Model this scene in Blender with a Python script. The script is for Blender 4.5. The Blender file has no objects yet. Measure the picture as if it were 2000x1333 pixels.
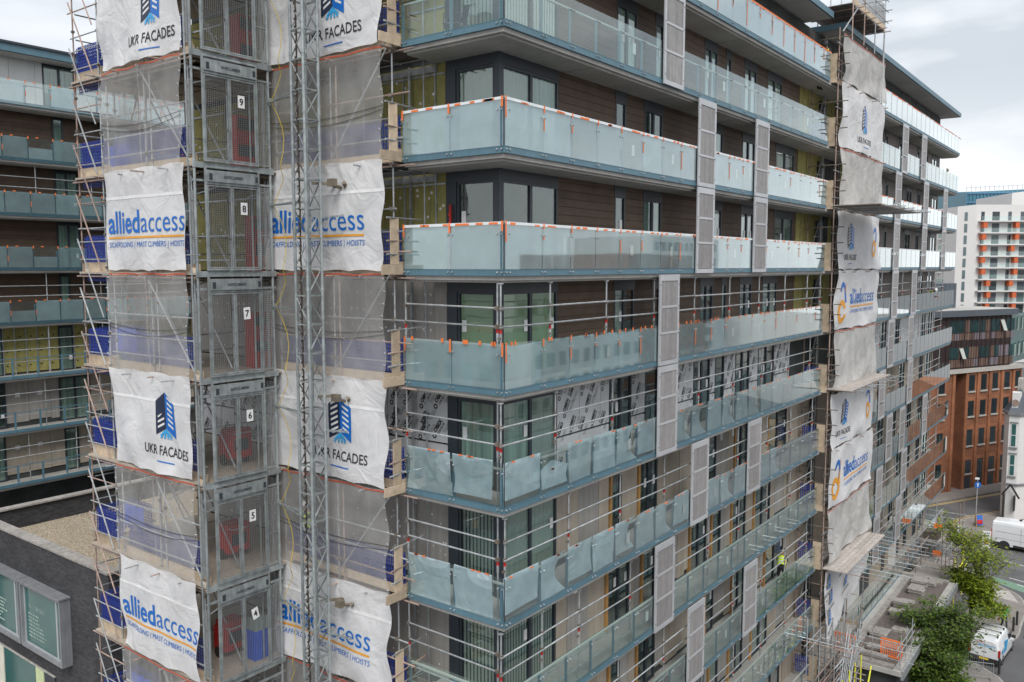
import bpy, bmesh, math, random
from mathutils import Vector, Matrix
R = math.radians
sc = bpy.context.scene
col = sc.collection
H = 2.95                      # storey height; z = 0 is the balcony just under eye level
GZ = -25.0                    # street level

# ------------------------------------------------------------------ camera, sky, sun, exposure
cam_d = bpy.data.cameras.new('camera'); cam = bpy.data.objects.new('camera', cam_d); col.objects.link(cam)
cam.location = (-16.217, -12.498, 0.250)
cam.rotation_euler = (R(90 - 5.099), 0, R(37.09 - 90))
cam_d.sensor_width = 36.0; cam_d.lens = 1646.9 / 2000 * 36.0
cam_d.clip_start = 0.1; cam_d.clip_end = 3000
sc.camera = cam

world = bpy.data.worlds.new('World'); sc.world = world; world.use_nodes = True
nt = world.node_tree; nt.nodes.clear()
def wn(t, **k):
    n = nt.nodes.new(t)
    for a, b in k.items(): setattr(n, a, b)
    return n
SUN_EL, SUN_AZ = 50, 222      # azimuth of the sun measured from +X, counter-clockwise
sky = wn('ShaderNodeTexSky', sky_type='NISHITA', sun_disc=False, sun_elevation=R(SUN_EL), sun_rotation=R(90 - SUN_AZ), air_density=1.0, dust_density=2.0)
tc = wn('ShaderNodeTexCoord')
mp = wn('ShaderNodeMapping'); mp.inputs['Scale'].default_value = (1.0, 1.0, 3.4); mp.inputs['Location'].default_value = (0.3, 0.9, 0.1)
nz = wn('ShaderNodeTexNoise'); nz.inputs['Scale'].default_value = 3.6; nz.inputs['Detail'].default_value = 5; nz.inputs['Roughness'].default_value = .45
nz2 = wn('ShaderNodeTexNoise'); nz2.inputs['Scale'].default_value = 1.5; nz2.inputs['Detail'].default_value = 4
cr = wn('ShaderNodeValToRGB'); e = cr.color_ramp.elements
e[0].position = .40; e[0].color = (4.7, 5.1, 5.55, 1); e[1].position = .60; e[1].color = (7.4, 7.55, 7.7, 1)
q_ = e.new(.49); q_.color = (6.3, 6.6, 6.95, 1)
mk = wn('ShaderNodeValToRGB'); m_ = mk.color_ramp.elements
m_[0].position = .25; m_[0].color = (.80, .80, .80, 1); m_[1].position = .5; m_[1].color = (.97, .97, .97, 1)
# bright band of cloud towards the horizon
sep = wn('ShaderNodeSeparateXYZ'); mr = wn('ShaderNodeMapRange')
mr.inputs['From Min'].default_value = 0.03; mr.inputs['From Max'].default_value = 0.20
mr.inputs['To Min'].default_value = .75; mr.inputs['To Max'].default_value = 0.0
hm = wn('ShaderNodeMixRGB'); hm.inputs['Color2'].default_value = (7.5, 7.6, 7.7, 1)
mx = wn('ShaderNodeMixRGB'); bg = wn('ShaderNodeBackground'); bg.inputs['Strength'].default_value = 0.1
wo = wn('ShaderNodeOutputWorld')
L = nt.links.new
L(tc.outputs['Generated'], mp.inputs['Vector']); L(mp.outputs[0], nz.inputs['Vector']); L(mp.outputs[0], nz2.inputs['Vector'])
L(nz.outputs['Fac'], cr.inputs[0]); L(nz2.outputs['Fac'], mk.inputs[0])
L(tc.outputs['Generated'], sep.inputs[0]); L(sep.outputs['Z'], mr.inputs['Value']); L(mr.outputs[0], hm.inputs['Fac']); L(cr.outputs[0], hm.inputs['Color1'])
L(mk.outputs[0], mx.inputs['Fac']); L(sky.outputs[0], mx.inputs['Color1']); L(hm.outputs[0], mx.inputs['Color2'])
L(mx.outputs[0], bg.inputs['Color']); L(bg.outputs[0], wo.inputs[0])

sd = bpy.data.lights.new('sun', 'SUN'); sun = bpy.data.objects.new('sun', sd); col.objects.link(sun)
sd.energy = 1.9; sd.angle = R(32); sd.color = (1.0, .97, .93)
dv = Vector((math.cos(R(SUN_EL)) * math.cos(R(SUN_AZ)), math.cos(R(SUN_EL)) * math.sin(R(SUN_AZ)), math.sin(R(SUN_EL))))
sun.rotation_euler = dv.to_track_quat('Z', 'Y').to_euler()
sc.view_settings.view_transform = 'Standard'; sc.view_settings.look = 'None'
sc.view_settings.exposure = 0.55; sc.view_settings.gamma = 1; sc.view_settings.use_curve_mapping = False
sc.cycles.max_bounces = 8; sc.cycles.transparent_max_bounces = 28; sc.cycles.diffuse_bounces = 3; sc.cycles.glossy_bounces = 3
sc.cycles.transmission_bounces = 4; sc.cycles.caustics_reflective = False; sc.cycles.caustics_refractive = False

# ------------------------------------------------------------------ materials
MATS = {}
def pm(name, c, rough=.7, metal=0, var=.12, scale=3, rnd=0.0, bump=0, bscale=30, streak=0, spec=.5, alpha=1, trans=0, coat=0, dark=None, detail=6):
    """procedural principled material: colour varied by noise, per-object random tone, vertical streaks for weather and for fold shade on curtains, bump"""
    m = bpy.data.materials.new(name); m.use_nodes = True; t = m.node_tree; N = t.nodes; K = t.links.new
    b = N['Principled BSDF']; b.inputs['Roughness'].default_value = rough; b.inputs['Metallic'].default_value = metal
    b.inputs['Specular IOR Level'].default_value = spec
    if coat: b.inputs['Coat Weight'].default_value = coat
    g = N.new('ShaderNodeNewGeometry')
    n = N.new('ShaderNodeTexNoise'); n.inputs['Scale'].default_value = scale; n.inputs['Detail'].default_value = detail
    K(g.outputs['Position'], n.inputs['Vector'])
    v = N.new('ShaderNodeMapRange'); v.inputs['From Min'].default_value = .25; v.inputs['From Max'].default_value = .75
    v.inputs['To Min'].default_value = 1 - var; v.inputs['To Max'].default_value = 1 + var
    K(n.outputs['Fac'], v.inputs['Value']); val = v.outputs[0]
    def mul(a, bb):
        q = N.new('ShaderNodeMath'); q.operation = 'MULTIPLY'; K(a, q.inputs[0]); K(bb, q.inputs[1]); return q.outputs[0]
    if rnd:
        o = N.new('ShaderNodeObjectInfo'); r = N.new('ShaderNodeMapRange'); r.inputs['To Min'].default_value = 1 - rnd; r.inputs['To Max'].default_value = 1 + rnd
        K(o.outputs['Random'], r.inputs['Value']); val = mul(val, r.outputs[0])
    if streak:
        mpn = N.new('ShaderNodeMapping'); mpn.inputs['Scale'].default_value = (7, 7, .35); K(g.outputs['Position'], mpn.inputs['Vector'])
        s = N.new('ShaderNodeTexNoise'); s.inputs['Scale'].default_value = 1; s.inputs['Detail'].default_value = 5; K(mpn.outputs[0], s.inputs['Vector'])
        sr = N.new('ShaderNodeMapRange'); sr.inputs['From Min'].default_value = .35; sr.inputs['From Max'].default_value = .65
        sr.inputs['To Min'].default_value = 1 - streak; sr.inputs['To Max'].default_value = 1; K(s.outputs['Fac'], sr.inputs['Value']); val = mul(val, sr.outputs[0])
    cm = N.new('ShaderNodeVectorMath'); cm.operation = 'SCALE'; cm.inputs[0].default_value = c[:3]; K(val, cm.inputs['Scale'])
    K(cm.outputs[0], b.inputs['Base Color'])
    if bump:
        bn = N.new('ShaderNodeTexNoise'); bn.inputs['Scale'].default_value = bscale; bn.inputs['Detail'].default_value = 4; K(g.outputs['Position'], bn.inputs['Vector'])
        bp = N.new('ShaderNodeBump'); bp.inputs['Strength'].default_value = bump; bp.inputs['Distance'].default_value = .02
        K(bn.outputs['Fac'], bp.inputs['Height']); K(bp.outputs[0], b.inputs['Normal'])
    MATS[name] = m; m['c'] = list(c[:3])
    return m
def nodes(m): return m.node_tree.nodes, m.node_tree.links.new, m.node_tree.nodes['Principled BSDF'], m.node_tree.nodes['Material Output']
def glass(name, tint, dens=.12, refl=1.0, rough=.03, body=(.3, .42, .42)):
    """float glass: clear tinted body with fresnel reflection and a little dust"""
    m = bpy.data.materials.new(name); m.use_nodes = True; N, K, b, o = nodes(m)
    tr = N.new('ShaderNodeBsdfTransparent'); tr.inputs[0].default_value = (*tint, 1)
    df = N.new('ShaderNodeBsdfDiffuse'); df.inputs[0].default_value = (*body, 1)
    gl = N.new('ShaderNodeBsdfGlossy'); gl.inputs['Roughness'].default_value = rough; gl.inputs[0].default_value = (.95, 1, 1, 1)
    g = N.new('ShaderNodeNewGeometry'); n = N.new('ShaderNodeTexNoise'); n.inputs['Scale'].default_value = 1.7; n.inputs['Detail'].default_value = 6; K(g.outputs['Position'], n.inputs['Vector'])
    mr = N.new('ShaderNodeMapRange'); mr.inputs['From Min'].default_value = .3; mr.inputs['From Max'].default_value = .7; mr.inputs['To Min'].default_value = dens * .4; mr.inputs['To Max'].default_value = dens * 1.6; K(n.outputs['Fac'], mr.inputs['Value'])
    a = N.new('ShaderNodeMixShader'); K(mr.outputs[0], a.inputs[0]); K(tr.outputs[0], a.inputs[1]); K(df.outputs[0], a.inputs[2])
    # Schlick reflectance from the angle of view, the same on both faces of the pane
    dp = N.new('ShaderNodeVectorMath'); dp.operation = 'DOT_PRODUCT'; K(g.outputs['Incoming'], dp.inputs[0]); K(g.outputs['Normal'], dp.inputs[1])
    def mt(op, a_, b_=None):
        q = N.new('ShaderNodeMath'); q.operation = op
        for i, s in enumerate((a_, b_)):
            if s is None: continue
            if isinstance(s, float): q.inputs[i].default_value = s
            else: K(s, q.inputs[i])
        return q.outputs[0]
    sch = mt('ADD', mt('MULTIPLY', mt('POWER', mt('SUBTRACT', 1.0, mt('ABSOLUTE', dp.outputs['Value'])), 5.0), .96), .043)
    fm = N.new('ShaderNodeMath'); fm.operation = 'MULTIPLY'; fm.inputs[1].default_value = refl; fm.use_clamp = True; K(sch, fm.inputs[0])
    w = N.new('ShaderNodeTexNoise'); w.inputs['Scale'].default_value = .45; w.inputs['Detail'].default_value = 1; K(g.outputs['Position'], w.inputs['Vector'])
    bp = N.new('ShaderNodeBump'); bp.inputs['Strength'].default_value = .12; bp.inputs['Distance'].default_value = .02; K(w.outputs['Fac'], bp.inputs['Height']); K(bp.outputs[0], gl.inputs['Normal'])
    x = N.new('ShaderNodeMixShader'); K(fm.outputs[0], x.inputs[0]); K(a.outputs[0], x.inputs[1]); K(gl.outputs[0], x.inputs[2])
    K(x.outputs[0], o.inputs['Surface']); MATS[name] = m; return m
def sheer(name, c, op, rough=.6, var=.15, scale=2.0, grid=None, rnd=0, trl=.4, wrinkle=0):
    """woven or plastic sheeting: diffuse + translucent, partly see-through; grid = (cell, line) for an open net"""
    m = bpy.data.materials.new(name); m.use_nodes = True; N, K, b, o = nodes(m)
    g = N.new('ShaderNodeNewGeometry'); n = N.new('ShaderNodeTexNoise'); n.inputs['Scale'].default_value = scale; n.inputs['Detail'].default_value = 7; K(g.outputs['Position'], n.inputs['Vector'])
    v = N.new('ShaderNodeMapRange'); v.inputs['From Min'].default_value = .25; v.inputs['From Max'].default_value = .75; v.inputs['To Min'].default_value = 1 - var; v.inputs['To Max'].default_value = 1 + var; K(n.outputs['Fac'], v.inputs['Value'])
    val = v.outputs[0]
    if rnd:
        ob = N.new('ShaderNodeObjectInfo'); r = N.new('ShaderNodeMapRange'); r.inputs['To Min'].default_value = 1 - rnd; r.inputs['To Max'].default_value = 1 + rnd
        K(ob.outputs['Random'], r.inputs['Value']); q = N.new('ShaderNodeMath'); q.operation = 'MULTIPLY'; K(val, q.inputs[0]); K(r.outputs[0], q.inputs[1]); val = q.outputs[0]
    cm = N.new('ShaderNodeVectorMath'); cm.operation = 'SCALE'; cm.inputs[0].default_value = c; K(val, cm.inputs['Scale'])
    d = N.new('ShaderNodeBsdfDiffuse'); t = N.new('ShaderNodeBsdfTranslucent'); K(cm.outputs[0], d.inputs[0]); K(cm.outputs[0], t.inputs[0])
    s = N.new('ShaderNodeMixShader'); s.inputs[0].default_value = trl; K(d.outputs[0], s.inputs[1]); K(t.outputs[0], s.inputs[2])
    if wrinkle:
        wn_ = N.new('ShaderNodeTexNoise'); wn_.inputs['Scale'].default_value = 1.1; wn_.inputs['Detail'].default_value = 3; wn_.inputs['Distortion'].default_value = 1.6; K(g.outputs['Position'], wn_.inputs['Vector'])
        wb = N.new('ShaderNodeBump'); wb.inputs['Strength'].default_value = wrinkle; wb.inputs['Distance'].default_value = .25; K(wn_.outputs['Fac'], wb.inputs['Height']); K(wb.outputs[0], d.inputs['Normal']); K(wb.outputs[0], t.inputs['Normal'])
    gl = N.new('ShaderNodeBsdfGlossy'); gl.inputs['Roughness'].default_value = rough; s2 = N.new('ShaderNodeMixShader'); s2.inputs[0].default_value = .06
    K(s.outputs[0], s2.inputs[1]); K(gl.outputs[0], s2.inputs[2])
    tr = N.new('ShaderNodeBsdfTransparent'); x = N.new('ShaderNodeMixShader'); K(tr.outputs[0], x.inputs[1]); K(s2.outputs[0], x.inputs[2])
    if grid:
        cell, line = grid; sp = N.new('ShaderNodeSeparateXYZ'); K(g.outputs['Position'], sp.inputs[0]); outs = []
        ad = N.new('ShaderNodeMath'); ad.operation = 'ADD'; K(sp.outputs['X'], ad.inputs[0]); K(sp.outputs['Y'], ad.inputs[1])
        for src in (ad.outputs[0], sp.outputs['Z']):
            pp = N.new('ShaderNodeMath'); pp.operation = 'PINGPONG'; pp.inputs[1].default_value = cell / 2; K(src, pp.inputs[0])
            lt = N.new('ShaderNodeMath'); lt.operation = 'LESS_THAN'; lt.inputs[1].default_value = line / 2; K(pp.outputs[0], lt.inputs[0]); outs.append(lt.outputs[0])
        mxm = N.new('ShaderNodeMath'); mxm.operation = 'MAXIMUM'; K(outs[0], mxm.inputs[0]); K(outs[1], mxm.inputs[1])
        mr = N.new('ShaderNodeMapRange'); mr.inputs['To Min'].default_value = op; mr.inputs['To Max'].default_value = 1.0; K(mxm.outputs[0], mr.inputs['Value']); K(mr.outputs[0], x.inputs[0])
    else:
        mr = N.new('ShaderNodeMapRange'); mr.inputs['From Min'].default_value = .25; mr.inputs['From Max'].default_value = .75; mr.inputs['To Min'].default_value = max(0, op - .08); mr.inputs['To Max'].default_value = min(1, op + .08); K(n.outputs['Fac'], mr.inputs['Value']); ov = mr.outputs[0]
        if rnd:
            r2 = N.new('ShaderNodeMapRange'); r2.inputs['To Min'].default_value = .74; r2.inputs['To Max'].default_value = 1.08; K(ob.outputs['Random'], r2.inputs['Value']); q2 = N.new('ShaderNodeMath'); q2.operation = 'MULTIPLY'; q2.use_clamp = True; K(ov, q2.inputs[0]); K(r2.outputs[0], q2.inputs[1]); ov = q2.outputs[0]
        K(ov, x.inputs[0])
    K(x.outputs[0], o.inputs['Surface']); MATS[name] = m; return m

pm('steel_blue', (.095, .19, .245), .45, .0, .10, 1.2, rnd=.05, streak=.10)
pm('concrete', (.43, .42, .395), .85, 0, .16, .9, bump=.15, streak=.12)
pm('concrete_wall', (.36, .34, .315), .9, 0, .18, .7, bump=.2, streak=.18, rnd=.08)
pm('soffit', (.50, .495, .48), .85, 0, .14, .5)
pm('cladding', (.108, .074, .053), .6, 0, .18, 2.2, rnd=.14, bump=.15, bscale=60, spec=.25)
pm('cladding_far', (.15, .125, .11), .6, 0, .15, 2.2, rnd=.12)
pm('insulation', (.31, .285, .10), .95, 0, .22, 3.5, rnd=.12, bump=.6, bscale=25)
pm('sheathing', (.43, .37, .30), .85, 0, .12, 1.5, rnd=.08, streak=.15)
pm('obex', (.62, .63, .64), .45, 0, .06, 2, rnd=.05)
pm('print_black', (.02, .02, .022), .6)
pm('frame_dark', (.035, .044, .055), .45, 0, .1, 2)
pm('interior', (.012, .013, .015), .9)
pm('interior_mid', (.05, .055, .055), .9, var=.5, scale=.9)  # dark tone paints the shade of unlit rooms onto solid backing walls
pm('curtain_teal', (.42, .52, .47), .9, 0, .08, 1, streak=.5, rnd=.2)  # strong streaks put the shading between folds into the cloth colour
pm('curtain_green', (.42, .52, .33), .9, 0, .06, 1, streak=.1)
pm('blind', (.40, .43, .40), .8, var=.05, rnd=.1)
pm('galv', (.42, .44, .45), .45, .5, .32, 5, rnd=.2)
pm('galv_hoist', (.35, .385, .39), .5, .4, .32, 4, rnd=.12, streak=.25)
pm('rust', (.36, .265, .225), .7, .1, .3, 6, rnd=.2)
pm('coupler', (.22, .19, .16), .6, .6, .4, 8)
pm('timber', (.50, .40, .29), .85, 0, .2, 5, rnd=.2, bump=.2, bscale=40)
pm('timber_grey', (.40, .36, .33), .9, 0, .22, 5, rnd=.14, bump=.3)
pm('timber_dark', (.13, .11, .10), .9, 0, .3, 5, rnd=.2)
pm('timber_orange', (.40, .22, .075), .8, 0, .2, 4, rnd=.1)
pm('tape_orange', (.85, .20, .045), .6, 0, .1, 8, rnd=.1)
pm('red_paint', (.45, .02, .015), .4, 0, .2, 4)
pm('screen_frame', (.50, .51, .53), .42, .25, .08, 2, rnd=.05)
pm('white_paint', (.72, .72, .71), .6, 0, .06, 1.2, streak=.05)
pm('paper', (.75, .75, .75), .8)
pm('yellow', (.65, .48, .04), .5, rnd=.1)
pm('yellow_safety', (.72, .72, .05), .6)
pm('hivis', (.62, .85, .05), .6)
pm('blue_plastic', (.02, .10, .62), .5, var=.2)
pm('rack_rust', (.05, .038, .03), .7, .2, .5, 9, bump=.5)
pm('tan_frame', (.20, .17, .13), .7, .4, .3, 6)
pm('white_film_edge', (.72, .76, .78), .5)
pm('blue_logo', (.0, .13, .50), .5, var=.04); pm('navy_logo', (.012, .022, .055), .5, var=.04); pm('orange_logo', (.75, .33, .03), .5, var=.04)
pm('lightblue_logo', (.03, .33, .65), .5); pm('band_red', (.45, .09, .045), .7, var=.2, scale=5)
glass('balcony_glass', (.95, .985, .985), .025, 2.6)
glass('clear_glass', (.92, .975, .965), .012, 1.8)
glass('window_glass', (.90, .95, .93), .02, 1.9, body=(.1, .14, .14))
sheer('film', (.60, .77, .84), .76, .35, .10, 1.2, rnd=.07, trl=.3)
sheer('film_loose', (.72, .87, .94), .93, .35, .10, 2.5, rnd=.05, trl=.3, wrinkle=.4)
sheer('netting', (.76, .75, .73), .35, .8, .08, 1.2, trl=.35)
sheer('netting_right', (.70, .69, .67), .84, .8, .10, 1.6, trl=.3, wrinkle=.35)
sheer('banner', (.84, .84, .85), .99, .5, .09, .9, trl=.25, wrinkle=.3)
sheer('blue_net', (.04, .08, .42), .03, .6, .1, 3, grid=(.10, .026))
sheer('grey_mesh', (.42, .43, .43), .05, .5, .05, 3, grid=(.055, .011))
sheer('lift_mesh', (.30, .31, .31), .02, .5, .05, 3, grid=(.06, .006))
# perforated screen panel
m = pm('perforated', (.35, .335, .33), .5, .2, .12, 6, rnd=.12, streak=.22, bump=.6, bscale=90)
# slats of vertical blind etc handled as geometry; brick materials
def brick_mat(name, c1, c2, mortar, sc_=(1, 1), bump=.5, axis='XZ'):
    m = bpy.data.materials.new(name); m.use_nodes = True; N, K, b, o = nodes(m)
    g = N.new('ShaderNodeNewGeometry'); sp = N.new('ShaderNodeSeparateXYZ'); K(g.outputs['Position'], sp.inputs[0])
    ad = N.new('ShaderNodeMath'); ad.operation = 'SUBTRACT'; K(sp.outputs['X'], ad.inputs[0]); K(sp.outputs['Y'], ad.inputs[1])
    cb = N.new('ShaderNodeCombineXYZ'); K(ad.outputs[0], cb.inputs['X']); K(sp.outputs['Z'], cb.inputs['Y'])
    br = N.new('ShaderNodeTexBrick'); br.inputs['Scale'].default_value = 1; br.inputs['Brick Width'].default_value = .225 * sc_[0]; br.inputs['Row Height'].default_value = .075 * sc_[1]
    br.inputs['Mortar Size'].default_value = .006; br.inputs['Color1'].default_value = (*c1, 1); br.inputs['Color2'].default_value = (*c2, 1); br.inputs['Mortar'].default_value = (*mortar, 1)
    K(cb.outputs[0], br.inputs['Vector'])
    n = N.new('ShaderNodeTexNoise'); n.inputs['Scale'].default_value = .6; n.inputs['Detail'].default_value = 8; K(g.outputs['Position'], n.inputs['Vector'])
    mr = N.new('ShaderNodeMapRange'); mr.inputs['From Min'].default_value = .3; mr.inputs['From Max'].default_value = .7; mr.inputs['To Min'].default_value = .72; mr.inputs['To Max'].default_value = 1.25; K(n.outputs['Fac'], mr.inputs['Value'])
    vm = N.new('ShaderNodeVectorMath'); vm.operation = 'SCALE'; K(br.outputs['Color'], vm.inputs[0]); K(mr.outputs[0], vm.inputs['Scale']); K(vm.outputs[0], b.inputs['Base Color'])
    bp = N.new('ShaderNodeBump'); bp.inputs['Strength'].default_value = bump; bp.inputs['Distance'].default_value = .01; bp.invert = True; K(br.outputs['Fac'], bp.inputs['Height']); K(bp.outputs[0], b.inputs['Normal'])
    b.inputs['Roughness'].default_value = .8; MATS[name] = m; return m
brick_mat('brick_red', (.30, .115, .052), (.20, .075, .038), (.17, .12, .09))
brick_mat('brick_orange', (.38, .145, .062), (.29, .105, .048), (.22, .14, .10))
brick_mat('brick_black', (.030, .030, .034), (.062, .062, .068), (.022, .022, .024))

# ------------------------------------------------------------------ mesh helpers
class MB:
    def __init__(s): s.v = []; s.f = []; s.m = []; s.cur = 0
    def add(s, vs, fs):
        o = len(s.v); s.v += [tuple(p) for p in vs]; s.f += [tuple(o + i for i in f) for f in fs]; s.m += [s.cur] * len(fs); return s
    def box(s, x0, y0, z0, x1, y1, z1):
        x0, x1 = min(x0, x1), max(x0, x1); y0, y1 = min(y0, y1), max(y0, y1); z0, z1 = min(z0, z1), max(z0, z1)
        return s.add([(x0, y0, z0), (x1, y0, z0), (x1, y1, z0), (x0, y1, z0), (x0, y0, z1), (x1, y0, z1), (x1, y1, z1), (x0, y1, z1)],
                     [(0, 3, 2, 1), (4, 5, 6, 7), (0, 1, 5, 4), (1, 2, 6, 5), (2, 3, 7, 6), (3, 0, 4, 7)])
    def tube(s, p, q, r=.024, n=6, cap=True, r2=None):
        p = Vector(p); q = Vector(q); d = (q - p)
        if d.length < 1e-6: return s
        d.normalize(); a = d.orthogonal().normalized(); b = d.cross(a); r2 = r if r2 is None else r2
        vs = [p + (a * math.cos(t) + b * math.sin(t)) * r for t in [2 * math.pi * i / n for i in range(n)]] + \
             [q + (a * math.cos(t) + b * math.sin(t)) * r2 for t in [2 * math.pi * i / n for i in range(n)]]
        fs = [(i, (i + 1) % n, n + (i + 1) % n, n + i) for i in range(n)]
        if cap: fs += [tuple(range(n))[::-1], tuple(range(n, 2 * n))]
        return s.add(vs, fs)
    def bar(s, p, q, w, h):
        """rectangular bar from p to q, w wide sideways, h high"""
        p = Vector(p); q = Vector(q); d = (q - p).normalized(); up = Vector((0, 0, 1)) if abs(d.z) < .95 else Vector((0, 1, 0))
        a = d.cross(up).normalized() * w / 2; b = a.cross(d).normalized() * h / 2
        return s.add([p - a - b, p + a - b, p + a + b, p - a + b, q - a - b, q + a - b, q + a + b, q - a + b],
                     [(0, 3, 2, 1), (4, 5, 6, 7), (0, 1, 5, 4), (1, 2, 6, 5), (2, 3, 7, 6), (3, 0, 4, 7)])
    def prism(s, pts, z0, z1):
        n = len(pts); a = sum(pts[i][0] * pts[(i + 1) % n][1] - pts[(i + 1) % n][0] * pts[i][1] for i in range(n))
        if a < 0: pts = pts[::-1]
        return s.add([(x, y, z0) for x, y in pts] + [(x, y, z1) for x, y in pts],
                     [tuple(range(n))[::-1], tuple(range(n, 2 * n))] + [(i, (i + 1) % n, n + (i + 1) % n, n + i) for i in range(n)])
    def grid(s, fn, nu, nv):
        vs = [fn(i / nu, j / nv) for j in range(nv + 1) for i in range(nu + 1)]
        return s.add(vs, [(j * (nu + 1) + i, j * (nu + 1) + i + 1, (j + 1) * (nu + 1) + i + 1, (j + 1) * (nu + 1) + i) for j in range(nv) for i in range(nu)])
    def mat(s, i): s.cur = i; return s
    def mesh(s, name, mats, smooth=False, org=(0, 0, 0)):
        me = bpy.data.meshes.new(name); ox, oy, oz = org
        me.from_pydata([(x - ox, y - oy, z - oz) for x, y, z in s.v], [], s.f)
        for k in ([mats] if isinstance(mats, str) else mats): me.materials.append(MATS[k])
        if any(s.m): me.polygons.foreach_set('material_index', s.m)
        if smooth: me.polygons.foreach_set('use_smooth', [True] * len(s.f))
        me.update(); return me
def obj(name, me, parent=None, loc=(0, 0, 0)):
    o = bpy.data.objects.new(name, me); col.objects.link(o); o.location = loc
    if parent is not None: o.parent = parent
    return o
ORG = {}
def org(t):
    return ORG.get(t.name, (0, 0, 0))
def thing(name, label, cat, loc=(0, 0, 0), rz=0, group=None):
    o = bpy.data.objects.new(name, None); col.objects.link(o); o.location = loc; o.rotation_euler = (0, 0, rz)
    o.empty_display_size = .3
    o['label'] = label; o['category'] = cat
    if group: o['group'] = group
    ORG[o.name] = tuple(loc) if rz == 0 else (0, 0, 0)
    return o
def part(name, mb, mats, parent, smooth=False, stuff=False, label=None):
    """mesh given in world coordinates (or local ones for a turned thing) under its thing"""
    g = org(parent); o = obj(name, mb.mesh(name, mats, smooth, g), parent); ORG[o.name] = g
    if parent.type == 'MESH': ORG[o.name] = g
    if stuff: o['kind'] = 'stuff'
    if label: o['label'] = label
    return o
def inst(name, me, parent, loc):
    g = org(parent); o = obj(name, me, parent, (loc[0] - g[0], loc[1] - g[1], loc[2] - g[2])); ORG[o.name] = tuple(loc); return o
def solo(name, mb, mats, label, cat, group=None, smooth=False):
    xs = [v[0] for v in mb.v]; ys = [v[1] for v in mb.v]; zs = [v[2] for v in mb.v]
    g = ((min(xs) + max(xs)) / 2, (min(ys) + max(ys)) / 2, min(zs))
    o = obj(name, mb.mesh(name, mats, smooth, g), None, g); o['label'] = label; o['category'] = cat
    if group: o['group'] = group
    return o
def struct(name, mb, mats, smooth=False):
    o = obj(name, mb.mesh(name, mats, smooth)); o['kind'] = 'structure'; return o
def copy_tree(o, parent=None):
    c = o.copy(); col.objects.link(c); c.parent = parent
    for ch in o.children: copy_tree(ch, c)
    return c
CACHE = {}
def cached(key, fn):
    if key not in CACHE: CACHE[key] = fn()
    return CACHE[key]
def text_mesh(s, size, bold=0.0, xs=1.0, shear=0.0, align='LEFT'):
    """flat letters as (verts2d, faces)"""
    key = ('txt', s, size, bold, xs, shear, align)
    if key in CACHE: return CACHE[key]
    c = bpy.data.curves.new('t', 'FONT'); c.body = s; c.size = size; c.offset = bold; c.shear = shear; c.align_x = align; c.resolution_u = 3
    o = bpy.data.objects.new('t', c); col.objects.link(o)
    me = bpy.data.meshes.new_from_object(o)
    bm = bmesh.new(); bm.from_mesh(me); bmesh.ops.triangulate(bm, faces=bm.faces)
    r = ([(v.co.x * xs, v.co.y) for v in bm.verts], [tuple(v.index for v in f.verts) for f in bm.faces])
    bm.free(); bpy.data.objects.remove(o); bpy.data.meshes.remove(me); CACHE[key] = r
    return r
def text_w(s, size, bold=0.0, xs=1.0):
    v = text_mesh(s, size, bold, xs)[0]; return max(p[0] for p in v) - min(p[0] for p in v)
def put2d(mb, shape, fn):
    vs, fs = shape; mb.add([fn(x, y) for x, y in vs], fs)
def label_text(mb, s, size, fn, width=None, bold=0.0, shear=0.0, center=False, at=(0, 0), rot=0):
    xs = 1.0
    if width: xs = width / text_w(s, size, bold)
    w = text_w(s, size, bold, xs); cx = -w / 2 if center else 0; c, n = math.cos(rot), math.sin(rot)
    put2d(mb, text_mesh(s, size, bold, xs, shear), lambda x, y: fn(at[0] + (x + cx) * c - y * n, at[1] + (x + cx) * n + y * c))
# ------------------------------------------------------------------ the main apartment block
rnd = random.Random(7)
XE, XS0, XS1 = 58.5, 25.05, 33.6        # end of block, scaffold bay
YL = 3.35                                # end of the side balconies
MOD = 1.31
def z_(n): return n * H
bld = thing('apartment_building', 'long apartment block with glass balconies being reclad, scaffold towers on its corner and front', 'building', (1.4, 1.3, GZ))
# body
b = MB(); b.box(1.40, 1.27, GZ, 57.4, 15.0, 11.7); part('wall', b, 'interior_mid', bld)
# slabs + edge plates, one balcony per level
NJ = [0.31 + MOD * k for k in range(1, 19)]            # glass joints on the front
LJ = [1.71]                                            # joint on the side
def slab_mb(n):
    b = MB(); zb = z_(n) - .17; zt = z_(n) + .10
    # front slab and return, butted at the corner; soffit edge chamfered
    for (x0, y0, x1, y1) in ((.06, .06, XE, 1.27), (.06, 1.272, 1.40, YL)):
        b.box(x0, y0, zb + .06, x1, y1, zt)
    b.box(.16, .16, zb, XE - .1, 1.27, zb + .0599); b.box(.16, 1.272, zb, 1.40, YL - .03, zb + .0599)
    return b
def gpanel():
    m = MB(); m.box(.006, -.032, 0, MOD - .006, -.02, 1.14); return m.mesh('glass_panel', 'balcony_glass')
def gpanel_c():
    m = MB(); m.box(.006, -.032, 0, MOD - .006, -.02, 1.14); return m.mesh('glass_panel', 'clear_glass')
def fitting_mb(b, x, z0, ax='X'):
    """four glass clamps round one joint"""
    for dx in (-.07, .07):
        for dz in (.09, 1.02):
            if ax == 'X': b.tube((x + dx, -.012, z0 + dz), (x + dx, -.05, z0 + dz), .022, 6)
            else: b.tube((-.012, x + dx, z0 + dz), (-.05, x + dx, z0 + dz), .022, 6)
FILM = {3: 'taped', 2: 'none', 1: 'taped', 0: 'taped', -1: 'taped2', -2: 'loose', -3: 'loose', -4: 'none', -5: 'none', -6: 'none', -7: 'none'}
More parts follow.
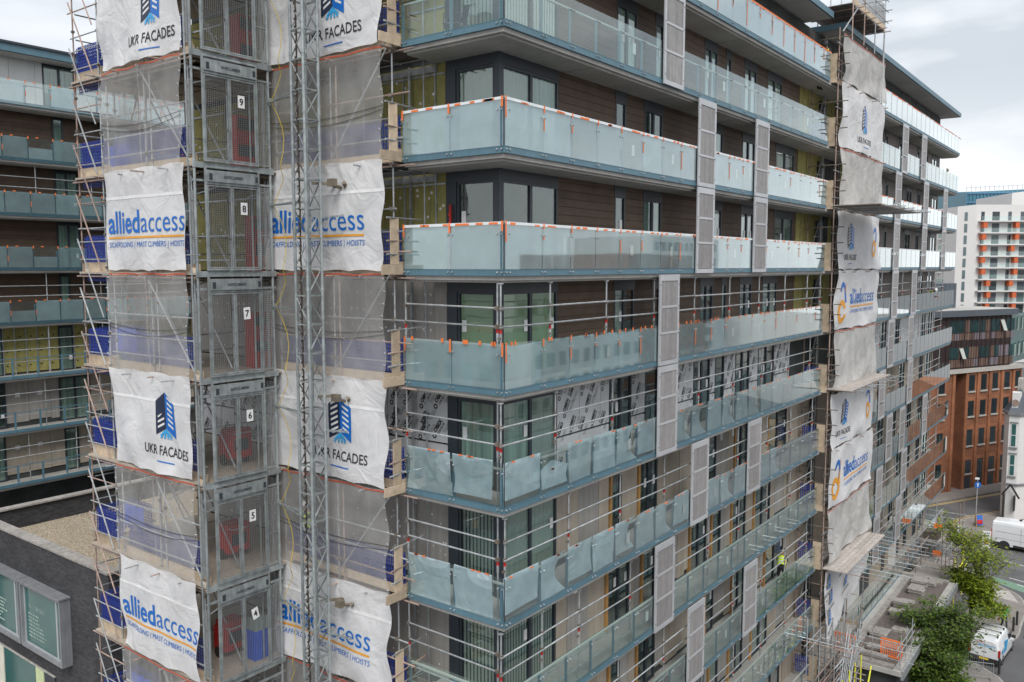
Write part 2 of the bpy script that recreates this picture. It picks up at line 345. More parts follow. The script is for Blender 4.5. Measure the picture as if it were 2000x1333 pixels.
SCREENS = {2: [8.02, 39.4, 44.7], 1: [10.62, 15.76, 38.1, 45.9, 52.6], 0: [10.62, 15.76, 38.1, 45.9, 52.6], -1: [7.96, 38.2, 43.4], -2: [7.96, 37.7, 43.0],
           -3: [10.58, 15.74, 36.0, 43.3], -4: [7.96, 38.2, 41.6, 48.5], -5: [10.52, 15.7, 36.2, 42.6], -6: [7.96, 36, 41.5]}
def cover(n, x0, x1):
    for s in SCREENS.get(n, []) + SCREENS.get(n - 99, []):
        if x0 >= s - .25 and x1 <= s + 1.60: return True
    return False
bal = {}
for n in range(3, -8, -1):
    sl = part('balcony', slab_mb(n), 'concrete', bld); bal[n] = sl
    # steel edge plates: per module on the front
    b = MB(); z0 = z_(n)
    xs = [0.0] + NJ + [25.04]
    for i in range(len(xs) - 1):
        e_ = MB(); e_.box(xs[i] + .004, -.012, z0, xs[i + 1] - .004, .058, z0 + .17); part('steel_edge', e_, 'steel_blue', sl)
    k = 33.7
    while k < XE - .2: b.box(k, -.012, z0, min(k + MOD - .006, XE), .058, z0 + .17); k += MOD
    b.box(XE - .01, -.012, z0, XE + .01, 1.2, z0 + .17)
    for (a, c) in ((-.012 + .07, 1.705), (1.715, YL)): e_ = MB(); e_.box(-.012, a, z0, .058, c, z0 + .17); part('steel_edge', e_, 'steel_blue', sl)
    part('steel_edge', b, 'steel_blue', sl, stuff=True)
    b = MB()
    for x in (4.25, 9.5, 14.75, 20.0, 37, 42, 47, 52): b.box(x, .17, z0 - .173, x + .022, 1.26, z0 - .1705)
    part('slab_joint', b, 'frame_dark', sl, stuff=True)
    film = FILM[n]; gk = 'gc' if film == 'none' else 'gp'
    gme = cached(gk, gpanel if gk == 'gp' else gpanel_c)
    fits = MB(); rail = MB(); fl = MB(); tp = MB(); edge = MB(); post = MB()
    # front glass, near run
    runs = [(0.0, NJ[0])] + [(NJ[i], NJ[i + 1]) for i in range(17)] + [(NJ[17], 25.02)]
    for i, (a, c) in enumerate(runs):
        if n >= -6:
            o = inst('glass_panel', gme, sl, (a + (.02 if i == 0 else 0), 0, z0 + .16))
            if i == 0: o.scale = ((c - .02) / MOD, 1, 1)
            if i == 18: o.scale = ((c - a) / MOD, 1, 1)
        if i: fitting_mb(fits, a, z0)
        post.box(a - .05, .06, z0 + .17, a + .05, .085, z0 + 1.08)
    rail.bar((.10, .11, z0 + 1.09), (25.0, .11, z0 + 1.09), .06, .05)
    rail.bar((.11, .14, z0 + 1.09), (.11, YL, z0 + 1.09), .06, .05)
    # side glass
    for (a, c) in ((.02, 1.71), (1.71, YL)):
        m = MB(); m.box(-.032, a + .006, z0 + .16, -.02, c - .006, z0 + 1.30)
        part('glass_panel', m, 'clear_glass' if film == 'none' else 'balcony_glass', sl)
        post.box(.06, c - .05, z0 + .17, .085, c + .05, z0 + 1.08)
    post.box(.06, .10, z0 + .17, .085, .2, z0 + 1.08)
    fitting_mb(fits, 1.71, z0, 'Y'); fitting_mb(fits, .12, z0, 'Y'); fitting_mb(fits, .12, z0); fitting_mb(fits, YL - .1, z0, 'Y')
    # far run, glass joined per balcony (each pane under ten pixels wide)
    far = MB(); jst = MB(); k = 33.9; farj = []
    while k < XE - .3: far.box(k + .01, -.032, z0 + .16, min(k + MOD - .01, XE), -.02, z0 + 1.30); jst.box(k - .014, -.036, z0 + .16, k + .014, -.02, z0 + 1.30); farj.append(k); post.box(k - .05, .06, z0 + .17, k + .05, .085, z0 + 1.08); k += MOD
    far.box(XE, 0, z0 + .03, XE + .012, 1.19, z0 + 1.30)
    rail.bar((33.9, .11, z0 + 1.09), (XE - .1, .11, z0 + 1.09), .06, .05)
    part('joint_strip', jst, 'frame_dark', sl, stuff=True); part('glass_panel', far, 'balcony_glass' if film != 'none' else 'clear_glass', sl, stuff=True)
    if film in ('taped', 'taped2'):
        zt = z0 + 1.28
        def fsheet(x0, x1, i):
            """protective film behind the glass, slightly rippled"""
            sd = rnd.random() * 9; dr = rnd.choice([0, 0, 0, .05, .12]) if film == 'taped2' else 0
            def fn(u, v): return (x0 + .015 + (x1 - x0 - .03) * u, .008 + .008 * math.sin(9 * u + sd) * math.sin(5 * v + sd) + .012 * v, z0 + .17 + 1.10 * v - dr * (v > .9) * abs(math.sin(3 * u + sd)))
            fl_ = MB(); fl_.grid(fn, 5, 3); return fl_
        for i, (a, c) in enumerate(runs):
            if cover(n, a, c) and n != 2: continue
            part('film_sheet', fsheet(a, c, i), 'film', sl, smooth=True)
        ff = MB()
        for a in farj:
            if not any(a >= s - .25 and a + MOD <= s + 1.7 for s in SCREENS.get(n, [])) and (n >= 0 or rnd.random() < .75):
                ff.add([(a + .02, .008, z0 + .17), (a + MOD - .02, .008, z0 + .17), (a + MOD - .02, .01, z0 + 1.27), (a + .02, .01, z0 + 1.27)], [(0, 1, 2, 3)])
        part('film_sheet', ff, 'film', sl, stuff=True)
        for (a, c) in ((.03, 1.70), (1.72, YL)):
            sd = rnd.random() * 9
            m = MB(); m.grid(lambda u, v: (.008 + .008 * math.sin(8 * u + sd) * math.sin(5 * v), a + (c - a) * u, z0 + .17 + 1.11 * v), 5, 3); part('film_sheet', m, 'film', sl, smooth=True)
        # folded white top edge of the film and orange tape
        if film == 'taped':
            for (a, c) in runs:
                if not cover(n, a, c): edge.box(a + .01, -.038, zt - .035, c - .01, .012, zt + .035)
            for (a, c) in ((.03, 1.70), (1.72, YL)): edge.box(-.038, a, zt - .035, .012, c, zt + .035)
            for a in farj: edge.box(a, -.038, zt - .03, a + MOD, .012, zt + .03)
            part('film_edge', edge, 'white_film_edge', sl, stuff=True)
        wtape = .05 if n != 3 else .04
        for i, (a, c) in enumerate(runs):
            if cover(n, a, c): continue
            for t in ([a + .0] if i else []):
                hh = rnd.uniform(.10, .2) if n != 3 else 1.0 * rnd.random() + .15
                tp.box(t - wtape / 2, -.044, zt + .035 - hh, t + wtape / 2, -.039, zt + .05)
                if rnd.random() < .6: tp.box(t - .018, -.044, zt - .35 - rnd.random() * .5, t + .018, -.039, zt - .28)
            for q in range(2):
                t = rnd.uniform(a + .15, c - .35)
                if film == 'taped': tp.box(t, -.044, zt - .04, t + rnd.uniform(.12, .26), -.039, zt + rnd.uniform(-.005, .02))
                else: tp.box(t, -.044, zt - .04, t + .07, -.039, zt + .06)
            if n == 3: tp.box(a, -.045, zt - .01, c, -.0395, zt + .04)
        for q in range(7):
            t = rnd.uniform(.1, YL - .2)
            if film == 'taped': tp.box(-.045, t, zt - .03, -.04, t + rnd.uniform(.12, .3), zt + .02)
            else: tp.box(-.045, t, zt - .05, -.04, t + .08, zt + .06)
        for t in (.0, 1.69, YL - .06): tp.box(-.046, t, zt - rnd.uniform(.15, .35), -.041, t + .06, zt + .05)
        for q in range(5): t = rnd.uniform(.1, 3); tp.box(-.046, t, z0 + rnd.uniform(.3, 1), -.041, t + rnd.uniform(.03, .2), z0 + 1.02)if 0 else None
        tp.box(.001, -.044, zt - .45, .05, -.039, zt + .06)
        if n in (1, 3):
            k = 33.9
            while k < XE - 1: tp.box(k, -.044, zt - .02, k + rnd.uniform(.2, MOD), -.039, zt + .035); k += MOD
    elif film == 'loose':
        mode = {-2: 'sl', -3: 'sl'}[n]
        for i, (a, c) in enumerate(runs):
            if i > 14 and n == -3: continue
            if cover(n, a, c): continue
            sd = rnd.random() * 20; top = 1.28 + rnd.uniform(-.03, .02); bot = .17 if rnd.random() < .7 else .2 + rnd.random() * .15
            curl = rnd.choice([0, .06, .18, .3]) if i else .02
            x1 = c - (.10 if rnd.random() < .5 else .02)
            if i == 1 and n == -2: top = .75
            def fn(u, v):
                w = 1 - curl * abs(math.sin(math.pi * v)) * (u ** 3); zt_ = top
                if i == 1 and n == -2: zt_ = top + .45 * max(0, .5 - abs(u - .42)) - .0
                return (a + .03 + (x1 - a - .03) * u * w, .012 + .05 * math.sin(4.5 * v + sd) * math.sin(3 * u + sd * .7) * .5 + .03 + .16 * (curl > .1) * u ** 3 * math.sin(math.pi * v), z0 + bot + (zt_ - bot) * v)
            m = MB(); m.grid(fn, 8, 8); part('film_sheet', m, 'film_loose', sl, smooth=True)
            for q in range(2):
                t = rnd.uniform(a + .1, x1 - .3)
                tp.box(t, -.046, z0 + top - .02, t + .13, -.036, z0 + top + .02)
        for (a, c) in ((.38, 1.66), (1.80 if n == -3 else 1.74, YL - .08)):
            sd = rnd.random() * 20; top = 1.32; bot = .30 if a < 1 and n == -2 else .17; lean = rnd.uniform(-.04, .1)
            def fn(u, v): return (-.005 + .03 * math.sin(4 * v + sd) * math.sin(2.5 * u + sd), a + (c - a) * u + lean * (v - .5) + (.05 * math.sin(5 * v + sd) if u > .9 else 0), z0 + bot + (top - bot) * v)
            m = MB(); m.grid(fn, 8, 8); part('film_sheet', m, 'film_loose', sl, smooth=True)
            for q in range(3): t = rnd.uniform(a + .05, c - .25); tp.box(-.046, t, z0 + top - .02, -.036, t + .13, z0 + top + .015)
    if n == 2 or film == 'none' or film == 'loose': part('handrail', rail, 'blind', sl)
    if film != 'none': part('baluster', post, 'steel_blue', sl, stuff=True)
    else:
        for q in range(0, len(post.v), 8):
            e_ = MB(); e_.add(post.v[q:q + 8], post.f[:6]); part('baluster', e_, 'steel_blue', sl)
    part('glass_clamp', fits, 'galv', sl, stuff=True)
    if tp.v: part('tape', tp, 'tape_orange', sl, stuff=True)
    # a small white notice behind some panes
    nt_ = MB()
    for a in [NJ[j] for j in (3, 6, 9, 12, 15) if n < 3]:
        a += rnd.choice([-1.31, 0, 0, 1.31]); nt_.box(a + .62, -.018, z0 + .55, a + .80, -.012, z0 + .87)
    part('paper_notice', nt_, 'paper', sl, stuff=True)
# corner post strip at the glass corner and vertical seal
b = MB()
for n in range(3, -7, -1): b.box(-.03, -.03, z_(n) + .17, -.012, -.012, z_(n) + 1.3)
part('corner_seal', b, 'frame_dark', bld)

# ------------------------------------------------------------------ privacy screens of perforated sheet
def screen_mesh():
    b = MB(); w = 1.38; h = H - .03; t = .07
    b.box(0, -.05, 0, t * 1.6, 0, h); b.box(w - t * 1.6, -.05, 0, w, 0, h)
    for z in (0, h - .20): b.box(t * 1.6, -.05, z, w - t * 1.6, 0, z + .20 - (.06 if z == 0 else 0))
    for z in (h * .355, h * .645): b.box(t * 1.6, -.045, z - .035, w - t * 1.6, -.005, z + .035)
    return b.mesh('screen_frame', 'screen_frame')
def perf_mesh():
    b = MB(); w = 1.38 - .224; b.box(0, -.03, 0, w, -.02, .838); return b.mesh('perforated_panel', 'perforated')
def bolts_mesh():
    b = MB()
    for x in (.055, 1.325):
        for z in (.3, 1.0, 1.9, 2.6): b.box(x - .016, -.06, z - .016, x + .016, -.05, z + .016)
    return b.mesh('bolt_row', 'frame_dark')
for n, xs in SCREENS.items():
    for x in xs:
        s = inst('privacy_screen', cached('scr', screen_mesh), bld, (x, -.06, z_(n) + .0))
        if x < 30:
            for k_, zz in enumerate((.155, 1.06, 1.905)): inst('perforated_panel', cached('prf', perf_mesh), s, (x + .112, -.06, z_(n) + zz))
            inst('bolt_row', cached('blt', bolts_mesh), s, (x, -.06, z_(n)))
        else:
            b = MB()
            for zz in (.14, 1.085, 1.94): b.box(x + .112, -.09, z_(n) + zz, x + 1.27, -.08, z_(n) + zz + .78)
            part('perforated_panel', b, 'perforated', s)

# ------------------------------------------------------------------ walls behind the balconies
A = [(7.25, 7.92), (9.15, 10.46), (14.8, 15.6), (17.55, 18.92), (21.4, 23.85), (38, 39.4), (41, 41.6), (46.5, 48.2), (50, 51), (53, 54.2), (55, 57)]
B_ = [(7.28, 8.6), (9.85, 10.45), (13.75, 14.92), (15.75, 16.24), (17.6, 18.93), (20.2, 21.98), (36.5, 38), (40.5, 41.1), (44, 45.6), (49.5, 50.1), (51.5, 53), (54.5, 56.5)]
B2 = [(7.05, 8.5), (9.45, 10.4), (13.3, 14.8), (15.3, 16.2), (17.35, 18.9), (19.9, 21.9), (36.5, 38.4), (41, 42.6), (45, 46.2), (49.5, 50.8), (53, 54.6), (55.2, 57)]
WIN = {3: [], 2: B_, 1: A, 0: A, -1: B_, -2: B2, -3: A, -4: B2, -5: A, -6: B2, -7: A, -8: B2}
def window(x0, x1, zb, zt, n, style, plane='Y', pos=1.2, open_=False):
    """frame with its pane(s); plane 'Y': in the front wall, 'X': in the side wall (x0,x1 run along Y)"""
    w = x1 - x0; f = .075; b = MB(); yo = pos - .03; yi = pos + .069
    def bx(m, u0, v0, u1, v1, a, c):
        if plane == 'Y': m.box(u0, a, v0, u1, c, v1)
        else: m.box(a, u0, v0, c, u1, v1)
    bx(b, x0, zb, x0 + f, zt, yo, yi); bx(b, x1 - f, zb, x1, zt, yo, yi)
    bx(b, x0 + f, zt - f, x1 - f, zt, yo, yi); bx(b, x0 + f, zb, x1 - f, zb + f, yo, yi)
    mull = [] if w < 1.0 or plane == 'X' else [x0 + w * .5]
    for q in mull: bx(b, q - .06, zb + f, q + .06, zt - f, yo, yi)
    far_ = x0 > 25 and plane == 'Y'
    o = part('window', b, 'frame_dark', bld)
    cells = []; e_ = [x0 + f] + [k for q in mull for k in (q - .06, q + .06)] + [x1 - f]
    for i in range(0, len(e_), 2): cells.append((e_[i], e_[i + 1]))
    for i, (a, c) in enumerate(cells):
        m = MB(); bx(m, a, zb + f, c, zt - f, pos + .01, pos + .02); part('pane', m, 'window_glass', o)
        if style == 'curtain' or (style == 'mix' and rnd.random() < .6):
            m = MB()
            def fn(u, v):
                p = a + (c - a) * u; d = pos + .045 + .018 * math.sin(p * 34 + 2 * math.sin(p * 5))
                return (p, d, zb + f + (zt - zb - 2 * f) * v) if plane == 'Y' else (d, p, zb + f + (zt - zb - 2 * f) * v)
            m.grid(fn, 40, 1); part('curtain', m, rnd.choice(['curtain_teal', 'curtain_teal', 'blind']), o, smooth=True)
        elif style == 'green': m = MB(); bx(m, a, zb + f, c, zt - f, pos + .045, pos + .05); part('curtain', m, 'curtain_green', o)
        elif style == 'slats':
            m = MB(); k = a + .03
            while k < c - .05: bx(m, k, zb + f, k + .075, zt - f, pos + .04, pos + .045); k += .128
            part('blind_slats', m, 'blind', o)
        if not far_ and rnd.random() < .45:
            m = MB(); bx(m, c - .22, zb + 1.3, c - .06, zb + 1.62, pos + .002, pos + .008); part('paper_notice', m, 'paper', o)
    return o
def cboard(L_):   # a cladding board, length L_
    def mk():
        b = MB(); b.box(0, -.022, 0, L_, 0, .222); return b.mesh('cladding_board', 'cladding')
    return cached(('cb', round(L_, 2)), mk)
for n in range(2, -9, -1):
    zb, zt = z_(n) + .10, z_(n + 1) - .17
    wins = WIN[n]; whead = zt - (.30 if n >= -1 else .18)
    wtop = MB()
    style = {2: 'mix', 1: 'curtain', 0: 'mix', -1: 'green', -2: 'slats', -3: 'slats', -4: 'slats'}.get(n, 'mix')
    # corner glazing: dark frame wrapping the corner
    cor = MB(); cor.box(1.26, 1.13, zb, 1.42, 1.29, zt); cor.box(1.42, 1.15, zt - .27, 4.05, 1.27, zt); cor.box(1.28, 1.29, zt - .27, 1.40, 2.98, zt)
    cor.box(1.27, 2.62, zb, 1.40, 2.98, zt - .27); cor.box(1.42, 1.15, zb, 1.50, 1.27, zt - .27) if 0 else None
    part('corner_frame', cor, 'frame_dark', bld)
    window(1.43, 4.04, zb, zt - .271, n, {1: 'curtain', 0: 'none', 2: 'slats', -1: 'green', -2: 'curtain', -3: 'curtain', -4: 'slats'}.get(n, 'slats'))
    window(1.30, 2.615, zb, zt - .271, n, {1: 'curtain', 0: 'none', 2: 'slats', -1: 'green', -2: 'curtain', -3: 'slats', -4: 'slats'}.get(n, 'slats'), 'X', 1.33)
    for (a, c) in wins:
        if n == 0 or n >= 1: window(a, c, zb, whead, n, 'mix')
        else: window(a, c, zb, whead, n, 'mix' if n > -2 else ('slats' if rnd.random() < .25 else 'mix2'))
    if n >= -1:
        # dark lintel strip over each window, horizontal cladding boards between
        for (a, c) in wins: lt = MB(); lt.box(a - .03, 1.16, whead, c + .03, 1.27, zt); part('lintel', lt, 'frame_dark', bld)
        segs = []; p = 4.06
        for (a, c) in [w_ for w_ in wins if w_[1] < 25] + [(24.3, 24.4)]:
            if a - p > .1: segs.append((p, a))
            p = c
        backing = MB(); backing.box(4.06, 1.22, zb, 24.3, 1.268, zt); part('wall_backing', backing, 'interior', bld) if 0 else None
        for (a, c) in segs:
            z = zb
            while z < zt - .05:
                o = inst('cladding_board', cboard(c - a), bld, (a, 1.20 - .002 * ((int(z * 4)) % 2), z))
                if z + .222 > zt: o.scale = (1, 1, (zt - z) / .222)
                z += .232
        # insulation strip by the right scaffold; its dark slabs paint the recess's shade
        k = 24.35
        while k < 33.5:
            m = MB(); m.box(k, 1.17, zb, k + .58, 1.268, zt); part('insulation_slab', m, 'insulation' if k < 27.5 or rnd.random() < .4 else 'interior_mid', bld); k += .62
        m = MB(); p = 33.6
        for (a, c) in [w_ for w_ in wins if w_[0] > 25] + [(57.4, 57.5)]:
            if a - p > .1:
                zz = zb
                while zz < zt - .05: m.box(p, 1.18, zz, a, 1.268, min(zz + .222, zt)); zz += .232
            p = c
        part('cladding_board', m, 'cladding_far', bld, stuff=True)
    elif n == -2:
        p = 4.06; boards = []
        for (a, c) in [w_ for w_ in wins if w_[1] < 25] + [(24.0, 24.1)]:
            if a - p > .15:
                q = p
                while q < a - .1:
                    q2 = min(q + 1.22, a)
                    if a - q2 < .3: q2 = a
                    boards.append((q, q2)); q = q2
            p = c
        for (a, c) in boards:
            for (u, v) in ((zb, zb + .98), (zb + 1.04, zt)):
                if c - a < .5 and rnd.random() < .3: continue
                m = MB(); m.box(a + .012, 1.18, u, c - .012, 1.24, v); o = part('sheathing_board', m, 'obex', bld)
                pr = MB()
                def fn(x, y, a=a, u=u): return (a + x, 1.176, u + y)
                i = 0; yy = .12
                while yy < v - u - .35:
                    xx = .12 + (.28 if i % 2 else 0)
                    while xx < c - a - .28:
                        rt = R(60) if (i + int(xx * 2)) % 3 else R(-120)
                        if rt < 0: label_text(pr, 'OBEX', .16, fn, .46, .010, at=(xx + .12, yy + .3), rot=rt); label_text(pr, 'CORTEX FR', .09, fn, .42, .004, at=(xx + .01, yy + .33), rot=rt)
                        else:
                            label_text(pr, 'OBEX', .16, fn, .46, .010, at=(xx, yy), rot=rt); label_text(pr, 'CORTEX FR', .09, fn, .42, .004, at=(xx + .10, yy - .03), rot=rt)
                            # hexagonal ring mark
                            ring = []
                            for r_ in (.075, .035): ring += [(xx - .0 + r_ * math.cos(t * math.pi / 3 + .5), yy - .10 + r_ * math.sin(t * math.pi / 3 + .5)) for t in range(6)]
                            pr.add([fn(*q) for q in ring], [(t, (t + 1) % 6, 6 + (t + 1) % 6, 6 + t) for t in range(6)])
                        for s_ in range(3): label_text(pr, 'Breathable sheathing', .045, fn, .34, at=(xx + .25 + .05 * s_, yy + .02), rot=rt)
                        xx += .62
                    yy += .55; i += 1
                if pr.v: part('printed_lettering', pr, 'print_black', o)
        m = MB(); p = 33.6
        for (a, c) in [w_ for w_ in wins if w_[0] > 25] + [(57.4, 57.5)]:
            if a - p > .1: m.box(p, 1.18, zb, a, 1.268, zt)
            p = c
        part('sheathing_board', m, 'obex', bld)
    else:
        p = 4.06
        for (a, c) in wins + [(24.3, 24.4)] if False else [w_ for w_ in wins if w_[1] < 25] + [(24.3, 24.4)]:
            q = p
            while q < a - .25:
                q2 = min(q + rnd.choice([1.2, 1.2, .6]), a - .17)
                if a - .17 - q2 < .25: q2 = a - .17
                m = MB(); cut = zb + .0 if rnd.random() < .35 else zb + rnd.uniform(.12, .35)
                m.box(q + .008, 1.17 + rnd.random() * .02, cut, q2 - .008, 1.24, zt)
                o = part('sheathing_board', m, rnd.choice(['sheathing', 'sheathing', 'sheathing', 'concrete_wall']), bld)
                if rnd.random() < .3:
                    s_ = MB(); s_.box(q + .35, 1.165, zt - .8, q + .58, 1.169, zt - .45); part('board_label', s_, 'paper', o)
                q = q2
            if c < 24.3:
                m = MB(); m.box(a - .15, 1.12, zb, a - .02, 1.24, zt); part('timber_batten', m, 'timber_orange', bld)
            p = c
        m = MB(); p = 24.3
        for (a, c) in [w_ for w_ in wins if w_[0] > 25] + [(57.4, 57.5)]:
            q = p
            while q < a - .2: q2 = min(q + 1.2, a); m.box(q + .01, 1.18, zb, q2 - .01, 1.268, zt); q = q2
            p = c
        part('sheathing_board', m, 'sheathing', bld, stuff=True)
    # ---------------- side wall (faces the hoist)
    xw = 1.33
    if n >= 0:
        y = 3.0; i = 0
        while y < 14.9:
            for (u, v) in ((zb, zb + 1.18), (zb + 1.20, zb + 2.38), (zb + 2.40, zt)):
                m = MB(); m.box(xw - .02, y + .006, u, 1.39, min(y + .6, 15) - .006, v); part('insulation_slab', m, 'insulation', bld)
            y += .6; i += 1
        m = MB()
        for v in (zb + .35, zb + 1.19, zb + 2.39): m.bar((xw - .04, 3.0, v), (xw - .04, 15, v), .03, .05)
        y = 3.35
        while y < 15: m.bar((xw - .05, y, zb), (xw - .05, y, zt), .05, .03); y += 1.2
        part('cladding_rail', m, 'galv', bld)
        m = MB()
        for q in range(90):
            y, zz = rnd.uniform(3.05, 14.8), rnd.uniform(zb + .1, zt - .1); m.tube((xw - .021, y, zz), (xw - .027, y, zz), .042, 8)
        part('fixing_disc', m, 'paper', bld)
        m = MB(); m.box(xw - .06, 3.3, zt - .22, xw - .03, 8, zt - .04); part('head_flashing', m, 'galv', bld)
    elif n == -2:
        y = 3.0
        while y < 14.9:
            for (u, v) in ((zb, zb + 1.02), (zb + 1.08, zt)):
                m = MB(); m.box(xw - .02, y + .012, u, 1.39, y + 1.18, v); o = part('sheathing_board', m, 'obex', bld)
                pr = MB()
                def fn(x, yy, y=y, u=u): return (xw - .024, y + 1.16 - x, u + yy)
                for (px_, py_, rt) in ((.15, .15, R(55)), (.70, .25, R(55)), (.35, .85, R(-125)), (.2, 1.05, R(55)), (.75, 1.1, R(55))):
                    if py_ > v - u - .4: continue
                    label_text(pr, 'OBEX', .17, fn, .46, .010, at=(px_, py_), rot=rt); label_text(pr, 'CORTEX FR', .09, fn, .42, .004, at=(px_ + .11, py_ - .04), rot=rt)
                    cx, cy = px_ - .05, py_ - .09
                    ring = [(cx + r_ * math.cos(t * math.pi / 3), cy + r_ * math.sin(t * math.pi / 3)) for r_ in (.085, .04) for t in range(6)]
                    pr.add([fn(*q) for q in ring], [(t, (t + 1) % 6, 6 + (t + 1) % 6, 6 + t) for t in range(6)])
                    for s_ in range(3): label_text(pr, 'Breathable sheathing', .045, fn, .34, at=(px_ + .27 + .05 * s_, py_ + .05), rot=rt)
                part('printed_lettering', pr, 'print_black', o)
            y += 1.2
    else:
        y = 3.0
        while y < 14.9:
            y2 = min(y + 1.5, 15)
            m = MB(); m.box(xw, y + .006, zb, 1.39, y2 - .006, zt); part('concrete_panel', m, 'concrete_wall', bld); y = y2
        m = MB()
        for q in range(200 if n > -4 else 25):
            y, zz = rnd.uniform(3.05, 14.8), rnd.uniform(zb + .15, zt - .1)
            if n == -1: y = round(y / .30) * .30 + rnd.uniform(-.05, .05); zz = zb + .3 + round((zz - zb) / .5) * .5 + rnd.uniform(-.03, .03)
            s_ = rnd.uniform(.02, .045); pts = [(y + s_ * rnd.uniform(.5, 1.1) * math.cos(t), zz + 1.3 * s_ * rnd.uniform(.5, 1.1) * math.sin(t)) for t in [k * 1.047 for k in range(6)]]
            if zb < zz < zt: m.add([(xw - .004, *q) for q in pts], [tuple(range(6))[::-1]])
        part('filler_patch', m, 'paper', bld, stuff=True)
    m = MB(); m.bar((xw - .12, 4.3 - .05, zb), (xw - .12, 4.25, zt), .06, .06); part('drain_pipe', m, 'galv', bld)

# penthouse storey (n = 3) with white panels, roof with overhang
zb, zt = z_(3) + .10, 11.7
b = MB(); b.box(2.2, 2.0, zb, 56.8, 14.5, zt); part('penthouse_wall', b, 'interior_mid', bld)
x = 2.2; k = 0
while x < 56.6:
    k += 1; w = 1.5 if k % 3 else 1.0
    m = MB()
    if k % 3: m.box(x + .01, 1.93, zb, x + w - .01, 1.99, zt); part('render_panel', m, 'white_paint', bld)
    else: m.box(x + .01, 1.95, zb, x + w - .01, 1.99, zt); part('window', m, 'frame_dark', bld)
    x += w
for (x0, x1) in ((-.3, 25.35), (27.4, 58.6)):
    b = MB(); b.box(x0 + .06, .12, 11.80, x1 - .06, 15.3, 12.0); r_ = part('roof', b, 'soffit', bld)
    b = MB(); b.box(x0, .02, 11.82, x1, .10, 12.10); b.box(x1 - .05, .102, 11.82, x1 + .03, 15.4, 12.10); b.box(x0 - .03, .102, 11.82, x0 + .05, 15.4, 12.10)
    part('fascia', b, 'steel_blue', r_)

# ------------------------------------------------------------------ tubular guard rails on the lower balconies
def guard(n, posts, sideposts, z1, z2, label):
    g = thing('guard_rail', label, 'guard rail', (posts[0], .12, z_(n) + .1), group='tubular guard rails standing on the balconies')
    zt = z_(n + 1) - .17 if True else 0
    cl = MB(); rc = MB()
    for x in posts:
        b = MB(); b.tube((x, .14, z_(n) + .1), (x, .14, zt), .024); b.tube((x, .14, z_(n) + 1.35), (x, .14, z_(n) + 1.6), .034); b.box(x - .05, .09, zt - .03, x + .05, .19, zt); part('post', b, 'galv', g)
        for zz in (z1, z2): cl.box(x - .05, .085, z_(n) + zz - .05, x + .05, .16, z_(n) + zz + .05)
        rc.tube((x, .14, z_(n) + z2 - .16), (x, .14, z_(n) + z2 - .03), .036); cl.box(x - .14, .1, z_(n) + z2 - .30, x - .02, .13, z_(n) + z2 - .25)
    for y in sideposts:
        b = MB(); b.tube((.14, y, z_(n) + .1), (.14, y, zt), .024); b.tube((.14, y, z_(n) + 1.35), (.14, y, z_(n) + 1.6), .034); part('post', b, 'galv', g)
        for zz in (z1, z2): cl.box(.085, y - .05, z_(n) + zz - .05, .16, y + .05, z_(n) + zz + .05)
        rc.tube((.14, y, z_(n) + z2 - .16), (.14, y, z_(n) + z2 - .03), .036)
    for zz in (z1, z2, .95, .5) if n <= -4 else (z1, z2):
        for i in range(len(posts) - 1):
            b = MB(); b.tube((posts[i] - .06, .10, z_(n) + zz), (posts[i + 1] + .08, .10, z_(n) + zz + (.01 if i % 2 else -.01)), .024); part('rail', b, 'galv', g)
        if len(sideposts) > 1:
            b = MB(); b.tube((.10, sideposts[0] + .05, z_(n) + zz), (.10, sideposts[-1] - .05, z_(n) + zz + .03), .024); part('rail', b, 'galv', g)
    part('coupler', cl, 'coupler', g, stuff=True); part('red_clip', rc, 'red_paint', g)
    return g
P_ = {-1: [0.04, 2.17, 5.06, 8.04, 11.02, 14.08, 17.08, 20.1, 23.07, 25.0], -2: [0.04, 2.44, 5.47, 8.5, 11.51, 14.62, 17.58, 20.8, 23.76], -3: [0.2, 3.12, 6.0, 8.95, 12.1, 15.26, 18.4, 21.34, 24.39],
      -4: [0.04, 1.84, 3.7, 6.7, 9.6, 12.6, 15.5, 18.6, 21.5, 24.5], -5: [0.04, 3.0, 6.0, 9.1, 12.1, 15.1, 18.1, 21.1, 24.1], -6: [0.04, 3.0, 6.2, 9.3, 12.3, 15.3, 18.3, 21.3, 24.3]}
GL = {-1: 'guard rail along the highest railed balcony, just above the taped green film', -2: 'guard rail in front of the printed silver boards, second railed level down',
      -3: 'guard rail in front of the beige boards, third railed level down', -4: 'guard rail above the uppermost clear glass balcony without film', -5: 'guard rail two levels below the loose blue film sheets', -6: 'lowest guard rail, near the bottom edge beside the street scaffold'}
for n in range(-1, -7, -1): guard(n, P_[n], [.32, 3.45], 2.16, 1.70, GL[n])
for n in range(-1, -7, -1):
    guard(n, [34 + 2.6 * k for k in range(10)][: 9], [], 2.1, 1.62, 'far guard rail on balcony %s past the printed sheets of the street scaffold' % {-1: 'highest railed', -2: 'second railed', -3: 'third railed', -4: 'fourth railed', -5: 'fifth railed', -6: 'lowest railed'}[n])
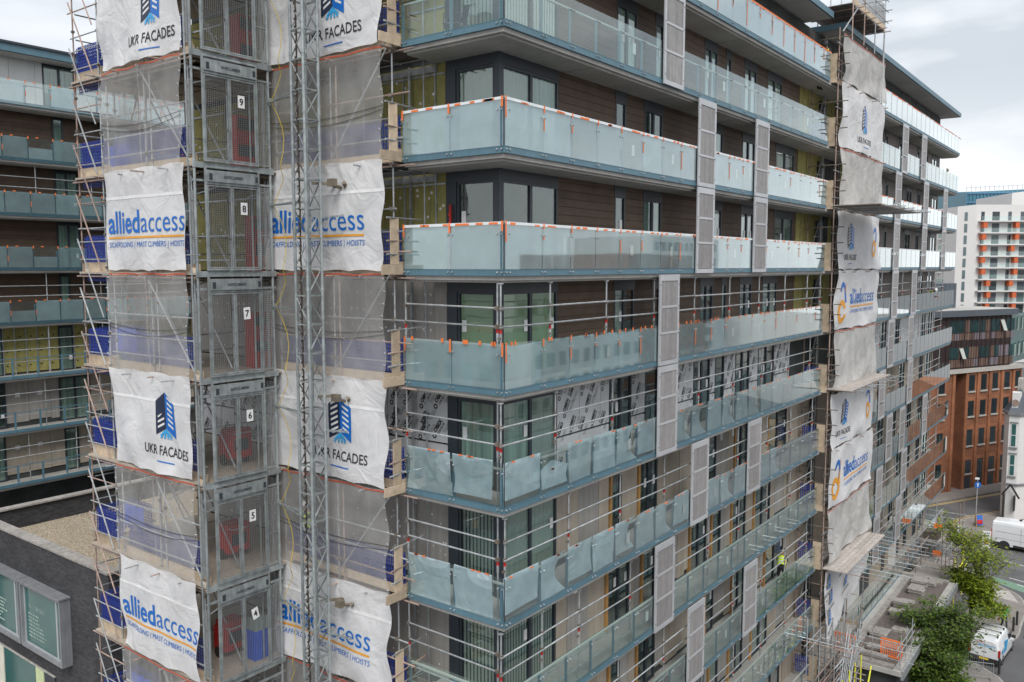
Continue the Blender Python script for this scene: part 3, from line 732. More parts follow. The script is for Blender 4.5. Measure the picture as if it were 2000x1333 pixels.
# ------------------------------------------------------------------ scaffold towers
def clampbox(mb, x, y, z, s=.055): mb.box(x - s, y - s, z - s * .8, x + s, y + s, z + s * .8)
def stubs(mb, p, d, l, r=.024): mb.tube(p, Vector(p) + Vector(d) * l, r)
def deck_board(x0, y0, x1, y1, z, parent, along='X', w=.225, name='scaffold_board', mat='timber_dark', joined=False):
    """scaffold boards 225 mm wide side by side"""
    if joined: m = MB()
    if along == 'Y':
        x = x0
        while x < x1 - .05:
            b = MB() if not joined else m; b.box(x + .006, y0, z, min(x + w, x1) - .006, y1, z + .038); x += w
            if not joined: part(name, b, mat, parent)
    else:
        y = y0
        while y < y1 - .05:
            b = MB() if not joined else m; b.box(x0, y + .006, z, x1, min(y + w, y1) - .006, z + .038); y += w
            if not joined: part(name, b, mat, parent)
    if joined: part(name, m, mat, parent)

tw = thing('scaffold_tower', 'tall tube scaffold against the side wall with white banners, left of the glass corner', 'scaffold', (-.1, 6, GZ))
cpl = MB()
std = [(-.1, 3.62), (-.1, 5.80), (-.1, 6.03), (-.1, 8.45), (1.1, 3.62), (1.1, 6.0), (1.1, 8.3)]
for i, (x, y) in enumerate(std):
    b = MB(); b.tube((x, y, GZ), (x, y, 11.5), .024, 8)
    for q in range(-14, 12, 6): b.tube((x, y, q * 1.02 + i * .4), (x, y, q * 1.02 + i * .4 + .16), .031, 8)
    part('standard', b, 'galv' if i != 1 else 'rust', tw)
for n in range(-5, 4):
    z = z_(n); k = (n * 7) % 3
    for j, zz in enumerate((.62, 1.15, 1.75)):
        b = MB(); b.tube((-.16, 2.95 + .25 * ((j + n) % 3), z + zz), (-.16, 8.6, z + zz), .024); part('ledger', b, 'galv' if (j + n) % 3 else 'rust', tw)
        clampbox(cpl, -.13, 3.62, z + zz)
    for zz in (-.08,):
        b = MB(); b.tube((-.05, 2.9, z + zz), (-.05, 8.6, z + zz), .024); part('ledger', b, 'rust', tw)
        b = MB(); b.tube((1.0, 2.9, z + zz), (1.0, 8.6, z + zz), .024); part('ledger', b, 'galv', tw)
    for y in (3.55, 4.6, 5.8, 7.1, 8.35):
        b = MB(); b.tube((-.30 - .15 * ((n + int(y)) % 3), y, z - .03), (1.25, y, z - .03), .024); part('transom', b, 'rust' if int(y) % 2 else 'galv', tw)
    deck_board(.0, 3.45, 1.05, 8.5, z + .0, tw, 'Y')
    b = MB(); b.box(-.035, 3.40, z + .04, .0, 8.45, z + .29); part('toe_board', b, 'timber', tw)
    # boards closing the end towards the balcony
    b = MB(); b.box(-.80, 3.36, z + .02, -.03, 3.40, z + .27); part('toe_board', b, 'timber', tw)
    b = MB(); b.box(-.12, 3.41, z + .10, .10, 3.52, z + .36); part('timber_block', b, 'timber', tw)
    b = MB(); b.box(-.43, 3.40, z + .28, -.14, 3.44, z + 1.52); part('upright_board', b, 'timber', tw)
    b = MB(); b.box(-.14, 3.47, z + .35, .04, 3.48, z + 1.25); part('brick_guard', b, 'blue_net', tw)
    b = MB(); b.box(.06, 3.5, z + .25, .07, 8.45, z + 1.15); part('brick_guard', b, 'blue_net', tw)
    for zz in (.55, .9, 1.5):
        b = MB(); b.tube((-.62, 3.36, z + zz), (.9, 3.56, z + zz), .024); part('ledger', b, 'rust' if zz == .9 else 'galv', tw)
    # long facing brace on the netting storeys
    b = MB()
    if n % 2: b.tube((-.24, 3.66, z + 2.95), (-.24, 5.8, z + .35), .024)
    else: b.tube((-.24, 3.5, z + .3), (-.24, 3.9, z + .0), .024)
    part('brace', b, 'galv', tw)
    for y in (3.62, 5.8, 6.03, 8.45):
        for zz in (-.08, .6, 1.15): clampbox(cpl, -.13, y, z + zz)
part('coupler', cpl, 'coupler', tw, stuff=True)

t2 = thing('scaffold_tower', 'sheeted scaffold tower left of the hoist, with an open braced bay at its left end', 'scaffold', (-2.85, 11, GZ))
cpl = MB()
for i, (x, y) in enumerate([(-2.85, 8.62), (-2.85, 10.55), (-2.85, 10.85), (-2.85, 12.95), (-2.85, 13.36), (-2.85, 14.85), (-1.6, 8.7), (-1.6, 10.8), (-1.6, 12.95), (-1.6, 13.4), (-1.6, 14.85)]):
    b = MB(); b.tube((x, y, GZ), (x, y, 11.5), .024, 8); part('standard', b, ['galv', 'galv', 'galv', 'galv', 'galv', 'rust', 'galv', 'rust', 'galv', 'rust', 'galv'][i], t2)
    for q in range(-14, 9): clampbox(cpl, x, y, q * 1.02 + (i % 3) * .2, .042)
for n in range(-5, 4):
    z = z_(n)
    for j, zz in enumerate((.55, 1.1, 1.75)):
        b = MB(); b.tube((-2.9, 8.25 + .12 * j, z + zz), (-2.9, 13.1, z + zz), .024); part('ledger', b, 'galv', t2)
    b = MB(); b.tube((-2.95, 8.3, z - .08), (-2.95, 15.05, z - .08), .024); part('ledger', b, 'rust', t2)
    for j, zz in enumerate((.45, 1.0, 1.42, 2.2)):
        b = MB(); b.tube((-2.9, 13.2, z + zz), (-2.9, 14.93 + .12 * (j % 2), z + zz), .020); part('ledger', b, 'rust' if j == 3 else 'galv', t2)
        b = MB(); b.tube((-2.75, 14.9, z + zz), (-1.4, 14.9, z + zz), .022); part('ledger', b, 'rust' if j == 1 else 'galv', t2)
    for y in (9.4, 10.6, 11.8, 12.95, 13.4, 14.8):
        b = MB(); b.tube((-3.22 - .14 * ((n + int(y)) % 3) if y < 13 else -2.98, y, z - .03), (-1.4, y, z - .03), .022); part('transom', b, 'rust' if (n + int(y)) % 2 else 'galv', t2)
    deck_board(-2.7, 8.6, -1.6, 13.1, z, t2, 'Y')
    deck_board(-2.7, 13.3, -1.6, 14.9, z + .02, t2, 'Y')
    b = MB(); b.box(-2.82, 8.4, z + .04, -2.78, 12.95, z + .29); part('toe_board', b, 'timber', t2)
    b = MB(); b.box(-2.82, 13.4, z + .06, -2.78, 14.95, z + .36); part('toe_board', b, 'timber', t2)
    b = MB(); b.box(-2.82, 13.3, z + .0, -2.6, 13.38, z + .40); part('toe_board', b, 'timber', t2)
    b = MB(); b.box(-2.76, 13.4, z + .36, -2.75, 14.9, z + 1.15); part('brick_guard', b, 'blue_net', t2)
    b = MB(); b.box(-1.66, 13.4, z + .3, -1.65, 14.9, z + 1.25); part('brick_guard', b, 'blue_net', t2)
    b = MB(); b.box(-2.7, 13.3, z - .25, -2.69, 14.9, z + 1.2); b.box(-2.7, 14.88, z + .2, -1.6, 14.89, z + 1.2); part('brick_guard', b, 'blue_net', t2)
    b = MB(); b.grid(lambda u, v: (-1.9 + .05 * math.sin(17 * u), 13.5 + 1.2 * u, z + .4 + .75 * v), 12, 2); part('blue_sheet', b, 'blue_plastic', t2, smooth=True)
    b = MB(); b.box(-2.74, 8.7, z + .3, -2.73, 12.9, z + 1.2); part('brick_guard', b, 'blue_net', t2)
    b = MB(); b.tube((-2.97, 14.86, z + 2.5), (-2.97, 13.45, z + .1), .024); part('brace', b, 'galv' if n % 2 else 'rust', t2)
    b = MB(); b.tube((-1.6, 13.4, z + 2.7), (-1.6, 14.8, z + .3), .024); part('brace', b, 'rust', t2)
    b = MB(); b.tube((-2.99, 14.86, z + 1.1), (-2.99, 13.4, z - 1.35), .022); part('brace', b, 'rust' if n % 2 else 'galv', t2)
    if n % 2: b = MB(); b.tube((-2.99, 10.75, z + 2.8), (-2.99, 8.4, z + .1), .024); part('brace', b, 'galv', t2)
    b = MB(); b.tube((-1.6, 12.9, z + 2.7), (-1.6, 10.9, z + .2), .024); b.tube((-1.6, 10.7, z + 2.7), (-1.6, 8.8, z + .2), .024); part('brace', b, 'galv', t2)
    b = MB(); b.box(-3.0, 8.18, z + .06, -2.95, 8.55, z + .30); part('toe_board', b, 'timber', t2)
part('coupler', cpl, 'coupler', t2, stuff=True)

# ------------------------------------------------------------------ hoist landings
hf = thing('hoist_landing_frame', 'steel landing frame of the goods hoist, decked at every storey, between the banner columns', 'hoist', (-1.8, 8.2, GZ))
for (x, y, r) in ((-3.05, 8.15, .038), (-.60, 8.15, .038), (-.42, 8.65, .036), (-3.0, 8.5, .03), (-1.6, 10.6, .024), (-.3, 10.6, .024), (-1.0, 8.5, .024), (.3, 13.5, .024)):
    b = MB(); b.tube((x, y, GZ), (x, y, 11.5), r, 8)
    for q in range(-12, 12, 3): b.tube((x, y, q * .98), (x, y, q * .98 + .14), r + .012, 8)
    part('standard', b, 'galv_hoist', hf)
for n in range(-5, 4):
    z = z_(n)
    b = MB(); b.box(-3.1, 8.10, z - .06, -.5, 8.16, z + .10); b.box(-3.1, 8.13, z - .42, -.5, 8.18, z - .36); part('deck_beam', b, 'galv_hoist', hf)
    b = MB(); b.box(-3.0, 8.17, z, 1.3, 14.8, z + .06); part('deck', b, 'sheathing', hf)
    b = MB()
    for y in (8.4, 9.4, 10.4, 11.4): b.tube((-3.0, y, z - .12), (1.25, y, z - .12), .03)
    for x in (-2.9, -2.2, -1.4, -.6): b.tube((x, 8.2, z - .2), (x, 13, z - .2), .024)
    part('deck_joist', b, 'tan_frame', hf)
    b = MB()
    for y in (8.3, 10.3): b.bar((-2.9, y, z - .75), (-1.3, y, z - .2), .03, .03); b.bar((-1.3, y, z - .75), (.4, y, z - .2), .03, .03)
    b.tube((-.3, 10.6, z + .2), (1.0, 12.6, z + 2.6), .022); b.tube((-2.6, 10.7, z + 2.6), (-1.4, 10.7, z + .3), .022); b.tube((-1.6, 10.6, z + 1.1), (1.2, 10.6, z + 1.1), .022); b.tube((-1.6, 10.6, z + .6), (1.2, 10.6, z + .6), .022)
    part('brace', b, 'galv', hf)
GN = {1: '9', 0: '8', -1: '7', -2: '6', -3: '5', -4: '4', 2: '10', 3: '11'}
GD = {1: 'topmost fully visible mesh landing gate, numbered 9', 0: 'mesh landing gate numbered 8, beside the upper blue lettered banners', -1: 'mesh landing gate numbered 7 between the grey nets',
      -2: 'mesh landing gate numbered 6 beside the tower logo banners', -3: 'mesh landing gate numbered 5 in front of a red machine', -4: 'mesh landing gate numbered 4, lowest and tilting paper sign', 2: 'mesh landing gate cut off by the top of the picture', 3: 'mesh landing gate above all others'}
for n in range(2, -5, -1):
    z = z_(n)
    g = thing('landing_gate', GD[n], 'gate', (-1.92, 8.09, z + .12), group='hoist landing gates one above the other')
    b = MB()   # surround with header box
    b.box(-2.80, 8.04, z + .12, -2.75, 8.09, z + 2.95); b.box(-1.10, 8.04, z + .12, -1.05, 8.09, z + 2.95); b.box(-2.75, 8.04, z + .12, -1.10, 8.09, z + .17)
    b.box(-2.75, 8.04, z + 2.46, -1.10, 8.09, z + 2.52); b.box(-2.75, 8.04, z + 2.90, -1.10, 8.09, z + 2.95); part('gate_frame', b, 'galv_hoist', g)
    b = MB(); b.box(-2.75, 8.0, z + 2.53, -1.10, 8.075, z + 2.84); hd = part('header_plate', b, 'galv_hoist', g)
    b = MB(); label_text(b, 'SAFECLIMBER', .11, lambda x, y: (-1.93 + x, 7.996, z + 2.64 + y), .62, .003, center=True); part('lettering', b, 'frame_dark', hd)
    b = MB(); b.box(-2.70, 7.992, z + 2.57, -2.60, 7.998, z + 2.75); b.box(-1.22, 7.992, z + 2.6, -1.14, 7.998, z + 2.76); part('warning_label', b, 'frame_dark', hd)
    for (a, c) in ((-2.74, -1.97), (-1.95, -1.11)):
        b = MB(); t = .035; b.box(a, 8.05, z + .18, a + t, 8.08, z + 2.44); b.box(c - t, 8.05, z + .18, c, 8.08, z + 2.44); b.box(a + t, 8.05, z + .18, c - t, 8.08, z + .18 + t); b.box(a + t, 8.05, z + 2.44 - t, c - t, 8.08, z + 2.44)
        lf = part('gate_leaf', b, 'galv_hoist', g)
        b = MB(); b.box(a + t, 8.062, z + .18 + t, c - t, 8.066, z + 2.44 - t); part('mesh_infill', b, 'lift_mesh', lf)
    b = MB()
    tl = {-4: .22, -1: .05}.get(n, 0)
    def sg(x, y): return (-1.60 + x * math.cos(tl) - y * math.sin(tl), 8.03, z + 1.85 + y * math.cos(tl) + x * math.sin(tl))
    b.add([sg(-.11, -.17), sg(.11, -.17), sg(.11, .17), sg(-.11, .17)], [(0, 1, 2, 3)]); sp_ = part('number_sheet', b, 'paper', g)
    b = MB(); label_text(b, GN[n], .26, lambda x, y: (sg(x, y - .09)[0], 8.025, sg(x, y - .09)[2]), None, .006, center=True); part('number', b, 'print_black', sp_)
    # tie from hoist to mast
    b = MB(); b.bar((-.65, 8.1, z + 2.0), (-.95, 6.2, z + 2.0), .05, .05); b.bar((-.65, 7.9, z + 2.0), (-1.2, 6.25, z + 2.0), .03, .03); b.bar((-.65, 8.0, z + 1.9), (-.65, 8.0, z + 2.1), .05, .05); part('mast_tie', b, 'galv_hoist', hf)
    # narrow side panel right of the gate
    b = MB(); b.box(-1.0, 8.12, z + .15, -.97, 8.15, z + 2.5); b.box(-.66, 8.12, z + .15, -.63, 8.15, z + 2.5); b.box(-.97, 8.12, z + 1.1, -.66, 8.15, z + 1.13); b.box(-.97, 8.12, z + .15, -.66, 8.15, z + .2); part('side_frame', b, 'galv_hoist', hf)
    b = MB(); b.box(-.97, 8.13, z + .2, -.66, 8.134, z + 2.5); part('side_mesh', b, 'grey_mesh', hf)
    b = MB(); b.box(-3.0, 8.3, z + .2, -2.96, 8.55, z + 2.3); part('side_mesh', b, 'grey_mesh', hf)
# red machines and cabinets standing on the landings
def cabinet(x, y, n, label):
    z = z_(n) + .06; g = thing('tool_cabinet', label, 'cabinet', (x, y, z), group='red tool cabinets on the hoist landings')
    b = MB(); b.box(x - .32, y - .22, z, x + .32, y + .22, z + 1.7); part('body', b, 'red_paint', g)
    for k in range(4): b = MB(); b.box(x - .27, y - .25, z + .12 + k * .39, x + .27, y - .222, z + .45 + k * .39); part('drawer', b, 'frame_dark' if k % 2 else 'red_paint', g)
    b = MB(); b.box(x + .2, y - .27, z + .9, x + .23, y - .252, z + 1.2); part('handle', b, 'galv', g)
for (n, x, lab) in ((2, -.35, 'red drawer cabinet on the landing cut by the top edge'), (1, -.5, 'red drawer cabinet behind the gate numbered 9'), (0, .0, 'red drawer cabinet behind the netted gap by gate 8'), (-1, -.1, 'red drawer cabinet partly hidden behind gate 7')): cabinet(x, 9.6, n, lab)
def machine(x, y, n, label):
    z = z_(n) + .06; g = thing('wheeled_heater', label, 'machine', (x, y, z), group='wheeled red machines on the lower landings')
    b = MB(); b.box(x - .38, y - .3, z + .22, x + .38, y + .3, z + .95); b.prism([(x - .38, y - .3), (x + .38, y - .3), (x + .3, y + .3), (x - .3, y + .3)], z + .951, z + 1.1); part('casing', b, 'red_paint', g)
    b = MB(); b.box(x - .25, y - .33, z + .45, x + .25, y - .302, z + .8); part('grille', b, 'frame_dark', g)
    for sx in (-1, 1):
        b = MB(); b.tube((x + sx * .42, y + .05, z + .17), (x + sx * .36, y + .05, z + .17), .17, 14); part('wheel', b, 'rack_rust', g)
    b = MB(); b.tube((x - .36, y - .3, z + 1.0), (x - .36, y - .6, z + 1.05), .02); b.tube((x + .36, y - .3, z + 1.0), (x + .36, y - .6, z + 1.05), .02); b.tube((x - .36, y - .6, z + 1.05), (x + .36, y - .6, z + 1.05), .02); part('handle', b, 'galv', g)
machine(-1.0, 9.9, -3, 'red wheeled machine with dark grille behind the paper sign reading 5'); machine(-1.35, 9.7, -4, 'red wheeled machine next to the blue steel locker on the lowest landing'); machine(-.9, 9.8, -2, 'red wheeled machine on the landing by gate 6')
b = MB(); z = z_(-4) + .06
b.box(-1.25, 8.6, z, -.65, 9.1, z + .9); solo('gas_locker', b.mat(0), 'blue_plastic', 'blue steel locker with dented lid at the lowest visible hoist landing', 'locker')
b = MB(); b.box(-1.2, 8.62, z + .905, -.75, 9.05, z + 1.3); b.box(-1.1, 8.7, z + 1.3, -.85, 8.95, z + 1.36); solo('site_box', b, 'curtain_teal', 'small grey box on the blue locker at the lowest hoist landing', 'box')

# ------------------------------------------------------------------ mast of the hoist
ms = thing('hoist_mast', 'galvanised lattice mast with dark greasy rack in front of the right banner column', 'mast', (-1.0, 6.02, GZ))
x0, x1, y0, y1 = -1.25, -.75, 5.77, 6.28
for (x, y) in ((x0, y0), (x1, y0), (x0, y1), (x1, y1)):
    b = MB(); b.tube((x, y, GZ), (x, y, 11.5), .042, 10)
    for q in range(-14, 10): b.tube((x, y, q * .79 * 1.0 - .05 + .4), (x, y, q * .79 + .05 + .4), .050, 10)
    part('chord', b, 'galv_hoist', ms)
b = MB()
lz = -14.0; k = 0
while lz < 11:
    c4 = [(x0, y0), (x1, y0), (x1, y1), (x0, y1)]
    for i in range(4):
        p, q = c4[i], c4[(i + 1) % 4]
        b.bar((*p, lz), (*q, lz), .05, .04)
        a, c = (p, q) if k % 2 else (q, p); b.tube((*a, lz + .02), (*c, lz + .77), .021, 6)
    lz += .79; k += 1
part('lattice', b, 'galv_hoist', ms)
b = MB(); rr = random.Random(3); pz = -14; px, py = x0 + .04, y1 - .22
while pz < 11: 
    qz = pz + .2; qx, qy = x0 + .0 + rr.uniform(-.008, .008), y1 - .24 + rr.uniform(-.014, .014); b.tube((px, py, pz), (qx, qy, qz), .026, 6); b.box(qx - .04, qy - .02, qz - .03, qx + .0, qy + .035, qz + .02); px, py, pz = qx, qy, qz
part('toothed_rack', b, 'rack_rust', ms)
for n in (0, -2, -4):
    z = z_(n) + 2.5; b = MB(); b.bar((-.9, 5.95, z), (.0, 5.3, z), .07, .07); b.tube((-.6, 5.4, z - .08), (-.1, 5.25, z - .16), .05); b.box(-.75, 5.25, z - .1, -.6, 5.5, z + .1); b.tube((-.5, 5.1, z), (-.2, 5.3, z - .22), .055); part('wall_tie', b, 'tan_frame', ms)
    b = MB(); b.bar((-.75, 5.75, z - .95), (-.7, 4.9, z - .9), .04, .05); b.bar((-.9, 5.3, z - .93), (-.55, 5.3, z - .9), .03, .03); part('wall_tie', b, 'galv_hoist', ms)
# yellow hoist cable looping down the front
b = MB(); rr = random.Random(5)
pts = []
for n in range(3, -5, -1):
    z = z_(n)
    for t in range(8): pts.append((-.62 + .1 * math.sin(t * .8) * (1 if t < 6 else -1), 8.0 - .5 * math.sin(math.pi * t / 8), z + 2.0 - t * H / 8))
for p, q in zip(pts, pts[1:]): b.tube(p, q, .010, 5, False)
solo('power_cable', b, 'yellow', 'thin yellow cable hanging in loops beside the hoist gates', 'cable')

# ------------------------------------------------------------------ printed banners and debris nets
class Sheet:
    def __init__(s, P, ud, nd, w, h, seed, amp=.05, sag=.12):
        s.P = Vector(P); s.ud = Vector(ud); s.nd = Vector(nd); s.w = w; s.h = h; s.seed = seed; s.amp = amp; s.sag = sag; s.slope = 0
    def disp(s, u, v):
        a = s.seed; U, V = u / s.w, v / s.h
        fold = math.sin(U * 17 + a + 2.2 * math.sin(V * 3 + a)) * .45 + math.sin(U * 7.3 + 3 * V + a * 1.7) * .6 + math.sin(V * 9 - U * 5 + a * .6) * .35
        crease = abs(math.sin((U * 3.1 + V * 2.0) + a * 2.3)) ** 6 * .5 + abs(math.sin((U * 4.1 - V * 3.4) + a * 1.1)) ** 8 * .6
        edge = .35 + 1.5 * max(0, .35 - V) + .9 * max(0, U - .8) + .6 * max(0, .12 - U) * 5
        return s.amp * (fold + crease) * edge + .05
    def pt(s, u, v, off=0):
        U, V = u / s.w, v / s.h
        tie = abs(math.sin(U * math.pi * 4 + s.seed)) ; z = v
        if V < .12: z += (.12 - V) * s.sag * 6 * tie * .5 * (1 if off == 0 else 1)
        if V > .9: z -= (V - .9) * s.sag * 8 * (1 - abs(math.cos(U * math.pi * 3 + s.seed * 2))) * .45
        uu = u + .07 * (U > .86) * math.sin(V * 11 + s.seed) * (U - .86) / .14 - .07 * (U < .14) * math.sin(V * 9 + s.seed * 2) * (.14 - U) / .14
        z += s.slope * U * (1 - V)
        return s.P + s.ud * uu + Vector((0, 0, z)) + s.nd * (s.disp(u, v) + off)
    def mb(s, nu=46, nv=34):
        b = MB(); b.grid(lambda u, v: s.pt(u * s.w, v * s.h), nu, nv); return b
def ukr_logo(sh, parent, cx, cz, sc_=1.0, small=False):
    """tower emblem: a navy left face and a blue right face with pale floor bars, small pale base"""
    def F(off): return lambda x, y: sh.pt(cx + x * sc_, cz + y * sc_, off)
    def poly(mb, pts, off):
        # subdivide by strips so the print follows the folds
        vs = [F(off)(x, y) for x, y in pts]; mb.add(vs, [tuple(range(len(vs)))])
    nav = MB(); blu = MB(); wh = MB(); lb = MB()
    def strips(mb, xl, xr, yl0, yl1, yr0, yr1, off, n=8):
        for i in range(n):
            a, c = i / n, (i + 1) / n
            poly(mb, [(xl, yl0 + (yl1 - yl0) * a), (xr, yr0 + (yr1 - yr0) * a), (xr, yr0 + (yr1 - yr0) * c), (xl, yl0 + (yl1 - yl0) * c)], off)
    strips(nav, -.46, .02, -.58, .42, -.36, .70, .012); strips(blu, .02, .50, -.36, .70, -.62, .38, .012)
    for k in range(6):
        y = -.40 + k * .155
        if k < 6: poly(wh, [(-.36, y + .02), (-.06, y + .15), (-.06, y + .215), (-.36, y + .085)], .018)
        poly(wh, [(.13, y + .155), (.40, y + .035), (.40, y + .10), (.13, y + .22)], .018)
    poly(lb, [(-.30, -.60), (.02, -.36), (.34, -.60), (.02, -.50)], .02)
    for t in (-.22, -.05, .12, .26): poly(lb, [(t - .05, -.66), (t + .03, -.66), (t * .4 + .04, -.46), (t * .4 - .01, -.46)], .02)
    part('logo_navy', nav, 'navy_logo', parent); part('logo_blue', blu, 'blue_logo', parent); part('logo_bars', wh, 'white_paint', parent); part('logo_base', lb, 'lightblue_logo', parent)
def ukr_banner(sh, parent, cx, cz, sc_=1.0):
    ukr_logo(sh, parent, cx, cz, sc_)
    b = MB(); label_text(b, 'UKR FACADES', .40 * sc_, lambda x, y: sh.pt(cx + x, cz - 1.16 * sc_ + y, .012), 2.25 * sc_, .004, center=True); part('lettering', b, 'print_black', parent)
    b = MB()
    for k in range(8): t = -.42 + k * .105; q = [(t, -1.37), (t + .105, -1.37), (t + .105, -1.335), (t, -1.335)]; b.add([sh.pt(cx + x * sc_, cz + y * sc_, .012) for x, y in q], [(0, 1, 2, 3)])
    part('underline', b, 'blue_logo', parent)
def allied_banner(sh, parent, u0, z0, W=4.0, sub=True):
    k = W / 4.0; b = MB()
    label_text(b, 'allied', .92 * k, lambda x, y: sh.pt(u0 + x, z0 + y, .014), 1.78 * k, .017 * k)
    label_text(b, 'access', .88 * k, lambda x, y: sh.pt(u0 + 1.82 * k + x, z0 + y, .014), 2.18 * k, -.002)
    part('lettering', b, 'blue_logo', parent)
    b = MB(); N_ = 24
    for i in range(N_): t0, t1 = i / N_ * W, (i + 1) / N_ * W; b.add([sh.pt(u0 + t0, z0 - .17 * k, .013), sh.pt(u0 + t1, z0 - .17 * k, .013), sh.pt(u0 + t1, z0 - .11 * k, .013), sh.pt(u0 + t0, z0 - .11 * k, .013)], [(0, 1, 2, 3)])
    part('underline', b, 'orange_logo', parent)
    if sub:
        b = MB(); label_text(b, 'SCAFFOLDING | MAST CLIMBERS | HOISTS', .22 * k, lambda x, y: sh.pt(u0 + x, z0 - .42 * k + y, .013), W, 0, shear=.15); part('small_lettering', b, 'blue_logo', parent)
def a_emblem(sh, parent, cx, cz, s):
    """large ribbon-shaped letter: orange bowl and stem with a blue top"""
    o_ = MB(); bl = MB()
    def arc(mb, cx_, cy_, r0, r1, a0, a1, n=10, ex=1.0):
        for i in range(n):
            t0, t1 = a0 + (a1 - a0) * i / n, a0 + (a1 - a0) * (i + 1) / n
            mb.add([sh.pt(cx + s * (cx_ + r * math.cos(t)), cz + s * (cy_ + ex * r * math.sin(t)), .013) for r, t in ((r0, t0), (r1, t0), (r1, t1), (r0, t1))], [(0, 1, 2, 3)])
    arc(o_, -.12, -.38, .18, .34, R(20), R(340), 14, 1.1); o_.add([sh.pt(cx + s * x, cz + s * y, .0135) for x, y in ((.10, -.62), (.26, -.5), (.34, .55), (.16, .2))], [(0, 1, 2, 3)])
    arc(bl, -.02, .22, .16, .32, R(0), R(175), 10); bl.add([sh.pt(cx + s * x, cz + s * y, .013) for x, y in ((.14, -.1), (.30, -.1), (.30, .22), (.14, .22))], [(0, 1, 2, 3)])
    part('emblem_orange', o_, 'orange_logo', parent); part('emblem_blue', bl, 'blue_logo', parent)
def band(sh, parent, v):
    b = MB(); N_ = 30
    for i in range(N_): t0, t1 = i / N_ * sh.w, (i + 1) / N_ * sh.w; b.add([sh.pt(t0, v - .05, .012), sh.pt(t1, v - .05, .012), sh.pt(t1, v, .012), sh.pt(t0, v, .012)], [(0, 1, 2, 3)])
    part('edge_band', b, 'band_red', parent)
def pale_strip(sh, parent, v):
    b = MB(); N_ = 24
    for i in range(N_): t0, t1 = i / N_ * sh.w, (i + 1) / N_ * sh.w; b.add([sh.pt(t0, v, .008), sh.pt(t1, v, .008), sh.pt(t1, v + .09, .008), sh.pt(t0, v + .09, .008)], [(0, 1, 2, 3)])
    part('reinforcing_strip', b, 'paper', parent)
cols = {'left': dict(P=(-3.02, 12.85), w=4.2), 'right': dict(P=(-.30, 8.55), w=4.8)}
NB = {2: ('UKR', 'cut by the top edge'), 0: ('ALL', 'in the upper half'), -2: ('UKR', 'in the lower half'), -4: ('ALL', 'at the bottom')}
for side, c in cols.items():
    for n in range(3, -6, -1):
        z = z_(n) + (.10 if n % 2 == 0 else .05); h = H + .02
        sh = Sheet((c['P'][0], c['P'][1], z), (0, -1, 0), (-1, 0, 0), c['w'], h, n * 1.7 + (2.1 if side == 'left' else .4), .09 if n % 2 == 0 else .05)
        if n % 2 == 0 and n in NB:
            kind, wh = NB[n]
            lab = ('white banner with tower emblem, %s column of sheeting, %s' if kind == 'UKR' else 'white banner with blue lettering and orange line, %s column of sheeting, %s') % (side, wh)
            g = thing('banner', lab, 'banner', (c['P'][0], c['P'][1] - c['w'] / 2, z), group='printed white banners on the scaffold')
            part('sheet', sh.mb(), 'banner', g, smooth=True); pale_strip(sh, g, 2.1)
            if kind == 'UKR': ukr_banner(sh, g, (2.95 if side == 'right' else 2.85) , 1.72 - (.12 if n == 2 else 0))
            else: allied_banner(sh, g, .06 if side == 'right' else .15, 1.12)
        else:
            ends = {3: 'above all the banners', 1: 'over the upper lettered banner', -1: 'between lettered banner and tower emblem banner', -3: 'under the tower emblem banner', -5: 'lowest of all'}[n]
            g = thing('debris_net', 'grey translucent debris net, %s column, %s' % (side, ends), 'netting', (c['P'][0], c['P'][1] - c['w'] / 2, z), group='grey debris nets on the scaffold')
            part('net', sh.mb(), 'netting', g, smooth=True); band(sh, g, h - .02)
            for k in range(2):
                b = MB(); N_ = 16
                for i in range(N_):
                    f_ = lambda t: sh.pt(t * sh.w, 1.32 + .10 * k - .22 * math.sin(math.pi * t) * (1 - .4 * k), .02)
                    b.tube(f_(i / N_), f_((i + 1) / N_), .007, 4, False)
                part('slack_wire', b, 'print_black', g)
            b = MB()
            for i in range(9):
                for u_ in (.02, sh.w - .02): p = sh.pt(u_, .15 + i * .33, .0); b.tube(p, p + Vector((-.05, .0, .03)), .012, 5)
            part('tie', b, 'paper', g, stuff=True)
            b = MB()
            for u_ in (sh.w * .5,):
                for i in range(24): b.add([sh.pt(u_ - .03, i / 24 * h, .008), sh.pt(u_ + .03, i / 24 * h, .008), sh.pt(u_ + .03, (i + 1) / 24 * h, .008), sh.pt(u_ - .03, (i + 1) / 24 * h, .008)], [(0, 1, 2, 3)])
            part('seam', b, 'netting', g)

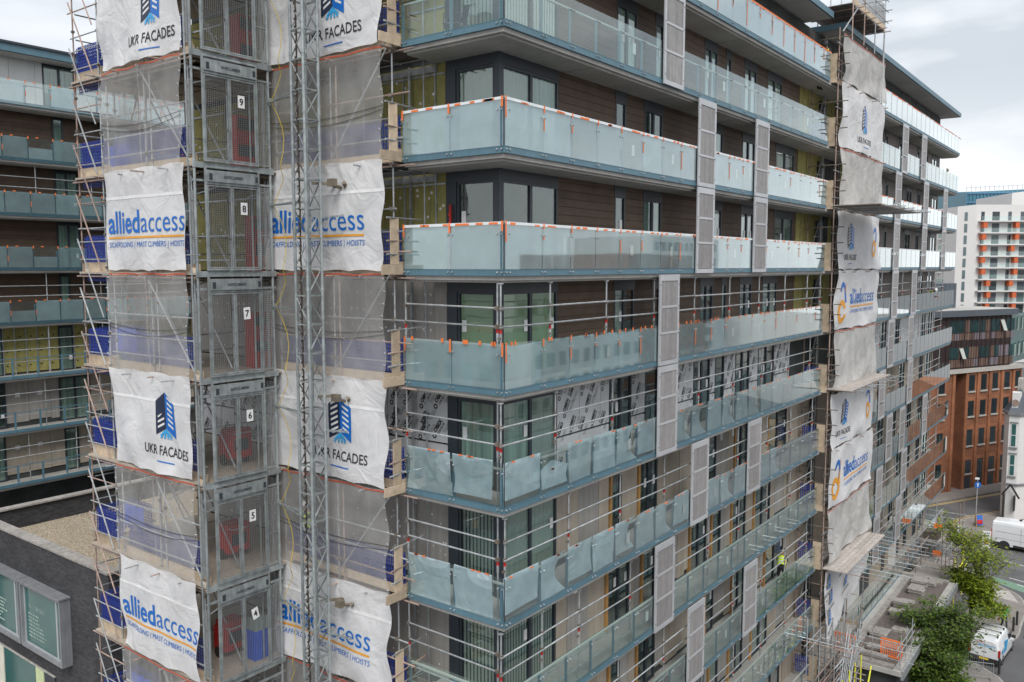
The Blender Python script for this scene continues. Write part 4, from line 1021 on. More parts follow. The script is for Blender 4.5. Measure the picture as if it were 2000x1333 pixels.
# ------------------------------------------------------------------ street-side scaffold tower on the front
ts = thing('scaffold_tower', 'scaffold tower on the street front covered in printed sheets, with timber end boards and fans', 'scaffold', (29.5, .3, GZ))
cpl = MB(); X4 = [25.55, 27.6, 30.2, 33.5]
for i, x in enumerate(X4):
    for y in (-.22, 1.0):
        b = MB(); b.tube((x, y, GZ), (x, y, 13.9 if i == 3 and y < 0 else 11.4), .03, 6); part('standard', b, 'galv' if i % 2 else 'rust', ts)
        for q in range(-24, 10): clampbox(cpl, x, y, q + .2 * i, .05)
for n in range(-8, 4):
    z = z_(n)
    b = MB(); b.box(25.4, -.12, z - .02, 33.6, 1.05, z + .04); part('deck', b, 'timber_dark', ts)
    for zz in (.55, 1.05, 1.8):
        b = MB(); b.tube((25.2, -.25, z + zz), (33.7, -.25, z + zz), .026); part('ledger', b, 'galv' if zz != 1.05 else 'rust', ts)
        b = MB(); b.tube((25.0, -.4, z + zz + .05), (25.7, -.1, z + zz + .05), .026); b.tube((24.9, .5, z + zz - .15), (25.7, .5, z + zz - .15), .026); b.tube((25.62, -.7, z + zz + .3), (25.62, 1.0, z + zz + .3), .026); part('ledger', b, 'coupler', ts)
    for x in (26.5, 28.4, 31.0, 33.4): b = MB(); b.tube((x, -.6, z - .06), (x, 1.2, z - .06), .026); part('transom', b, 'rust', ts)
    b = MB(); b.box(25.42, -.18, z + .05, 25.46, .22, z + 1.35); part('upright_board', b, 'timber', ts)
    b = MB(); b.box(25.36, -.20, z + .0, 25.41, .55, z + .28); part('toe_board', b, 'timber', ts)
    b = MB(); b.box(25.3, -.34, z + .06, 33.5, -.30, z + .28) if n < 3 else b.box(25.5, -.1, z, 33, -.06, z + .3); part('toe_board', b, 'timber', ts) if n in (3,) else None
    b = MB(); b.box(25.55, .25, z + .3, 25.56, 1.0, z + 1.2); part('brick_guard', b, 'blue_net', ts)
    b = MB(); b.box(33.6, -.1, z + .05, 33.64, 1.0, z + .3); part('toe_board', b, 'timber', ts)
    for (a, c) in ((25.55, 27.6), (30.2, 33.5)): b = MB(); b.tube((a, 1.0, z + .2), (c, 1.0, z + 2.8), .024); part('brace', b, 'galv', ts)
part('coupler', cpl, 'coupler', ts, stuff=True)
for n in range(-8, 3):
    for (a, c_) in ((27.2, 28.1), (31.6, 32.8)): rec = MB(); rec.box(a, 1.05, z_(n) + .3, c_, 1.16, z_(n) + 2.5); part('window', rec, 'frame_dark', bld)
# sheets on it
Rz = [(3, 'net', 11.15, 8.95, 'topmost, hanging from a sagging orange edge'), (2, 'UKR', 8.95, 5.9, 'under the topmost net'), (1, 'net', 5.9, 3.05, 'just above the highest fan of tubes'), (0, 'UA', 2.9, .05, 'below the highest fan of tubes'), (-1, 'ALL', .05, -2.9, 'with a big ribbon letter at its left'),
      (-2, 'net', -2.9, -5.8, 'above the middle boarded fan'), (-3, 'UA', -6.0, -8.8, 'just below the middle boarded fan'), (-4, 'ALL', -8.8, -11.8, 'the lower one with ribbon letter'), (-5, 'net', -11.8, -14.6, 'above the lowest boarded fan')]
for (n, kind, zt, zb, wh) in Rz:
    sh = Sheet((25.62, -.34, zb), (1, 0, 0), (0, -1, 0), 7.85, zt - zb, n * 2.3 + 1, .10, .16)
    if kind == 'net':
        g = thing('debris_net', 'grey net on the street-side scaffold, ' + wh, 'netting', (29.5, -.34, zb), group='grey debris nets on the scaffold'); part('net', sh.mb(40, 24), 'netting_right', g, smooth=True); band(sh, g, zt - zb - .02)
    else:
        g = thing('banner', 'white printed sheet on the street-side scaffold, ' + wh, 'banner', (29.5, -.34, zb), group='printed white banners on the scaffold'); part('sheet', sh.mb(40, 24), 'banner', g, smooth=True)
        if kind == 'UKR': ukr_banner(sh, g, 4.0, 1.75, 1.05)
        elif kind == 'UA': ukr_banner(sh, g, 2.3 if n == 0 else 2.2, 1.65, 1.0); a_emblem(sh, g, 6.9, 1.6, 1.25)
        else: a_emblem(sh, g, 1.25, 1.5, 1.6); allied_banner(sh, g, 2.4, 1.25, 4.6)
# lowest sheet, skewed, with small repeated emblems
sh = Sheet((25.4, -.40, -18.7), (1, 0, 0), (0, -1, 0), 7.7, 3.85, 4.4, .12, .1); sh.slope = 2.0
g = thing('banner', 'white sheet with small repeated tower emblems hanging crooked below the lowest boarded fan', 'banner', (29.2, -.4, -18.7), group='printed white banners on the scaffold'); part('sheet', sh.mb(40, 24), 'banner', g, smooth=True)
for (u, v) in ((.6, 3.2), (.8, 1.2), (3.0, 3.4), (3.6, 1.9), (6.0, 3.0), (1.0, 2.2), (5.4, 3.6)):
    ukr_logo(sh, g, u, v, .62); b = MB(); label_text(b, 'UKR FACADES', .24, lambda x, y: sh.pt(u + x, v - .72 + y, .012), 1.2, .002, center=True); part('lettering', b, 'print_black', g)
# fans (protection boards on projecting tubes)
def fan(zf, x0, x1, y0, y1, label, boards=True, ntube=9):
    g = thing('protection_fan', label, 'platform', ((x0 + x1) / 2, y0, zf), group='boarded fans projecting from the street-side scaffold')
    if boards:
        y = y1
        while y < y0 - .05:
            for (a, c) in ((x0, (x0 + x1) / 2 + .3), ((x0 + x1) / 2 + .31, x1)): b = MB(); b.box(a, y + .008, zf, c, y + .225, zf + .038); part('scaffold_board', b, 'timber_grey', g)
            y += .235
    for i in range(ntube):
        x = x0 + .2 + (x1 - x0 - .3) * i / (ntube - 1); b = MB(); b.tube((x, y0 + .3, zf - .04), (x + (.0), y1 - (.15 if boards and zf > -10 else .15 + 1.9 * (zf < -10)) - .3 * (i % 3), zf - .04 - .0), .024); part('projecting_tube', b, 'galv' if i % 3 else 'rust', g)
    return g
fan(3.0, 24.0, 31.5, -.75, -2.7, 'dark fan of boards and tubes seen from below beneath the second grey net', True, 13)
fan(-5.75, 25.4, 33.2, -.36, -1.35, 'pale boarded fan halfway down the street-side scaffold', True, 12)
fan(-14.7, 25.4, 32.8, -.40, -1.45, 'pale boarded fan low on the scaffold with long bare tubes sticking out', True, 12)
# working platform above the roof
g = thing('roof_platform', 'scaffold platform with mesh guards sticking up above the roof edge', 'platform', (30.4, 0, 12.3))
b = MB()
y = -.6
while y < 1.6: b = MB(); b.box(25.9, y, 12.5, 31.9, y + .22, 12.54); part('scaffold_board', b, 'timber_dark', g); y += .23
for (a, c, d_, e_) in ((25.9, -.66, 31.9, -.62), (31.9, -.6, 31.94, 1.6)): b = MB(); b.box(a, c, 12.54, d_, e_, 12.80); part('toe_board', b, 'timber', g)
for x in (26.0, 28.0, 30.0, 31.85): 
    b = MB(); b.tube((x, -.66, 11.0 if x < 31 else 9.9), (x, -.66, 15.2), .028); part('standard', b, 'rust' if x < 29 else 'galv', g)
    b = MB(); b.tube((x, 1.6, 12.2), (x, 1.6, 15.2), .028); part('standard', b, 'galv', g)
for zz in (13.0, 13.55, 14.1): b = MB(); b.tube((25.6, -.7, zz), (32.3, -.7, zz), .026); part('ledger', b, 'galv', g); b = MB(); b.tube((31.9, -1.0, zz), (31.9, 1.8, zz), .026); part('ledger', b, 'galv', g)
for x in (26.5, 27.6, 28.7, 29.8, 30.9, 31.7): b = MB(); b.tube((x, -1.0, 12.42), (x, 1.8, 12.42), .026); part('transom', b, 'rust', g)
b = MB(); b.box(26, -.60, 12.8, 31.9, -.59, 13.9); b.box(31.84, -.6, 12.8, 31.85, 1.6, 13.9); part('mesh_guard', b, 'grey_mesh', g)
b = MB(); b.tube((25.6, -.35, 11.2), (26.9, -.75, 12.7), .035); part('brace', b, 'galv', g)
b = MB(); b.box(25.7, 1.7, 12.2, 26.2, 2.3, 13.5); part('counterweight_stack', b, 'timber', g)

# dense base of the street scaffold
tb = thing('base_scaffold', 'dense lower scaffold of rusty tubes at street level below the crooked white sheet', 'scaffold', (27, -1, GZ))
rr = random.Random(11)
for x in (23.3, 24.3, 25.3, 26.3, 27.3):
    for y in (-1.6, -.9, -.3):
        b = MB(); b.tube((x, y, GZ), (x, y, rr.uniform(-17.6, -16.4)), .028); part('standard', b, 'galv', tb)
yt = MB()
for q in range(64):
    z = GZ + rr.uniform(.5, 7.6); b = MB()
    if q % 2: y = rr.choice((-1.6, -.9, -.3)); b.tube((22.6 + rr.random(), y - .05, z), (27.3 + rr.random(), y - .05, z), .026)
    else: x = rr.choice((23.3, 24.3, 25.3, 26.3, 27.3)); b.tube((x + .05, -2.0 - rr.random() * .6, z), (x + .05, 0, z), .026)
    part('ledger', b, rr.choice(['rust', 'galv', 'galv', 'coupler']), tb)
for q in range(10): x = rr.uniform(22.8, 25.8); b = MB(); b.tube((x, -1.7, GZ + rr.uniform(1, 4)), (x + 1.6, -1.7, GZ + rr.uniform(5, 8)), .026); part('brace', b, 'galv', tb)
for x in (24.2, 25.4, 26.4, 27.5): b = MB(); b.tube((x, -1.75, GZ), (x, -1.75, GZ + 5.5), .035); part('foam_sleeve', b, 'yellow_safety', tb)
for (a, c) in (((26.6, -2.1, GZ + 2.6), (28.1, -2.1, GZ + 4.8)),): b = MB(); b.tube(a, c, .04); part('foam_sleeve', b, 'yellow_safety', tb)
# ------------------------------------------------------------------ rear wing across the yard
rw = thing('apartment_wing', 'rear apartment wing across the yard at the far left, lower floors stripped to insulation', 'building', (6, 38, GZ))
b = MB(); b.box(-6, 37.76, GZ, 16, 50, 11.7); part('wall', b, 'interior_mid', rw)
rr = random.Random(21)
for n in range(3, -5, -1):
    z = z_(n); b = MB(); b.box(-6, 36.56, z - .11, 16, 37.78, z + .1); b.box(-6, 36.66, z - .17, 16, 37.76, z - .1101); sl = part('balcony', b, 'concrete', rw)
    b = MB(); k = -5.44
    post = MB(); tp = MB(); fe = MB(); joints = []
    while k < 15.5:
        b.box(k + .004, 36.488, z, k + MOD - .004, 36.558, z + .17); joints.append(k); k += MOD
    part('steel_edge', b, 'steel_blue', sl)
    for x in joints:
        post.box(x - .05, 36.6, z + .17, x + .05, 36.63, z + 1.08)
        for dx in (-.07, .07):
            for dz in (.12, 1.02): post.tube((x + dx, 36.49, z + dz), (x + dx, 36.45, z + dz), .02, 5)
        if n >= -1 and x > 1.5:
            m = MB(); m.box(x + .006, 36.468, z + .03, x + MOD - .006, 36.48, z + 1.30); part('glass_panel', m, 'balcony_glass' , sl)
            if n != 3 or rr.random() < .5:
                zt_ = z + 1.27 if rr.random() < .8 else z + .75; m = MB(); sd = rr.random() * 5; m.grid(lambda u, v: (x + .03 + (MOD - .06) * u, 36.51 + .01 * math.sin(9 * u + sd), z + .17 + (zt_ - z - .17) * v), 4, 2); part('film_sheet', m, 'film', sl, smooth=True)
            tp.box(x - .03, 36.455, z + 1.2, x + .03, 36.46, z + 1.34); tp.box(x + .4, 36.455, z + 1.28, x + .55, 36.46, z + 1.33)
            if rr.random() < .5: tp.box(x - .015, 36.455, z + .5, x + .015, 36.46, z + .8)
    if n >= -1: part('tape', tp, 'tape_orange', sl, stuff=True)
    if n == 3 or n < -1:
        m = MB(); m.bar((-6, 36.62, z + 1.1), (16, 36.62, z + 1.1), .05, .04); part('handrail', m, 'steel_blue', sl)
    part('baluster', post, 'steel_blue', sl)
    # storey wall above this balcony
    zb, zt = z + .10, z + H - .17
    W = {3: [(6.5, 8.3), (10.5, 12)], 2: [(6.9, 7.5), (9.6, 11.6)], 1: [(6.9, 8.2), (12.5, 13.8)], 0: [(6.9, 8.2), (11.5, 12.1)], -1: [(6.9, 7.5), (9.5, 11)], -2: [(2.8, 3.72), (6.7, 7.55), (9.0, 10.8)], -3: [(2.6, 3.72), (6.6, 8.4)], -4: [(2.4, 3.6), (6.8, 7.6), (9.2, 10.4)]}[n]
    for (a, c) in W:
        m = MB(); f = .08; m.box(a, 37.66, zb, a + f, 37.77, zt - .1); m.box(c - f, 37.66, zb, c, 37.77, zt - .1); m.box(a + f, 37.66, zt - .1 - f, c - f, 37.77, zt - .1); m.box(a + f, 37.66, zb, c - f, 37.77, zb + f)
        if c - a > 1: m.box((a + c) / 2 - .06, 37.66, zb + f, (a + c) / 2 + .06, 37.77, zt - .1 - f)
        w_ = part('window', m, 'frame_dark', rw)
        m = MB(); m.box(a + f, 37.70, zb + f, c - f, 37.71, zt - .18); part('pane', m, 'window_glass', w_)
        if rr.random() < .8: m = MB(); m.grid(lambda u, v: (a + f + (c - a - 2 * f) * u, 37.735 + .01 * math.sin(60 * u), zb + f + (zt - zb - .3) * v), 20, 1); part('curtain', m, 'curtain_teal', w_, smooth=True)
        if rr.random() < .6: m = MB(); m.box(c - .3, 37.64, zb + .6, c - .12, 37.65, zb + .85); part('paper_notice', m, 'paper', w_)
    segs = []; p = -2.0
    for (a, c) in W + [(15.6, 15.7)]:
        if a - p > .1: segs.append((p, a))
        p = c
    for (a, c) in segs:
        if n == 3:
            q = a
            while q < c - .05: q2 = min(q + 1.35, c); m = MB(); m.box(q + .01, 37.68, zb, q2 - .01, 37.755, zt); part('render_panel', m, 'white_paint', rw); q = q2
        elif n >= -1:
            zz = zb
            while zz < zt - .03: m = MB(); m.box(a, 37.72, zz, c, 37.755, min(zz + .222, zt)); part('cladding_board', m, 'cladding', rw); zz += .232
        elif n == -2 or n == -5:
            q = a
            while q < c - .05:
                q2 = min(q + .6, c); m = MB(); m.box(q + .01, 37.70, zb + .12, q2 - .01, 37.755, zt); o = part('insulation_slab', m, 'insulation', rw)
                m = MB(); m.box(q - .02, 37.64, zb, q + .03, 37.699, zt); part('cladding_rail', m, 'galv', rw)
                m = MB()
                for t in (.5, 1.3, 2.1): m.tube((q + .3 + .1 * math.sin(t * 9), 37.70, zb + t), (q + .3 + .1 * math.sin(t * 9), 37.69, zb + t), .05, 8)
                part('fixing_disc', m, 'print_black', o); q = q2
        else:
            q = a
            while q < c - .05:
                q2 = min(q + 1.2, c); m = MB(); m.box(q + .01, 37.70, zb + rr.uniform(.2, .4), q2 - .01, 37.755, zt - .02); o = part('sheathing_board', m, rr.choice(['sheathing', 'sheathing', 'concrete_wall']), rw)
                if q2 - q > .8: m = MB(); m.box(q + .5, 37.69, zt - 1.0, q + .75, 37.698, zt - .75); part('board_label', m, 'paper', o)
                q = q2
b = MB(); b.box(-6, 36.6, 11.55, 16, 50.2, 12.0); r_ = part('roof', b, 'soffit', rw); b = MB(); b.box(-6, 36.46, 11.6, 16, 36.58, 12.05); part('fascia', b, 'steel_blue', r_); b = MB(); b.box(-6, 36.36, 12.0, 16, 36.9, 12.12); part('roof_edging', b, 'frame_dark', r_)
def wguard(n, posts, lab):
    g = thing('guard_rail', lab, 'guard rail', (posts[0], 36.7, z_(n) + .1), group='tubular guard rails standing on the balconies')
    for x in posts: b = MB(); b.tube((x, 36.7, z_(n) + .1), (x, 36.7, z_(n) + H - .17), .026); b.tube((x, 36.7, z_(n) + 1.52), (x, 36.7, z_(n) + 1.62), .036); part('post', b, 'galv', g)
    for zz in (2.1, 1.55) + ((.9,) if n < -1 else ()):
        b = MB(); b.tube((-3, 36.66, z_(n) + zz), (14, 36.66, z_(n) + zz - .0), .026); part('rail', b, 'galv', g)
for n, ps, lab in ((1, [2.3, 5.43, 8.5, 11.5], 'short railed run on the rear wing, under two plain glass balconies'), (-1, [2.7, 5.75, 8.8, 11.8], 'guard rail of the rear wing directly above the yellow insulation'), (-2, [2.7, 5.74, 8.8, 11.8], 'guard rail of the rear wing in front of yellow insulation'), (-3, [2.4, 5.4, 8.5, 11.5], 'guard rail of the rear wing across boards patched with white filler'), (-4, [1.4, 4.4, 7.0, 10], 'lowest guard rail of the rear wing above the gravel roof')): wguard(n, ps, lab)

# ------------------------------------------------------------------ dark brick annex with gravel roof
ax = thing('brick_annex', 'low annex of near-black brick with gravel roof and grey-framed bay windows', 'building', (3, 24, GZ))
cz = -11.0; X0, X1, Y0, Y1 = -1.2, 12.0, 17.4, 29.6
b = MB(); b.box(X0, Y0, GZ, X1, Y1, cz - 1.05); b.box(X0, Y0, cz - 1.05, X0 + .3, Y1, cz - .05); b.box(X0 + .3, Y1 - .3, cz - 1.05, X1, Y1, cz - .05); b.box(X0 + .3, Y0, cz - 1.05, X1, Y0 + .3, cz - .05)
part('wall', b, 'brick_black', ax)
pm('coping_stone', (.30, .28, .26), .9, 0, .3, 5, rnd=.12, bump=.4)
y = Y0 - .03
while y < Y1 - .05: y2 = min(y + .9, Y1); b = MB(); b.box(X0 - .06, y + .006, cz - .05, X0 + .42, y2 - .006, cz + .03); part('coping_stone', b, 'coping_stone', ax); y = y2
x = X0 + .425
while x < X1: x2 = min(x + .9, X1); b = MB(); b.box(x + .006, Y1 - .42, cz - .05, x2 - .006, Y1 + .06, cz + .03); part('coping_stone', b, 'coping_stone', ax); b = MB(); b.box(x + .006, Y0 - .06, cz - .05, x2 - .006, Y0 + .4, cz + .03); part('coping_stone', b, 'coping_stone', ax); x = x2
pm('gravel', (.26, .215, .155), .95, 0, .35, 14, bump=.8, bscale=40)
pm('pebble', (.36, .31, .24), .9, 0, .6, 23)
b = MB(); b.grid(lambda u, v: (X0 + .3 + (X1 - X0 - .3) * u, Y0 + .3 + (Y1 - Y0 - .6) * v, cz - 1.03 + .02 * math.sin(9 * u * v)), 4, 4); part('gravel_bed', b, 'gravel', ax)
b = MB(); rr = random.Random(2)
for q in range(26000):
    x, y, s = rr.uniform(X0 + .32, 7.5), rr.uniform(Y0 + .32, Y1 - .35), rr.uniform(.02, .042); z = cz - 1.02; t = rr.random() * 3; c_, s_ = math.cos(t) * s, math.sin(t) * s
    b.add([(x + c_, y + s_, z), (x - s_, y + c_, z), (x - c_, y - s_, z), (x + s_, y - c_, z), (x + rr.uniform(-.01, .01), y, z + s * .8)], [(0, 1, 4), (1, 2, 4), (2, 3, 4), (3, 0, 4)])
part('gravel', b, 'pebble', ax, stuff=True)
pm('zinc', (.33, .34, .36), .45, .4, .15, 2, streak=.2); pm('teal_glass', (.035, .12, .115), .08, .0, .25, .6, spec=.8); pm('sill_stone', (.42, .40, .37), .85, var=.25, scale=6); pm('cream', (.62, .60, .52), .7); pm('lime_panel', (.55, .62, .36), .6)
def bay(ya, yb, z0_, z1_, lab):
    """boxed-out window: from ya (near) to yb (far), deep zinc surround"""
    xo = X0 - .42; b = MB(); b.box(xo, ya, z1_, X0 - .005, yb, z1_ + .10); b.box(xo, ya, z0_ - .12, X0 - .005, yb, z0_); b.box(xo, ya, z0_, X0 - .005, ya + .10, z1_); b.box(xo, yb - .10, z0_, X0 - .005, yb, z1_); b.box(xo - .05, ya - .05, z1_ + .101, X0 - .005, yb + .05, z1_ + .16); s = part('window', b, 'zinc', ax)
    m = MB(); yy = ya + .10; f = .07
    m.box(xo + .12, yy, z0_, xo + .2, yy + f, z1_); m.box(xo + .12, yy + .42, z0_, xo + .2, yy + .52, z1_); m.box(xo + .12, yb - .10 - f, z0_, xo + .2, yb - .10, z1_)
    for (p, q) in ((yy + f, yy + .42), (yy + .52, yb - .10 - f)): m.box(xo + .12, p, z1_ - f, xo + .2, q, z1_); m.box(xo + .12, p, z0_, xo + .2, q, z0_ + f)
    part('window_frame', m, 'screen_frame', s)
    for (p, q) in ((yy + f, yy + .42), (yy + .52, yb - .10 - f)): m = MB(); m.box(xo + .15, p, z0_ + f, xo + .16, q, z1_ - f); part('pane', m, 'teal_glass', s)
    m = MB()
    if lab == 1: label_text(m, 'WATERPOINT', .26, lambda x, y: (xo + .145, yb - .45 - x, z1_ - .95 + y), 1.5)
    rr = random.Random(lab)
    for k in range(9):
        y = yb - .42; zz = z1_ - 1.2 - k * .155
        if zz < z0_ + .25: break
        e_ = y - rr.uniform(.8, 1.7)
        while y > e_: w_ = rr.uniform(.05, .14); m.box(xo + .140, y - w_, zz, xo + .145, y, zz + .06); y -= w_ + .035
    part('window_lettering', m, 'curtain_teal', s)
bay(20.45, 23.95, -15.25, -12.75, 1); bay(24.1, 27.7, -15.25, -12.75, 2); bay(27.8, 29.4, -15.25, -12.75, 3)
b = MB(); b.box(X0 - .10, 22.0, -18.6, X0 - .001, 29.3, -18.45); b.box(X0 - .06, 22.0, -16.35, X0 - .001, 29.3, -16.3); w_ = part('window', b, 'sill_stone', ax)
for (a, c, k, nm) in ((22.0, 22.9, 'frame_dark', 'pane'), (23.0, 23.7, 'lime_panel', 'panel'), (23.75, 26.7, 'teal_glass', 'pane'), (26.8, 28.2, 'cream', 'panel'), (28.3, 29.2, 'teal_glass', 'pane')): m = MB(); m.box(X0 - .05, a, -18.44, X0 - .01, c, -16.36); part(nm, m, k, w_)
# lower flat roofs / yard in front of annex below the frame
b = MB(); b.box(-30, 9, GZ + .02, -3.5, 60, GZ + .04); struct('yard', b, 'concrete')

# ------------------------------------------------------------------ ground, roads, pavements
pm('asphalt', (.115, .115, .12), .9, 0, .28, .35, bump=.25, bscale=60); pm('paving', (.235, .215, .20), .9, 0, .14, 1.4, bump=.2, bscale=30); pm('kerb', (.34, .32, .30), .85, var=.2)
pm('paint_yellow', (.55, .42, .17), .8, var=.25, scale=6); pm('paint_white', (.60, .60, .58), .8, var=.2, scale=6); pm('dark_glass', (.015, .028, .033), .1, 0, .4, .5, spec=.8); pm('cycle_green', (.16, .27, .20), .85, var=.2, scale=4); pm('ground_far', (.12, .125, .12), .95, var=.3, scale=.1)
b = MB(); b.box(-1500, -1500, GZ - 1, 1500, 1500, GZ); struct('ground', b, 'asphalt')
def pave(name, pts, mat='paving', h=.12):
    b = MB(); b.prism(pts, GZ + .002, GZ + h); o = struct(name, b, mat)
    return o
def kerb(pts, closed=False, name='kerb'):
    b = MB(); n = len(pts) - (0 if closed else 1)
    for i in range(n):
        p, q = Vector((*pts[i], 0)), Vector((*pts[(i + 1) % len(pts)], 0)); b.bar((p.x, p.y, GZ + .065), (q.x, q.y, GZ + .065), .14, .135)
    struct(name, b, 'kerb')
def stripe(pts, w, mat, off=0, name='road_marking', z=.008):
    b = MB(); P = [Vector(p) for p in pts]; out = []
    for i, p in enumerate(P):
        d = (P[min(i + 1, len(P) - 1)] - P[max(i - 1, 0)]).normalized(); n_ = Vector((-d.y, d.x)); out.append((p + n_ * (off - w / 2), p + n_ * (off + w / 2)))
    for (a, c), (d, e) in zip(out, out[1:]): b.add([(a.x, a.y, GZ + z), (d.x, d.y, GZ + z), (e.x, e.y, GZ + z), (c.x, c.y, GZ + z)], [(0, 1, 2, 3)])
    struct(name, b, mat)
def smooth(pts, k=4):
    P = [Vector(p) for p in pts]; out = []
    for i in range(len(P) - 1):
        p0, p1, p2, p3 = P[max(i - 1, 0)], P[i], P[i + 1], P[min(i + 2, len(P) - 1)]
        for t in range(k): t /= k; out.append(tuple(.5 * ((2 * p1) + (p2 - p0) * t + (2 * p0 - 5 * p1 + 4 * p2 - p3) * t * t + (3 * p1 - p0 - 3 * p2 + p3) * t ** 3)))
    out.append(tuple(P[-1])); return out
isl = smooth([(88, -5.3), (81.2, -1.45), (77.6, .55), (75.6, 1.25), (73.6, 1.2), (72.0, .0), (71.2, -1.6), (70.6, -3.5), (70.2, -7), (70, -14)])
pave('pavement', isl + [(100, -14), (100, -11)]); kerb(isl)
for o_ in (.32, .62): stripe(isl, .13, 'paint_yellow', -o_)
far_line = [(70, 9.8), (79.7, 4.75), (89.5, -.35), (99, -5.4)]
pave('pavement', [(74, 9.8), (79.9, 5.3), (89.7, .25), (99, -4.6), (120, -14), (125, 6), (80, 20)])
stripe(far_line, .14, 'paint_yellow', 0); stripe(far_line, .14, 'paint_yellow', .28)
near = smooth([(66, 2.5), (61.2, -1.2), (58.4, -4.2), (57.3, -5.5), (55.7, -6.2), (53.5, -6.5), (51.2, -6.5), (48.6, -6.5), (47.7, -5.8), (47.3, -4.6), (47.0, -3.4)])
pave('pavement', near + [(47, -3.0), (58.6, -3.0), (58.6, 1.3), (66, 6)], 'paving'); kerb(near)
for o_ in (.35, .66): stripe(near[:26], .13, 'paint_yellow', -o_)
b = MB(); b.prism([(56.9, -2.6), (57.6, -5.0), (55.4, -5.9), (55.9, -3.4)], GZ + .122, GZ + .126); struct('tactile_paving', b, 'sill_stone')
near2 = smooth([(42.6, -3.4), (42.5, -4.9), (41.9, -5.7), (40.9, -6.6), (38, -7.2), (20, -7.6)])
pave('pavement', near2 + [(20, -3.0), (42.6, -3.0)], 'paving'); kerb(near2)
for o_ in (.35, .66): stripe(near2, .13, 'paint_yellow', -o_)
# cycle box and lane markings
def quad(name, pts, mat, z=.006): b = MB(); b.add([(x, y, GZ + z) for x, y in pts], [tuple(range(len(pts)))]); struct(name, b, mat)
quad('cycle_lane', [(68.2, 4.8), (70.2, 4.3), (71.6, 1.5), (69.9, .3)], 'cycle_green'); quad('cycle_lane', [(59.5, -3.7), (60.9, -3.0), (59.6, -6.8), (57.9, -6.6)], 'cycle_green')
stripe([(68.1, 4.8), (69.7, .1)], .16, 'paint_white', z=.010); stripe([(71.8, 1.4), (70.6, 2.8)], .12, 'paint_white', z=.010); stripe([(70.6, 2.9), (69.9, 1.3), (71.2, 1.7)], .12, 'paint_white', z=.011)
stripe([(67.1, 1.6), (66.9, -.2)], .12, 'paint_white'); stripe([(66.3, 3.5), (65.9, .4)], .10, 'paint_white'); stripe([(65.6, -3.4), (65.0, -5.4)], .12, 'paint_white'); stripe([(64.6, -7.2), (64.1, -9.4)], .12, 'paint_white')
stripe([(61.2, -4.6), (60.4, -7.0)], .12, 'paint_white'); stripe([(59.9, -5.3), (59.3, -6.9)], .12, 'paint_white'); stripe([(58.7, -5.9), (58.3, -7.2)], .12, 'paint_white'); stripe([(70.0, -1.0), (69.3, -2.0)], .12, 'paint_white')
rr = random.Random(77)
for (x, y, w, l) in ((66, -1.5, 1.2, 3.5), (63.5, -6.5, 1.5, 2.2), (73.5, 3.4, 1.1, 3.0), (52.5, -8.3, 1.4, 4), (69.2, -5.6, .9, 1.6)): quad('road_patch', [(x, y), (x + w, y - .2), (x + w + .1, y + l), (x + .1, y + l + .2)], 'ground_far', .004)
for (x, y) in ((64.3, -2.6), (54.5, -7.6), (72.6, 2.4), (67.8, -7.4), (48.9, -7.3)): quad('drain_cover', [(x, y), (x + .6, y), (x + .6, y + .45), (x, y + .45)], 'rack_rust', .007)
# podium terrace over the ground floor
pdm = thing('entrance_podium', 'flat podium roof along the street front with concrete edging strips', 'terrace', (45, -1, GZ))
pz = -20.65
b = MB(); b.box(29.6, -3.0, GZ, 44.4, 1.25, pz - .25); part('podium_wall', b, 'interior_mid', pdm)
b = MB(); b.box(29.2, -3.3, pz - .25, 44.6, 1.26, pz); part('podium_slab', b, 'concrete', pdm)
b = MB(); b.box(29.8, -2.9, pz, 44.2, -.75, pz + .02); part('screed', b, 'timber_dark', pdm)
x = 29.4
while x < 43.6: b = MB(); b.box(x, -.75, pz + .002, x + 1.18, -.45, pz + .16); part('edging_block', b, 'coping_stone', pdm); x += 1.2
b = MB(); b.box(29.3, -2.9, pz + .021, 29.7, -.76, pz + .14); part('edging_block', b, 'coping_stone', pdm); b = MB(); b.box(44.2, -2.9, pz + .021, 44.55, 1.0, pz + .14); part('edging_block', b, 'coping_stone', pdm); b = MB(); b.box(30.2, -2.4, pz + .021, 30.5, -.9, pz + .2); part('edging_block', b, 'coping_stone', pdm)
b = MB(); b.box(29.2, -3.42, pz - .4, 44.6, -3.301, pz + .06); part('gutter', b, 'galv', pdm)
b = MB(); b.box(45.4, .75, GZ, 45.9, 1.14, -17.2); part('column', b, 'white_paint', pdm)
